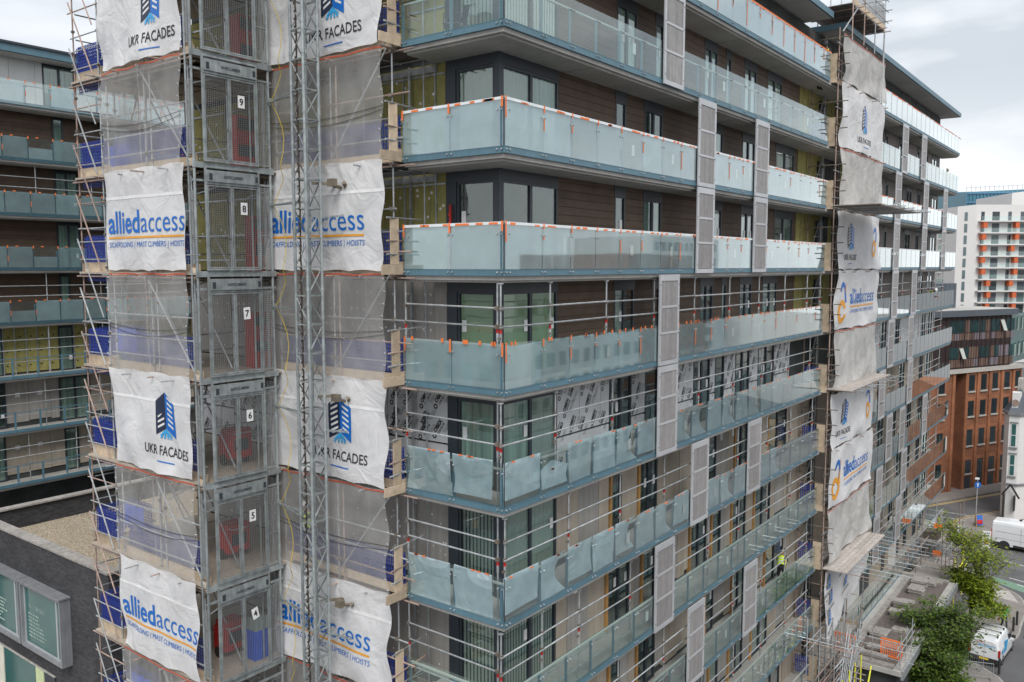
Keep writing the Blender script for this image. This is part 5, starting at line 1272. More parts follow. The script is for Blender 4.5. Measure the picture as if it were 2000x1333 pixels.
# stacks of paving slabs
rr = random.Random(9); k = 0
SL = [(31.2, -1.6, 3), (31.9, -2.1, 2), (32.8, -1.3, 5), (33.6, -1.3, 3), (36.6, -1.5, 5), (37.4, -1.9, 3), (38.2, -1.3, 6), (38.9, -1.5, 3), (41.0, -1.6, 5), (41.7, -1.5, 4), (42.5, -1.5, 6), (43.1, -1.9, 4), (43.5, -1.3, 3), (43.8, -2.2, 2), (34.5, -2.1, 2)]
SLW = ['nearest the orange mesh panel', 'low pile by the orange mesh panel', 'tall pile in the near row', 'third pile of the near row', 'tall pile at the middle of the podium', 'small middle pile toward the street', 'tallest pile at the middle', 'low pile past the middle', 'first pile of the far group', 'second pile of the far group', 'tallest pile of the far group', 'tall pile near the far end', 'low pile near the far end', 'farthest low pile', 'thin pile between near and middle groups']
for (x, y, nn), w_ in zip(SL, SLW):
    g = thing('paving_slab_stack', 'stack of pale paving slabs on the podium, ' + w_, 'slabs', (x, y, pz + .02), group='stacks of paving slabs on the podium')
    for i in range(nn): b = MB(); dx, dy = rr.uniform(-.06, .06), rr.uniform(-.06, .06); b.box(x - .3 + dx, y - .42 + dy, pz + .03 + i * .075, x + .3 + dx, y + .42 + dy, pz + .095 + i * .075); part('slab', b, 'coping_stone', g)
for (x, y, w_) in ((30.6, -2.5, 'near the podium corner'), (29.9, -.3, 'behind the scaffold poles')):
    g = thing('mesh_barrier', 'orange plastic mesh panel ' + w_, 'barrier', (x, y, pz)); b = MB(); b.box(x - .03, y - .55, pz + .05, x + .03, y + .55, pz + .13); b.box(x - .03, y - .55, pz + .95, x + .03, y + .55, pz + 1.03); b.box(x - .03, y - .55, pz + .13, x + .03, y - .49, pz + .95); b.box(x - .03, y + .49, pz + .13, x + .03, y + .55, pz + .95); part('frame', b, 'tape_orange', g)
    b = MB()
    for k in range(9): b.box(x - .01, y - .49 + k * .11, pz + .131, x + .01, y - .46 + k * .11, pz + .949)
    for k in range(6): b.box(x - .018, y - .489, pz + .2 + k * .13, x - .0101, y + .489, pz + .225 + k * .13)
    part('mesh', b, 'tape_orange', g)
g = thing('guard_rail', 'tube railing round the near end of the podium', 'guard rail', (30, -3, pz), group='tubular guard rails standing on the balconies')
for (x, y) in ((29.4, -3.2), (30.7, -3.2), (32.0, -3.2), (29.4, -1.8), (29.4, -.4)): b = MB(); b.tube((x, y, pz), (x, y, pz + 1.9), .026); part('post', b, 'galv', g)
for zz in (.6, 1.1, 1.5): b = MB(); b.tube((29.2, -3.9, pz + zz), (29.2, .8, pz + zz), .026); part('rail', b, 'galv', g); b = MB(); b.tube((28.6, -3.2, pz + zz - .1), (32.6, -3.2, pz + zz - .1), .026); part('rail', b, 'galv', g)
# street-level facade behind the podium, doors
b = MB()
for (a, c) in ((34, 34.9), (38.2, 40.4), (43.5, 44.4), (46, 48.5)): b.box(a, 1.14, pz + .05, c, 1.26, pz + 2.6)
part('door', b, 'frame_dark', bld)
for (a, c) in ((31, 34), (34.9, 38.2), (40.4, 43.5), (44.4, 46)):
    m = MB(); m.box(a + .02, 1.15, pz + .15, c - .02, 1.26, pz + 2.7); part('concrete_panel', m, 'white_paint' if a == 34.9 else 'sheathing', bld)

# scaffold over the entrance at the far end, with loaded decks
fs = thing('entrance_scaffold', 'low birdcage scaffold over the entrance with boarded decks and yellow sleeves', 'scaffold', (54, -2, GZ))
rr = random.Random(31)
for x in (50.6, 52.2, 53.8, 55.4, 57.2, 58.8):
    for y in (-3.9, -2.3, -.5): b = MB(); b.tube((x, y, GZ), (x, y, -20.9 + (3.4 if (x > 54 and y < -3) or rr.random() < .4 else .5)), .028); part('standard', b, 'galv' if rr.random() < .6 else 'rust', fs)
for zz in (-23.6, -22.6, -21.5, -20.6, -19.6, -18.7):
    for y in (-3.9, -2.3, -.5):
        if zz > -20 and y > -1: continue
        b = MB(); b.tube((50.3, y - .04, zz), (59.2, y - .04, zz), .026); part('ledger', b, rr.choice(['galv', 'rust', 'coupler']), fs)
    for x in (50.6, 53.8, 57.2, 58.8): b = MB(); b.tube((x + .04, -4.3, zz - .06), (x + .04, -.2, zz - .06), .026); part('transom', b, 'galv', fs)
for i in range(14): b = MB(); b.box(50.4 + i * .235 * 1.0, -4.4, -21.3, 50.4 + i * .235 + .225, -2.0, -21.26); part('scaffold_board', b, 'timber_grey', fs)
for i in range(8): b = MB(); b.box(54.4 , -3.8 + i * .235, -20.0, 58.4, -3.8 + i * .235 + .225, -19.96); part('scaffold_board', b, 'timber_grey', fs)
b = MB(); b.box(54.6, -2.9, -19.95, 56.0, -1.9, -19.3); part('loaded_hopper', b, 'timber_dark', fs)
for (a, c) in ((-18.9, 0), (-20.9, 1)): b = MB(); b.box(54.2, -3.3, a, 54.24, -2.7, a + .4); part('orange_mesh', b, 'tape_orange', fs)
b = MB(); b.box(54.2, -3.9, -19.9, 57.6, -3.86, -19.2); part('white_sheet', b, 'banner', fs)
for (x, y) in ((58.8, -4.0), (55.4, -4.0), (52.2, -4.0)): b = MB(); b.tube((x, y, GZ), (x, y, -21.2), .04); part('foam_sleeve', b, 'yellow_safety', fs)
for zz in (-21.6, -22.2): b = MB(); b.tube((50.5, -4.4, zz), (58.6, -4.4, zz), .035); part('foam_sleeve', b, 'yellow_safety', fs)
b = MB(); b.tube((58.9, -4.3, -20.6), (60.4, -5.4, GZ), .035); part('foam_sleeve', b, 'yellow_safety', fs)
fs.location.x -= 3.8; fs.location.y += 1.9
b = MB(); b.box(49.9, .2, GZ, 56.4, 1.25, -21.9); b.box(49.8, -.6, -21.9, 56.6, 1.26, -21.5); part('canopy', b, 'concrete', pdm)

# ------------------------------------------------------------------ brick warehouse with dark glazed top
U = Vector((.90021, -.43546, 0)); P0 = Vector((86.27, 4.55, 0)); NRM = Vector((-.43546, -.90021, 0))
def wp(s, z, o=0): return P0 + U * s + NRM * o + Vector((0, 0, z))
def wbox(mb, s0, s1, z0, z1, o0, o1):
    """box on the warehouse facade: s along it, o outward"""
    v = [wp(s, z, o) for z in (z0, z1) for (s, o) in ((s0, o1), (s1, o1), (s1, o0), (s0, o0))]
    return mb.add(v, [(0, 3, 2, 1), (4, 5, 6, 7), (0, 1, 5, 4), (1, 2, 6, 5), (2, 3, 7, 6), (3, 0, 4, 7)])
wh = thing('brick_warehouse', 'red brick warehouse with a dark bronze glazed storey on top, beyond the street', 'building', (90, 3, GZ))
b = MB(); wbox(b, -14, 1.0, GZ, -11.6, -14, 0); wbox(b, 2.62, 12.6, GZ, -11.6, -14, 0); wbox(b, 1.0, 2.62, GZ, -11.6, -14, -2.5); part('wall', b, 'brick_red', wh)
b = MB(); wbox(b, -14, 12.9, -11.6, -11.15, -14, .28); part('cornice', b, 'sill_stone', wh)
b = MB(); 
for s in (.35, 2.62, 4.6, 6.75, 8.9, 11.0): wbox(b, s, s + .42, GZ, -11.61, 0, .12)
for s in (-3.2, -6.2): wbox(b, s, s + .42, GZ, -11.61, 0, .12)
part('pier', b, 'brick_orange', wh)
rows = [(-11.9, -13.75), (-14.85, -16.6), (-18.1, -19.95), (-21.6, -23.15)]
for ri, (zt, zb) in enumerate(rows):
    for s in (3.2, 5.3, 7.35, 9.5, 11.5, -1.9, -4.6, -7.4):
        m = MB(); f = .1; wd = 1.05
        if ri == 3 and s == 5.3: zb_ = -24.8
        else: zb_ = zb
        wbox(m, s, s + wd, zb_, zt, .0, .015); w_ = part('window', m, 'frame_dark', wh)
        m = MB(); wbox(m, s + .1, s + wd / 2 - .03, zb_ + .1, zt - .1, .02, .03); wbox(m, s + wd / 2 + .03, s + wd - .1, zb_ + .1, zt - .1, .02, .03); part('pane', m, 'dark_glass', w_)
        m = MB(); wbox(m, s - .12, s + wd + .12, zb_ - .16, zb_, 0, .14); part('sill', m, 'sill_stone', w_)
        m = MB(); wbox(m, s - .15, s + wd + .15, zt, zt + .34, 0, .05); wbox(m, s - .22, s - .001, zb_, zt, 0, .05); wbox(m, s + wd + .001, s + wd + .22, zb_, zt, 0, .05); part('window_surround', m, 'brick_orange', w_)
b = MB()
for s in (3.2, 7.35, 9.5, 11.5): wbox(b, s, s + 1.05, -24.9, -23.55, 0, .02)
part('basement_window', b, 'frame_dark', wh)
b = MB(); wbox(b, 1.05, 2.6, GZ, -22.2, -2.4, -2.3); part('gate', b, 'frame_dark', wh)
pm('dark_teal', (.02, .055, .06), .1, 0, .4, .5, spec=.8); pm('bronze', (.05, .036, .036), .35, .3, .15, 1, rnd=.1); pm('bronze_pane', (.15, .10, .08), .3, 0, .15, 1, rnd=.25); pm('mauve_pane', (.17, .15, .17), .3, 0, .1, 1, rnd=.1); pm('slate_grey', (.085, .10, .12), .5, 0, .08, .5)
b = MB(); wbox(b, -12, 10.4, -11.1, -5.3, -13, .0); part('glazed_storey', b, 'bronze', wh)
b = MB(); wbox(b, -14, 10.9, -5.3, -4.62, -14, .45); part('fascia', b, 'slate_grey', wh)
b = MB(); wbox(b, -13.9, 10.8, -4.62, -4.58, -13.9, .4); part('roof', b, 'concrete', wh)
rr = random.Random(4)
for (zt, zb, kind) in ((-5.75, -7.1, 'win'), (-7.2, -7.95, 'low'), (-8.75, -10.0, 'win2'), (-10.1, -10.95, 'low')):
    s = -.35
    while s < 10.0:
        for q in range(3 if int((s + .35) / 2.65) % 2 == 0 else 2):
            wd = .78 if int((s + .35) / 2.65) % 2 == 0 else .82
            s2 = s + wd - .08; m = MB(); wbox(m, s, s2, zb, zt, .005, .03)
            mt = 'dark_teal' if (kind == 'win' and rr.random() < .68) or (kind == 'win2' and rr.random() < .35) else rr.choice(['bronze_pane', 'bronze_pane', 'mauve_pane'])
            part('pane', m, mt, wh)
            if kind[:3] == 'win' and rr.random() < .10:
                m = MB(); m.add([wp(s + .05, zb + .05, .5), wp(s2, zb + .0, .45), wp(s2 - .05, zt - .1, .05), wp(s, zt - .1, .05), wp(s + .05, zb + .05, .54), wp(s2, zb, .49), wp(s2 - .05, zt - .1, .09), wp(s, zt - .1, .09)], [(0, 1, 2, 3), (7, 6, 5, 4), (0, 4, 5, 1), (1, 5, 6, 2), (2, 6, 7, 3), (3, 7, 4, 0)]); part('open_sash', m, 'dark_glass' if rr.random() < .6 else 'blind', wh)
            s += wd
        s += .22
for k in range(14): s = -4.0 + k * 1.12
b = MB()
for k in range(14): wbox(b, -1.0 + k * .86, -1.0 + k * .86 + .05, -11.0, -5.35, .031, .06)
part('mullion', b, 'bronze', wh)
# glass return face at its corner
b = MB(); q0 = wp(10.4, 0); dirn = Vector((.97, -.1, 0)).normalized()
v = [q0 + Vector((0, 0, -11)), q0 + dirn * 9 + Vector((0, 0, -11)), q0 + dirn * 9 + Vector((0, 0, -5.3)), q0 + Vector((0, 0, -5.3))]; b.add(v, [(0, 1, 2, 3)]); part('pane', b, 'teal_glass', wh)
for k in range(7): b = MB(); p = q0 + dirn * (.8 + k * 1.0) + Vector((-.15, -.3, 0)); b.box(p.x, p.y, -7.2 if k % 2 else -10.2, p.x + .7, p.y + .05, -5.8 if k % 2 else -8.8); part('open_sash', b, 'curtain_teal', wh)
gb = MB(); wbox(gb, -2.5, 4.9, -4.58, -1.75, -9, -3.2)
g = thing('plant_room', 'dark grey clad plant room on the warehouse roof', 'rooftop box', tuple(wp(1.2, -4.58, -6))); b = gb; part('wall', b, 'slate_grey', g)
b = MB(); wbox(b, .5, 1.4, -4.5, -2.6, -3.199, -3.17); part('window', b, 'curtain_teal', g)
b = MB()
for k in range(1, 5): wbox(b, 1.6 + k * .7, 1.62 + k * .7, -4.5, -1.8, -3.199, -3.18)
part('panel_joint', b, 'frame_dark', g)

# ------------------------------------------------------------------ white pub corner building and red neighbour
pb = thing('white_corner_building', 'narrow white painted corner house with black timbered porch and slate turret', 'building', (80, -3, GZ))
def ppt(x, y): return (x, y)
ptw = [(79.0, -1.75), (79.0, -3.05), (80.2, -3.9), (86, -4.1), (86, -1.2), (80.4, -.9)]
b = MB(); b.prism([(79.15, -2.05), (79.15, -2.95), (80.2, -3.75), (81.3, -3.75), (87, -3.9), (87, -2.4), (80.4, -1.5)], GZ, -14.4); part('wall', b, 'white_paint', pb)
b = MB(); b.prism([(78.95, -1.95), (78.95, -3.05), (80.15, -3.95), (87, -4.1), (87, -2.3), (80.3, -1.3)], -14.4, -14.1); b.prism([(79.0, -1.95), (79.0, -3.05), (80.15, -3.9), (81, -3.9), (81, -1.6)], -21.4, -21.25); part('cornice', b, 'zinc', pb)
b = MB(); b.add([(79.0, -2.0, -14.1), (79.0, -3.0, -14.1), (80.15, -3.9, -14.1), (87, -4.1, -14.1), (87, -2.4, -14.1), (80.3, -1.4, -14.1), (80.6, -2.6, -12.0), (87, -3.2, -12.0)], [(0, 1, 6), (1, 2, 6), (2, 3, 7, 6), (5, 0, 6), (4, 5, 6, 7), (3, 4, 7)]); part('roof', b, 'slate_grey', pb)
b = MB(); b.prism([(79.3, -2.2), (79.3, -2.7), (80.4, -2.9), (80.4, -2.1)], -14.1, -12.2); part('gablet', b, 'white_paint', pb); b = MB(); b.tube((79.28, -2.5, -13.2), (79.22, -2.5, -13.2), .33, 14); part('round_window', b, 'rust', pb)
b = MB(); b.box(81.4, -3.2, -12.6, 82.4, -2.4, -11.0); part('chimney', b, 'sill_stone', pb)
for (za, zc) in ((-15.2, -17.6), (-18.3, -20.5)):
    m = MB(); m.box(79.10, -2.75, zc, 79.149, -2.25, za); w_ = part('window', m, 'white_paint', pb); m = MB(); m.box(79.07, -2.68, zc + .1, 79.099, -2.32, (za + zc) / 2 - .05); m.box(79.07, -2.68, (za + zc) / 2 + .05, 79.099, -2.32, za - .1); part('pane', m, 'teal_glass', w_)
    m = MB(); m.box(79.0, -2.85, zc - .15, 79.149, -2.15, zc); m.box(79.05, -2.85, za, 79.149, -2.15, za + .12); part('sill', m, 'zinc', w_)
b = MB(); b.bar((78.7, -2.5, -21.3), (78.7, -3.3, -22.6), .1, .16); b.bar((78.7, -2.5, -21.3), (78.7, -1.8, -22.4), .1, .16); b.box(78.65, -2.95, -23.9, 79.14, -2.82, -22.4); b.box(78.65, -2.0, -24.9, 79.14, -1.88, -22.4); part('porch', b, 'print_black', pb)
b = MB(); b.prism([(80.2, -3.98), (80.2, -4.35), (90, -9.5), (90, -3.9)], GZ, -12.5); solo('red_brick_house', b, 'brick_red', 'plain red brick house beside the white corner house, cut by the right edge', 'building')

# ------------------------------------------------------------------ white apartment tower with orange panels
pm('tower_white', (.66, .65, .64), .7, 0, .04, .1); pm('orange_panel', (.55, .12, .04), .6, var=.1); pm('tower_glass', (.12, .17, .18), .15, 0, .2, .3); pm('glass_blue', (.10, .24, .38), .12, .1, .2, .05); pm('glass_teal', (.06, .20, .27), .12, .1, .25, .05); pm('far_green_glass', (.28, .38, .35), .2)
aw = thing('apartment_tower', 'white apartment tower with orange strips and glass balconies in the distance', 'building', (236, 20, GZ))
c0 = Vector((231.9, 24.5, 0)); rt = Vector((.6028, -.7979, 0)); bk = Vector((.7979, .6028, 0))
def tb_(mb, s0, s1, z0, z1, o0, o1):
    v = [c0 + rt * s - bk * o + Vector((0, 0, z)) for z in (z0, z1) for (s, o) in ((s0, o1), (s1, o1), (s1, o0), (s0, o0))]
    return mb.add(v, [(0, 3, 2, 1), (4, 5, 6, 7), (0, 1, 5, 4), (1, 2, 6, 5), (2, 3, 7, 6), (3, 0, 4, 7)])
b = MB(); tb_(b, 0, 40, GZ, 16, -14, 0)
lf = Vector((-.25, 1, 0)).normalized()
cL = c0 + lf * 4.3; v = [c0 + Vector((0, 0, GZ)), cL + Vector((0, 0, GZ)), cL + Vector((0, 0, 15.6)), c0 + Vector((0, 0, 16))]; w = [p + bk * 13.9 for p in v]; b.add(v + w, [(0, 1, 2, 3), (7, 6, 5, 4), (0, 4, 5, 1), (3, 2, 6, 7), (1, 5, 6, 2)]); part('wall', b, 'tower_white', aw)
for i in range(12):
    z = 12.1 - i * 3.0
    b = MB(); tb_(b, .6, 40, z - .55, z - .25, 0, 1.6); sl = part('balcony', b, 'tower_white', aw)
    b = MB(); tb_(b, .7, 40, z - .25, z + .85, 1.5, 1.54); part('glass_panel', b, 'clear_glass', sl)
    for s in (1.3, 4.2, 8.3, 11.5, 15, 19, 23):
        b = MB(); wd = 1.9 if s in (4.2, 11.5, 19) else .9; tb_(b, s, s + wd, z - .2, z + 2.1, 0, .03); part('window', b, ['tower_glass', 'dark_glass', 'slate_grey'][(i * 7 + int(s)) % 3], aw)
    if i > 0:
        b = MB()
        for s in (1.1 + .2 * (i % 2) + (1.6 if i > 5 else 0), 8.6 + (1 if i % 3 else 0)): tb_(b, s, s + 1.0, z + .9, z + 2.45, .0, 1.45)
        part('orange_panel', b, 'orange_panel', aw)
    b = MB(); p = c0 + lf * 1.9 + Vector((-.05, -.0, z - .2)); q = c0 + lf * 2.6 + Vector((-.05, 0, z - .2)); nb = Vector((-.97, -.24, 0)) * .04
    b.add([p + nb, q + nb, q + nb + Vector((0, 0, 2.2)), p + nb + Vector((0, 0, 2.2))], [(0, 1, 2, 3)]); part('window', b, 'tower_glass', aw)
uw = thing('apartment_tower', 'upper white apartment block stepping back behind the orange-stripped tower, top right', 'building', (262, 20, GZ))
b = MB(); p = Vector((262, 20.2, 0)); q = Vector((278, -8, 0)); off = Vector((20, 12, 0))
b.add([p + Vector((0, 0, GZ)), q + Vector((0, 0, GZ)), q + off + Vector((0, 0, GZ)), p + off + Vector((0, 0, GZ)), p + Vector((0, 0, 20.8)), q + Vector((0, 0, 24.5)), q + off + Vector((0, 0, 24.5)), p + off + Vector((0, 0, 20.8))], [(0, 3, 2, 1), (4, 5, 6, 7), (0, 1, 5, 4), (1, 2, 6, 5), (2, 3, 7, 6), (3, 0, 4, 7)]); part('wall', b, 'tower_white', uw)
for k in range(7):
    b = MB(); t = .09 + k * .11; a = p + (q - p) * t + Vector((-.1, -.06, 0)); c_ = p + (q - p) * (t + (.04 if k % 2 else .022)) + Vector((-.1, -.06, 0)); b.add([a + Vector((0, 0, 14.9)), c_ + Vector((0, 0, 14.9)), c_ + Vector((0, 0, 17.4)), a + Vector((0, 0, 17.4))], [(0, 1, 2, 3)]); part('window', b, 'tower_glass', uw)
b = MB(); a = p + Vector((-1.4, -.8, 0)); c_ = q + Vector((-1.4, -.8, 0)); b.bar(a + Vector((0, 0, 14.2)), c_ + Vector((0, 0, 15.6)), 2.0, .35); part('balcony', b, 'tower_white', uw)
# left return blocks of the white tower, partly behind the near building
lw = thing('apartment_tower', 'lower white wing with pale glass balconies left of the orange-stripped tower', 'building', (240, 33, GZ))
b = MB(); b.box(237.5, 29.2, GZ, 250, 48, 14.0); part('wall', b, 'tower_white', lw)
for i in range(11):
    z = 10.6 - i * 3.0; b = MB(); b.box(236.3, 29.6, z - .3, 237.49, 34, z); b.box(236.3, 38, z - .3, 237.49, 44, z); sl = part('balcony', b, 'tower_white', lw); b = MB(); b.box(236.3, 29.6, z, 236.33, 34, z + 1.1); part('glass_panel', b, 'far_green_glass', sl)
    b = MB(); b.box(237.44, 29.9, z, 237.49, 31.2, z + 2.2); b.box(237.44, 36, z, 237.49, 37, z + 2.2); b.box(237.44, 40, z, 237.49, 42, z + 2.2); part('window', b, 'tower_glass', lw)
gt = thing('office_block', 'teal glass office block with railed roof terrace, far behind the white tower', 'building', (370, 50, GZ))
def slab3(P, Q, depth, z0, z1a, z1b):
    P = Vector(P); Q = Vector(Q); b = MB(); o = bk * depth
    return b.add([P + Vector((0, 0, z0)), Q + Vector((0, 0, z0)), Q + o + Vector((0, 0, z0)), P + o + Vector((0, 0, z0)), P + Vector((0, 0, z1a)), Q + Vector((0, 0, z1b)), Q + o + Vector((0, 0, z1b)), P + o + Vector((0, 0, z1a))], [(0, 3, 2, 1), (4, 5, 6, 7), (0, 1, 5, 4), (1, 2, 6, 5), (2, 3, 7, 6), (3, 0, 4, 7)])
Pg, Qg = (357.6, 47, 0), (378, 18, 0)
part('glass_wall', slab3(Pg, Qg, 25, GZ, 29.0, 30.6), 'glass_teal', gt)
b = MB(); P_v, Q_v = Vector(Pg), Vector(Qg)
for k in range(26): a = P_v.lerp(Q_v, k / 26) - bk * .3; b.bar(a + Vector((0, 0, GZ)), a + Vector((0, 0, 28.6)), .25, .25)
for zz in (9, 13, 17, 21, 25, 28.5): b.bar(P_v - bk * .4 + Vector((0, 0, zz)), Q_v - bk * .4 + Vector((0, 0, zz + .6)), .3, .5)
part('mullion', b, 'glass_blue', gt)
b = MB()
for k in range(20): a = P_v.lerp(Q_v, k / 20); b.bar(a + Vector((0, 0, 28.8)), a + Vector((0, 0, 31.6)), .15, .15)
b.bar(P_v + Vector((0, 0, 30.6)), Q_v + Vector((0, 0, 32.4)), .15, .15); part('roof_railing', b, 'galv', gt)
t_ = thing('office_block', 'blue glass office tower left of the teal glass block', 'building', (434, 66, GZ)); part('glass_wall', slab3((425, 76, 0), (437, 57, 0), 25, GZ, 34.5, 35.2), 'glass_blue', t_)
b = MB()
for k in range(14): a = Vector((425, 76, 0)).lerp(Vector((437, 57, 0)), k / 14) - bk * .4; b.bar(a + Vector((0, 0, GZ)), a + Vector((0, 0, 34)), .5, .5)
part('mullion', b, 'slate_grey', t_)
t_ = thing('office_block', 'small striped glass tower at the end of the near roofline', 'building', (425, 85, GZ)); part('glass_wall', slab3((417, 92, 0), (424, 80, 0), 20, GZ, 24, 24), 'glass_blue', t_); part('red_panel', slab3((415.2, 89.6, 0), (416.6, 87.5, 0), 1, GZ, 23.8, 23.8), 'mauve_pane', t_)
for k, (a, c, zz, mt) in enumerate((((150, 60, 0), (170, 30, 0), -2, 'brick_red'), ((130, -30, 0), (145, -55, 0), -8, 'tower_white'), ((260, 90, 0), (300, 40, 0), 2, 'concrete'), ((150, 110, 0), (190, 95, 0), 0, 'brick_orange'), ((60, 140, 0), (110, 140, 0), 4, 'tower_white'), ((-40, 120, 0), (20, 130, 0), 0, 'brick_red'))):
    s = slab3(a, c, 25, GZ, zz, zz); solo('city_block', s, mt, ['red brick block', 'white block', 'grey block', 'orange brick block', 'long pale block', 'second red block'][k] + ' in the city beyond the warehouse and the rear wing', 'building')

# buildings across the street (behind the viewpoint; they are what the balcony glass mirrors)
rr = random.Random(17)
for (x, y, w, d, zt, mt, lab) in ((62, -62, 26, 18, -3, 'tower_white', 'white office block across the street with rows of windows'), (95, -70, 28, 20, 2, 'brick_red', 'red brick block across the street'), (30, -66, 24, 18, -9, 'brick_orange', 'low orange brick block across the street'), (130, -84, 30, 20, 6, 'tower_white', 'tall white block far across the street'), (-2, -70, 24, 16, -5, 'concrete', 'grey concrete block across the street'), (-70, 20, 18, 40, -8, 'brick_red', 'brick terrace opposite the banners')):
    g = thing('city_block', lab, 'building', (x, y, GZ)); b = MB(); b.box(x, y, GZ, x + w, y + d, zt); part('wall', b, mt, g)
    b = MB(); z = GZ + 1.2
    while z < zt - 2.4:
        if y < 0:
            for k in range(int(w / 2.6)): b.box(x + .8 + k * 2.6, y + d, z, x + 2.3 + k * 2.6, y + d + .04, z + 1.7)
        else:
            for k in range(int(d / 2.6)): b.box(x + w, y + .8 + k * 2.6, z, x + w + .04, y + 2.3 + k * 2.6, z + 1.7)
        z += 3.0
    part('window', b, 'dark_glass', g, stuff=True)

# ------------------------------------------------------------------ vehicles
pm('van_white', (.76, .78, .80), .28, 0, .03, 1, coat=.4); pm('tyre', (.018, .018, .02), .85); pm('van_black', (.03, .03, .032), .6); pm('plate_yellow', (.75, .55, .05), .5); pm('lamp_red', (.45, .01, .01), .25); pm('van_glass', (.02, .025, .03), .08, spec=.8); pm('sign_blue', (.01, .12, .45), .5)
def wheel(parent, x, y, r, w, out):
    b = MB(); b.tube((x, y - w / 2, r), (x, y + w / 2, r), r, 24); t = part('wheel', b, 'tyre', parent)
    b = MB(); b.tube((x, y + out * w / 2, r), (x, y + out * (w / 2 + .01), r), r * .62, 20); part('rim', b, 'galv', t)
    b = MB()
    for k in range(6): a = k * math.pi / 3; b.tube((x + r * .4 * math.cos(a), y + out * (w / 2 + .01), r + r * .4 * math.sin(a)), (x + r * .4 * math.cos(a), y + out * (w / 2 + .02), r + r * .4 * math.sin(a)), r * .08, 8)
    b.tube((x, y + out * (w / 2 + .01), r), (x, y + out * (w / 2 + .04), r), r * .16, 10); part('hub_cap', b, 'tyre', t)
def loft(secs, cap=True):
    """rings of equal count joined into a body; each ring a list of points"""
    b = MB(); n = len(secs[0]); vs = [p for s in secs for p in s]
    fs = [(i * n + j, i * n + (j + 1) % n, (i + 1) * n + (j + 1) % n, (i + 1) * n + j) for i in range(len(secs) - 1) for j in range(n)]
    if cap: fs += [tuple(range(n))[::-1], tuple(range((len(secs) - 1) * n, len(secs) * n))]
    return b.add(vs, fs)
def vsec(x, hw, z0, z1, r=.12, tum=.06):
    """cross-section of a van body at x: rounded rectangle narrowing towards the roof"""
    return [(x, -hw, z0), (x, -hw - .0, z0 + (z1 - z0) * .25), (x, -hw, z0 + (z1 - z0) * .5), (x, -hw + tum, z1 - r * 1.6), (x, -hw + tum + r * .4, z1 - r * .5), (x, -hw + tum + r * 1.4, z1),
            (x, hw - tum - r * 1.4, z1), (x, hw - tum - r * .4, z1 - r * .5), (x, hw - tum, z1 - r * 1.6), (x, hw, z0 + (z1 - z0) * .5), (x, hw, z0 + (z1 - z0) * .25), (x, hw, z0)]
# large panel van: local +X is forward
lv = thing('panel_van', 'large white panel van leaving the right edge beside the pavement tip', 'van', (69.9, -2.35, GZ), R(-95))
b = loft([vsec(.0, .96, .42, 2.32, .2), vsec(.06, .99, .34, 2.42, .18), vsec(1.2, 1.0, .34, 2.5, .16), vsec(3.6, 1.0, .34, 2.5, .16), vsec(4.4, 1.0, .34, 2.42, .2), vsec(5.0, .98, .34, 1.75, .25), vsec(5.7, .9, .36, 1.2, .2)]); part('body', b, 'van_white', lv, smooth=False)
b = MB(); b.box(-.06, -.99, .32, .02, .99, .62); b.box(-.03, -1.02, .32, 1.0, -.985, .60); b.box(1.75, -1.03, .34, 4.5, -1.0, .55); part('bumper', b, 'van_black', lv)
b = MB(); b.box(-.012, -.02, .64, -.001, .02, 2.2); b.box(.3, -1.004, 1.55, 4.2, -.999, 1.58); b.box(.3, -1.004, .95, 4.2, -.999, .98); b.box(2.3, -1.0045, .7, 2.32, -.9995, 2.1); b.box(3.4, -1.0045, .7, 3.42, -.9995, 2.1); part('body_seam', b, 'zinc', lv)
b = MB(); b.box(4.0, -1.006, 1.35, 4.8, -.99, 1.95); part('side_window', b, 'van_glass', lv)
for x in (1.05, 4.75): wheel(lv, x, -.86, .36, .24, -1); wheel(lv, x, .86, .36, .24, 1)
for x in (1.05, 4.75): b = MB(); b.tube((x, -1.015, .36), (x, -1.0, .36), .45, 24); part('wheel_arch', b, 'van_black', lv)
b = MB(); b.box(1.9, .2, 2.5, 2.1, .4, 2.6); part('roof_vent', b, 'van_black', lv)
for s in (-1, 1): b = MB(); b.box(-.03, s * .97 - .06, 1.0, .02, s * .97 + .02, 1.7); part('tail_lamp', b, 'lamp_red', lv)
# small van seen from behind
sv = thing('small_van', 'small white van with red and blue lettering on its tailgate, parked beneath the tree', 'van', (42.9, -5.32, GZ), R(-5))
b = loft([vsec(.0, .80, .45, 1.62, .2, .10), vsec(.08, .88, .32, 1.76, .16, .10), vsec(1.0, .90, .30, 1.84, .15, .12), vsec(2.4, .90, .30, 1.82, .16, .14), vsec(2.9, .90, .30, 1.74, .2, .18), vsec(3.5, .89, .30, 1.15, .2, .1), vsec(4.2, .84, .32, .95, .15, .08), vsec(4.38, .75, .38, .7, .12, .06)]); part('body', b, 'van_white', sv)
b = MB(); b.box(-.06, -.86, .28, .03, .86, .56); b.box(.1, -.93, .26, 1.0, -.89, .42); b.box(1.2, -.93, .26, 3.1, -.9, .42); part('bumper', b, 'van_black', sv)
b = MB(); b.box(2.35, -.87, 1.10, 3.15, -.80, 1.5); part('side_window', b, 'van_glass', sv)
b = MB(); b.box(3.0, -1.12, 1.08, 3.12, -.9, 1.26); part('wing_mirror', b, 'van_black', sv)
for s in (-1, 1): b = MB(); b.box(-.02, s * .84 - .06, .72, .09, s * .84 + .055, 1.18); part('tail_lamp', b, 'lamp_red', sv)
b = MB(); b.box(-.075, -.27, .42, -.061, .27, .54); p_ = part('number_plate', b, 'plate_yellow', sv)
b = MB(); b.box(-.012, -.14, .86, .0, .14, .90); b.box(-.012, .0, .6, .0, .006, 1.6); part('door_handle', b, 'van_black', sv)
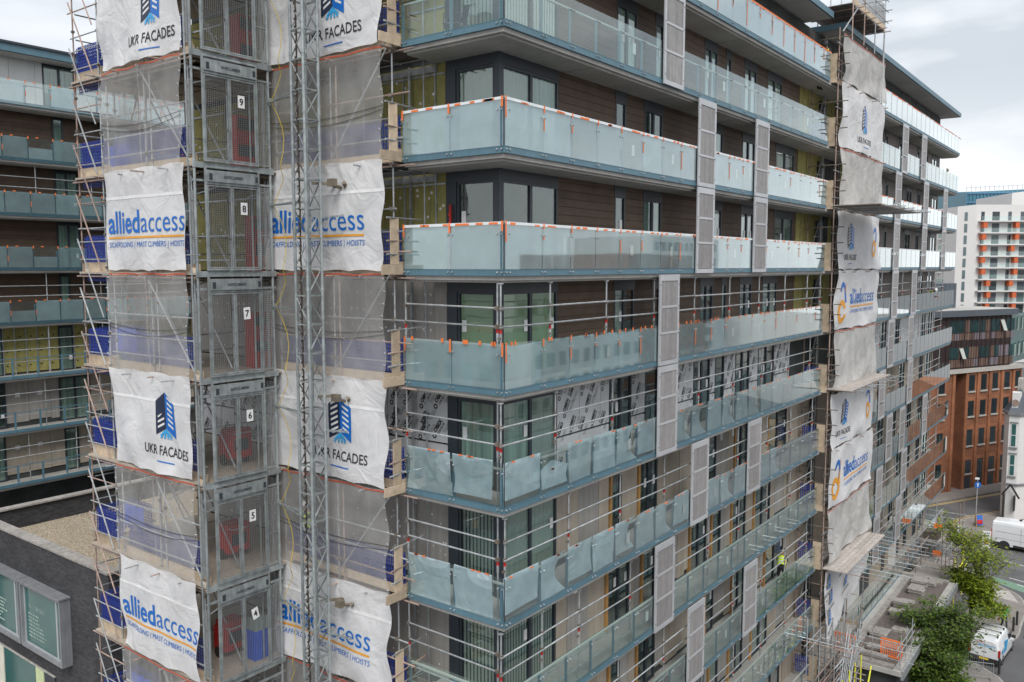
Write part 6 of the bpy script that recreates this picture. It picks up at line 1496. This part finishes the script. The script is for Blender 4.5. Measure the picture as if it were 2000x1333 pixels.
b = MB(); label_text(b, 'LOC', .2, lambda x, y: (-.004 + (y + 1.42 - 1.62) * 0, .45 - x, 1.42 + y), .42, .006); part('red_lettering', b, 'lamp_red', sv)
b = MB(); label_text(b, 'SECURITY', .22, lambda x, y: (-.008, .35 - x, 1.22 + y), .98, .005); part('blue_lettering', b, 'lightblue_logo', sv)
b = MB(); label_text(b, 'TEAM', .12, lambda x, y: (-.008, -.35 - x, 1.08 + y), .3, .003); part('grey_lettering', b, 'frame_dark', sv)
b = MB(); b.add([(.9, -.912, .75), (1.6, -.912, .70), (2.1, -.905, 1.3), (1.3, -.895, 1.45)], [(0, 1, 2, 3)]); b.add([(.45, -.905, .95), (.8, -.908, .6), (.85, -.90, 1.2)], [(0, 1, 2)]); part('side_graphic', b, 'lightblue_logo', sv)
for x in (.85, 3.55): wheel(sv, x, -.80, .31, .2, -1); wheel(sv, x, .80, .31, .2, 1)
b = MB()
for x in (.5, 1.3, 2.1):
    b.tube((x, -.62, 1.90), (x, .62, 1.90), .02); b.box(x - .05, -.66, 1.8, x + .05, -.58, 1.92); b.box(x - .05, .58, 1.8, x + .05, .66, 1.92)
part('roof_bar', b, 'van_black', sv)

# ------------------------------------------------------------------ street furniture
g = thing('one_way_sign', 'blue round arrow sign on a grey pole at the pavement tip', 'sign', (75.2, -.1, GZ + .12))
b = MB(); b.tube((75.2, -.1, GZ + .1), (75.2, -.1, GZ + 4.6), .05, 8); part('pole', b, 'galv', g)
def sg2(x, y, o): return (75.2 - .8 * o + .6 * x, -.1 - .6 * o - .8 * x, GZ + 4.05 + y)
b = MB(); b.add([sg2(.32 * math.cos(t * .3307), .32 * math.sin(t * .3307), .08) for t in range(19)], [tuple(range(19))]); b.add([sg2(.32 * math.cos(t * .3307), .32 * math.sin(t * .3307), .06) for t in range(19)], [tuple(range(19))[::-1]]); f_ = part('sign_face', b, 'sign_blue', g)
b = MB(); b.add([sg2(x, y, .09) for x, y in ((-.04, -.2), (.04, -.2), (.04, .05), (.13, .02), (0, .22), (-.13, .02), (-.04, .05))], [tuple(range(7))]); part('arrow', b, 'white_paint', f_)
b = MB(); b.box(74.95, -.25, GZ + 4.6, 75.35, .1, GZ + 4.72); part('lamp_hood', b, 'white_paint', g)
g = thing('pavement_board', 'wooden A-frame pavement board with blue and red poster by the arrow sign', 'sign', (74.6, -.3, GZ + .12))
b = MB(); b.bar((74.9, -.05, GZ + .12), (74.7, -.15, GZ + 1.2), .06, .06); b.bar((75.3, -.55, GZ + .12), (75.1, -.65, GZ + 1.2), .06, .06); b.bar((74.2, -.35, GZ + .12), (74.6, -.2, GZ + 1.2), .06, .06); b.bar((74.6, -.85, GZ + .12), (75, -.7, GZ + 1.2), .06, .06); part('frame', b, 'timber_orange', g)
b = MB(); b.add([(74.25, -.36, GZ + .3), (74.62, -.86, GZ + .3), (74.98, -.7, GZ + 1.2), (74.58, -.2, GZ + 1.2)], [(0, 1, 2, 3)]); part('poster', b, 'sign_blue', g)
b = MB(); b.add([(74.24, -.42, GZ + .45), (74.56, -.80, GZ + .45), (74.7, -.74, GZ + .8), (74.4, -.34, GZ + .8)], [(0, 1, 2, 3)]); part('poster_patch', b, 'lamp_red', g)
g = thing('pub_sign', 'tall white sign board with a coloured disc standing in front of the white van', 'sign', (66.6, -2.1, GZ))
b = MB(); b.tube((66.6, -2.1, GZ), (66.6, -2.1, GZ + 2.0), .04, 8); part('pole', b, 'van_black', g)
def s3(x, y, o=.1): return (66.6 - .8 * o + .6 * x * .62, -2.1 - .6 * o - .8 * x * .62, GZ + .35 + y * .62)
b = MB(); v = [s3(x, y, o) for o in (.06, .1) for x, y in ((-.6, .2), (.6, .3), (.7, 2.7), (-.55, 2.8))]; b.add(v, [(0, 1, 2, 3), (4, 7, 6, 5), (0, 4, 5, 1), (1, 5, 6, 2), (2, 6, 7, 3), (3, 7, 4, 0)]); f_ = part('sign_face', b, 'white_paint', g)
b = MB(); b.add([s3(.08 + .42 * math.cos(t * .35), 1.35 + .42 * math.sin(t * .35), .104) for t in range(18)], [tuple(range(18))]); part('disc', b, 'yellow', f_)
b = MB(); b.add([s3(.2 + .22 * math.cos(t * .35), 1.45 + .22 * math.sin(t * .35), .108) for t in range(18)], [tuple(range(18))]); part('disc_blue', b, 'sign_blue', f_)
b = MB(); b.add([s3(.05 + .4 * math.cos(3.3 + t * .3), 1.2 + .4 * math.sin(3.3 + t * .3), .112) for t in range(8)], [tuple(range(8))]); part('disc_red', b, 'lamp_red', f_)
b = MB(); label_text(b, 'FREE HAND', .22, lambda x, y: s3(-.48 + x, 2.45 + y, .106), 1.0, .004) if 0 else [b.box(*s3(-.42 + k * .24, 2.42 - (k % 2) * .02, .11), *s3(-.27 + k * .24, 2.52, .12)) for k in range(4)]; [b.box(*s3(-.40 + k * .3, 2.1, .11), *s3(-.2 + k * .3, 2.2, .12)) for k in range(3)]; part('faint_lettering', b, 'frame_dark', f_)
for (x, y, w_) in ((50.8, -6.27, 'farther of the two on the pavement corner'), (49.5, -6.2, 'nearer of the two on the pavement corner'), (41.9, -6.3, 'at the bottom edge by the crowd barriers')):
    b = MB(); b.tube((x, y, GZ + .12), (x, y, GZ + 1.1), .075, 12); b.tube((x, y, GZ + 1.1), (x, y, GZ + 1.14), .075, 12, r2=.03); solo('bollard', b, 'van_black', 'black round bollard, ' + w_, 'bollard', 'black bollards on the pavement')
def barrier(x, y, rz, w_):
    g = thing('crowd_barrier', 'galvanised crowd barrier ' + w_, 'barrier', (x, y, GZ + .12), rz, 'galvanised crowd barriers')
    b = MB(); b.tube((-1.1, 0, .2), (-1.1, 0, 1.05), .02); b.tube((1.1, 0, .2), (1.1, 0, 1.05), .02); b.tube((-1.1, 0, 1.06), (1.1, 0, 1.06), .02); b.tube((-1.1, 0, .2), (1.1, 0, .2), .02); part('frame', b, 'galv', g)
    b = MB()
    for k in range(1, 18): b.tube((-1.1 + k * .122, 0, .2), (-1.1 + k * .122, 0, 1.05), .008, 4)
    part('bars', b, 'galv', g, stuff=True); b = MB(); b.box(-1.0, -.3, .0, -.95, .3, .04); b.box(.95, -.3, 0, 1.0, .3, .04); b.tube((-.97, 0, .04), (-.97, 0, .2), .02); b.tube((.97, 0, .04), (.97, 0, .2), .02); part('foot', b, 'galv', g)
barrier(41.6, -4.4, R(80), 'behind the parked small van'); barrier(40.3, -5.1, R(110), 'nearest the bottom edge')

# ------------------------------------------------------------------ trees
def leaf_mat(name, c):
    m = pm(name, c, .5, 0, .35, 1.5, spec=.3); N, K, b_, o = nodes(m)
    t = N.new('ShaderNodeBsdfTranslucent'); cm = [n_ for n_ in N if n_.type == 'VECT_MATH'][0]; K(cm.outputs[0], t.inputs[0]); x = N.new('ShaderNodeMixShader'); x.inputs[0].default_value = .35; K(b_.outputs[0], x.inputs[1]); K(t.outputs[0], x.inputs[2]); K(x.outputs[0], o.inputs['Surface'])
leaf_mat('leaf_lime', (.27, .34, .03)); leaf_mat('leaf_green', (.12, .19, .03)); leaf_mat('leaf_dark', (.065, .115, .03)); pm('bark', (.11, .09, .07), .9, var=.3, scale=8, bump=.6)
def tree(x, y, zb, h, rad, seed, label, nleaf, mats, bias=(0, 0)):
    rr = random.Random(seed); g = thing('street_tree', label, 'tree', (x, y, zb), group='broadleaf trees beside the podium'); b = MB(); tips = []
    def limb(p, d, L_, r, lv_):
        q = p; n_ = 4
        for i in range(n_):
            d = (d + Vector((rr.uniform(-.18, .18), rr.uniform(-.18, .18), .06 if lv_ else .0))).normalized(); q2 = q + d * L_ / n_; b.tube(q, q2, r * (1 - .18 * i), 6, False, r2=r * (1 - .18 * (i + 1))); q = q2
            if lv_ >= 1: tips.append((q.copy(), lv_, d.copy()))
            if lv_ < 3 and i > 0:
                for s in range(2 if lv_ else 3):
                    a = rr.uniform(0, 6.28); o = Vector((math.cos(a), math.sin(a), rr.uniform(-.05, .55))).normalized(); limb(q.copy(), (d * .35 + o).normalized(), L_ * rr.uniform(.45, .62), r * .5, lv_ + 1)
        tips.append((q.copy(), 4, d.copy()))
    c0_ = Vector((x, y, zb)); top = c0_ + Vector((bias[0] * .4, bias[1] * .4, h * .35)); b.tube(c0_, top, .16, 8, False, r2=.12)
    for k in range(4):
        a = k * 1.6 + seed; limb(top + Vector((0, 0, k * h * .08 - .4)), Vector((math.cos(a) + bias[0], math.sin(a) + bias[1], .75 + .3 * k)).normalized(), rad * (1.0 - .1 * k), .09, 0)
    limb(top, Vector((0, 0, 1)), h * .60, .11, 0)
    part('trunk', b, 'bark', g)
    L_ = [MB(), MB(), MB()]
    # leaf sprays: flat layered clusters round each twig tip
    N_ = len(tips); per = max(1, nleaf // N_)
    for (t, lv_, d) in tips:
        tone = rr.random(); spread = rr.uniform(.16, .42)
        for s in range(int(per * rr.uniform(.4, 1.7))):
            o = Vector((rr.gauss(0, spread), rr.gauss(0, spread), rr.gauss(0, spread * .28))); p = t + o + Vector((0, 0, -.25 * o.length))
            sz = rr.uniform(.06, .13); nrm = Vector((rr.gauss(0, .45), rr.gauss(0, .45), 1)).normalized(); a = nrm.orthogonal().normalized(); a = (Matrix.Rotation(rr.uniform(0, 6.28), 3, nrm) @ a); c_ = nrm.cross(a)
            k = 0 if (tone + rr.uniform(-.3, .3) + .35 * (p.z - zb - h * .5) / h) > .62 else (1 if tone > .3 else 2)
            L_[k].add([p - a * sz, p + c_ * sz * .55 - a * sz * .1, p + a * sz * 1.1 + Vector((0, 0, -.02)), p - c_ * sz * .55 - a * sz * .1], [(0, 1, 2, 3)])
    m = MB()
    for k in range(3):
        m.cur = k; m.add(L_[k].v, L_[k].f)
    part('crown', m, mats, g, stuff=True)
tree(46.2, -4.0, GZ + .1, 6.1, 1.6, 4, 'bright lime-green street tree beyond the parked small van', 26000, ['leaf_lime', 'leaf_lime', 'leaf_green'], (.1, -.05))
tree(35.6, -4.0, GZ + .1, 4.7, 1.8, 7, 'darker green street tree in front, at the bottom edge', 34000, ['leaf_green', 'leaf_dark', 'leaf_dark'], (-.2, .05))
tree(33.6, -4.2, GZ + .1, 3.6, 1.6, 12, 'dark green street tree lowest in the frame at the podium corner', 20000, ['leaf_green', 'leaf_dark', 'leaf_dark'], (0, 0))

# ------------------------------------------------------------------ people
pm('skin', (.30, .17, .11), .6); pm('skin_dark', (.11, .06, .04), .6); pm('cloth_green', (.02, .32, .10), .85); pm('cloth_navy', (.015, .022, .04), .85); pm('cloth_dark', (.02, .02, .022), .85); pm('helmet_white', (.75, .75, .75), .35); pm('reflective', (.65, .68, .68), .4)
def person(loc, face, pose, label, mats, helmet=None, vest=False, hair=None, seedname=''):
    """one continuous skinned body in local metres, x right, y forward"""
    J = pose['J']; E = [('pel', 'wai'), ('wai', 'che'), ('che', 'nec'), ('nec', 'hea'), ('hea', 'top'), ('che', 'shL'), ('shL', 'elL'), ('elL', 'wrL'), ('wrL', 'haL'), ('che', 'shR'), ('shR', 'elR'), ('elR', 'wrR'), ('wrR', 'haR'), ('pel', 'hiL'), ('hiL', 'knL'), ('knL', 'anL'), ('anL', 'toL'), ('pel', 'hiR'), ('hiR', 'knR'), ('knR', 'anR'), ('anR', 'toR')]
    Rd = dict(pel=.14, wai=.13, che=.155, nec=.058, hea=.098, top=.07, shL=.075, shR=.075, elL=.048, elR=.048, wrL=.034, wrR=.034, haL=.04, haR=.04, hiL=.105, hiR=.105, knL=.068, knR=.068, anL=.048, anR=.048, toL=.042, toR=.042)
    names = list(J); me = bpy.data.meshes.new('body'); me.from_pydata([J[k] for k in names], [(names.index(a), names.index(c)) for a, c in E], []); me.update()
    o = bpy.data.objects.new('body_tmp', me); col.objects.link(o); md = o.modifiers.new('s', 'SKIN'); md.use_smooth_shade = True
    for i, k in enumerate(names): me.skin_vertices[0].data[i].radius = (Rd[k], Rd[k] * (.72 if k in ('pel', 'wai', 'che') else 1)); me.skin_vertices[0].data[i].use_root = (k == 'pel')
    sb = o.modifiers.new('u', 'SUBSURF'); sb.levels = 2; sb.render_levels = 2
    dg = bpy.context.evaluated_depsgraph_get(); dg.update(); body = bpy.data.meshes.new_from_object(o.evaluated_get(dg)); bpy.data.objects.remove(o)
    body.materials.clear(); [body.materials.append(MATS[k]) for k in mats]
    jv = {k: Vector(v) for k, v in J.items()}
    segs = [(jv[a], jv[c], {'top': 0, 'hea': 0, 'nec': 0}.get(c, 1 if c in ('wai', 'che', 'shL', 'shR') or (c in ('elL', 'elR')) else (2 if c[:2] in ('hi', 'kn', 'an') else (3 if c[:2] == 'to' else 0)))) for a, c in E]
    for f in body.polygons:
        c = f.center; best = None
        for (p, q, mi) in segs:
            t = max(0, min(1, (c - p).dot(q - p) / max(1e-9, (q - p).length_squared))); d = (c - p - (q - p) * t).length
            if best is None or d < best[0]: best = (d, mi)
        f.material_index = best[1]
    g = thing('person', label, 'person', loc, face); part_o = obj('body', body, g)
    hd = jv['hea'] * .5 + jv['top'] * .5; up_ = (jv['top'] - jv['nec']).normalized()
    # hands with fingers
    for s in 'LR':
        b = MB(); w_, h_ = jv['wr' + s], jv['ha' + s]; d = (h_ - w_).normalized(); sd_ = d.orthogonal().normalized()
        for k in range(4): st = h_ + sd_ * (.028 - k * .019); b.tube(st, st + d * (.065 + .01 * (k in (1, 2))) + d.cross(sd_) * .015, .009, 5)
        b.tube(w_ + d * .03 + sd_ * .03, w_ + d * .08 + sd_ * .065, .011, 5); part('fingers', b, mats[0], g)
    b = MB(); fw_ = Vector((0, 1, 0)); 
    fw_ = (fw_ - up_ * fw_.dot(up_)).normalized(); e_ = hd + fw_ * .095; sd_ = up_.cross(fw_)
    b.tube(e_ - up_ * .02, e_ - up_ * .045 + fw_ * .03, .012, 6); [b.tube(hd + sd_ * s * .095 - up_ * .02, hd + sd_ * s * .112 - up_ * .02, .03, 8) for s in (-1, 1)]; part('face_features', b, mats[0], g)
    b = MB(); [b.tube(e_ + sd_ * s * .035 + up_ * .01 - fw_ * .004, e_ + sd_ * s * .035 + up_ * .01 + fw_ * .006, .010, 6) for s in (-1, 1)]; b.bar(e_ - up_ * .075 - sd_ * .025, e_ - up_ * .075 + sd_ * .025, .012, .008); part('eyes_and_mouth', b, 'cloth_dark', g)
    if helmet or hair:
        b = MB(); r_ = .128 if helmet else .112
        for i in range(7):
            for j in range(14):
                def sp(i, j):
                    th = i / 7 * (1.55 if helmet else 1.35); ph = j / 14 * 6.2832; return hd + up_ * (.015 + r_ * math.cos(th)) + (sd_ * math.cos(ph) + fw_ * math.sin(ph)) * r_ * math.sin(th) * (1.05 if helmet else 1)
                b.add([sp(i, j), sp(i, j + 1), sp(i + 1, j + 1), sp(i + 1, j)], [(0, 1, 2, 3)])
        if helmet: b.add([hd + up_ * .02 + fw_ * .11 + sd_ * .09, hd + up_ * .02 + fw_ * .11 - sd_ * .09, hd + up_ * .01 + fw_ * .18 - sd_ * .05, hd + up_ * .01 + fw_ * .18 + sd_ * .05], [(0, 1, 2, 3), (3, 2, 1, 0)])
        part('helmet' if helmet else 'hair', b, helmet or hair, g, smooth=True)
    if hair and not helmet: b = MB(); b.tube(hd + fw_ * .06 - up_ * .07, hd + fw_ * .075 - up_ * .15, .06, 8, r2=.04); part('beard', b, hair, g)
    if vest:
        b = MB(); ax_ = (jv['nec'] - jv['wai']).normalized(); f2 = (Vector((0, 1, 0)) - ax_ * ax_.y).normalized(); s2 = ax_.cross(f2); rings = []
        L_ = (jv['nec'] - jv['pel']).length
        for t, wx, wy in ((-.02, .20, .155), (.2, .195, .155), (.55, .215, .165), (.8, .22, .15), (.93, .13, .10)):
            c = jv['pel'] + ax_ * L_ * t; rings.append([c + s2 * wx * math.cos(k * .5236) + f2 * wy * math.sin(k * .5236) for k in range(12)])
        for a, c in zip(rings, rings[1:]): b.add(a + c, [(k, (k + 1) % 12, 12 + (k + 1) % 12, 12 + k) for k in range(12)])
        v_ = part('vest', b, 'hivis', g, smooth=True)
        b = MB()
        for t in (.22, .5):
            a = [jv['pel'] + ax_ * L_ * t + (s2 * .222 * math.cos(k * .5236) + f2 * .172 * math.sin(k * .5236)) for k in range(12)]; c = [p + ax_ * .055 for p in a]; b.add(a + c, [(k, (k + 1) % 12, 12 + (k + 1) % 12, 12 + k) for k in range(12)])
        part('reflective_band', b, 'reflective', v_)
    return g
def P_stand(**k):
    J = dict(pel=(0, 0, .95), wai=(0, 0, 1.10), che=(0, .01, 1.33), nec=(0, .02, 1.49), hea=(0, .04, 1.60), top=(0, .045, 1.70), shL=(-.19, 0, 1.41), elL=(-.25, -.02, 1.14), wrL=(-.27, .06, .90), haL=(-.27, .08, .82), shR=(.19, 0, 1.41), elR=(.26, -.02, 1.14), wrR=(.28, .06, .90), haR=(.28, .08, .82),
             hiL=(-.10, 0, .90), knL=(-.12, .05, .50), anL=(-.12, 0, .09), toL=(-.13, .14, .04), hiR=(.10, 0, .90), knR=(.12, .05, .50), anR=(.12, 0, .09), toR=(.13, .14, .04)); J.update(k); return {'J': J}
walk = P_stand(knL=(-.10, .18, .53), anL=(-.10, .28, .12), toL=(-.10, .43, .09), knR=(.10, .05, .50), anR=(.10, -.22, .13), toR=(.10, -.10, .04), elR=(.27, .04, 1.15), wrR=(.30, .16, .93), haR=(.30, .20, .86), elL=(-.27, -.08, 1.15), wrL=(-.33, .02, .93), haL=(-.34, .05, .85))
person((49.5, -5.62, GZ + .12), R(115), walk, 'bearded man in a green T-shirt and navy trousers walking past the bollards', ['skin_dark', 'cloth_green', 'cloth_navy', 'cloth_dark'], hair='cloth_dark')
b = MB(); b.tube((49.25, -5.35, GZ + .72), (49.2, -5.35, GZ + .98), .035, 8); b.tube((49.2, -5.35, GZ + .98), (49.2, -5.35, GZ + 1.03), .018, 8); solo('drink_bottle', b, 'red_paint', 'red bottle held by the man in the green T-shirt', 'bottle')
bend = P_stand(pel=(0, -.15, .92), wai=(0, .0, 1.03), che=(0, .24, 1.16), nec=(0, .40, 1.25), hea=(0, .50, 1.30), top=(0, .58, 1.37), shL=(-.19, .28, 1.20), elL=(-.22, .42, .96), wrL=(-.15, .62, .85), haL=(-.13, .69, .82), shR=(.19, .28, 1.20), elR=(.22, .45, .98), wrR=(.14, .66, .90), haR=(.12, .73, .88), hiL=(-.10, -.12, .88), hiR=(.10, -.12, .88), knL=(-.12, .02, .48), knR=(.12, .02, .48))
person((25.9, .45, z_(3) + .45), R(95), bend, 'worker in yellow vest and dark cap bending over atop the street-side scaffold', ['skin', 'cloth_dark', 'cloth_dark', 'cloth_dark'], helmet='cloth_dark', vest=True)
person((25.0, .5, z_(3) - .35), R(170), P_stand(elR=(.24, .2, 1.2), wrR=(.15, .42, 1.25), haR=(.13, .5, 1.27)), 'worker in a white helmet looking up from below the bending worker', ['skin', 'cloth_dark', 'cloth_dark', 'cloth_dark'], helmet='helmet_white', vest=True)
person((22.1, .62, z_(-5) + .1), R(-75), bend, 'worker in a yellow vest and white helmet leaning on the low clear glass balcony', ['skin', 'cloth_dark', 'cloth_dark', 'cloth_dark'], helmet='helmet_white', vest=True)
person((56.9, .55, z_(2) + .1), R(160), P_stand(), 'worker in a helmet standing at the far balcony end against the sky', ['skin', 'cloth_dark', 'cloth_dark', 'cloth_dark'], helmet='helmet_white', vest=True)
person((52.0, .55, z_(-1) + .1), R(160), bend, 'worker stooping behind the far railed balcony', ['skin', 'cloth_dark', 'cloth_dark', 'cloth_dark'], helmet='helmet_white', vest=True)
person((-.0 + .45, 8.1, z_(-3) + .05), R(90), P_stand(), 'worker in a yellow vest half hidden behind the net by gate 5', ['skin', 'cloth_dark', 'cloth_dark', 'cloth_dark'], helmet='helmet_white', vest=True)

# ------------------------------------------------------------------ balcony clutter
def chair(x, y, z, rz, lab, mt='frame_dark'):
    g = thing('garden_chair', lab, 'chair', (x, y, z), rz)
    b = MB(); b.box(-.24, -.22, .42, .24, .24, .45); part('seat', b, mt, g)
    b = MB(); b.grid(lambda u, v: (-.24 + .48 * u, -.22 - .10 * v - .10 * math.sin(math.pi * u) * 1, .45 + .48 * v * (1 - .15 * (2 * u - 1) ** 2)), 8, 4); b.grid(lambda u, v: (-.24 + .48 * u, -.245 - .10 * v - .10 * math.sin(math.pi * u) * 1, .45 + .48 * v * (1 - .15 * (2 * u - 1) ** 2)), 8, 4); part('backrest', b, mt, g)
    for sx in (-1, 1):
        for sy in (-1, 1): b = MB(); b.tube((sx * .22, sy * .2, .43), (sx * .25, sy * .25, 0), .014); part('leg', b, mt, g)
        b = MB(); b.tube((sx * .25, -.26, .68), (sx * .26, .2, .66), .018); b.tube((sx * .26, .2, .66), (sx * .24, .22, .43), .014); part('armrest', b, mt, g)
chair(.75, 2.25, z_(2) + .1, R(35), 'dark garden chair on the top left balcony behind clear glass')
def bench(x, z, lab):
    g = thing('slatted_chair', lab, 'chair', (x, .7, z))
    b = MB(); b.box(x - .25, .5, z + .4, x + .25, .95, z + .44); part('seat', b, 'white_paint', g)
    for k in range(5): b = MB(); b.box(x - .25 + k * .11, .48, z + .44, x - .19 + k * .11, .51, z + .95); part('slat', b, 'white_paint', g)
    for sx in (-.23, .2): b = MB(); b.box(x + sx, .5, z, x + sx + .04, .54, z + .4); part('leg', b, 'white_paint', g); b = MB(); b.box(x + sx, .9, z, x + sx + .04, .94, z + .4); part('leg', b, 'white_paint', g)
bench(3.6, z_(0) + .1, 'white slatted chair behind filmed glass near the corner'); bench(11.0, z_(0) + .1, 'white slatted chair behind filmed glass by the screens')
g = thing('plant_pot', 'grey trough with dry reddish plant on the clear glass balcony', 'plant', (12.9, .45, z_(-6) + .1))
b = MB(); b.box(12.5, .3, z_(-6) + .1, 13.3, .6, z_(-6) + .45); part('pot', b, 'zinc', g); b = MB(); rr = random.Random(1)
for k in range(160): a = rr.uniform(0, 6.28); b.tube((12.6 + .6 * rr.random(), .45, z_(-6) + .45), (12.9 + .5 * math.cos(a), .45 + .3 * math.sin(a), z_(-6) + .6 + rr.random() * .5), .006, 3)
part('stems', b, 'rust', g)
b = MB(); b.box(1.16, 2.72, z_(0) + .1, 1.2, 2.78, z_(0) + 1.9); b.box(1.14, 2.70, z_(0) + .9, 1.16, 2.80, z_(0) + .98); b.box(1.14, 2.70, z_(0) + 1.6, 1.16, 2.80, z_(0) + 1.66); solo('spirit_level', b, 'red_paint', 'long red spirit level leaning by the corner window above the second filmed balcony', 'tool')
for (x, n, wd, lab) in ((9.9, -5, .5, 'crumpled work bag on the balcony beside the lower screen'), (5.5, -5, .45, 'tool bag lying on the lower clear glass balcony')):
    b = MB(); b.grid(lambda u, v: (x + wd * math.cos(6.283 * u) * math.sin(3.14 * v) * (1 + .15 * math.sin(9 * u)), .6 + .25 * math.sin(6.283 * u) * math.sin(3.14 * v), z_(n) + .27 - .17 * math.cos(3.14 * v)), 14, 8); solo('work_bag', b, 'timber_dark', lab, 'bag', smooth=True)
# vent caps / extra pipes on the cladding
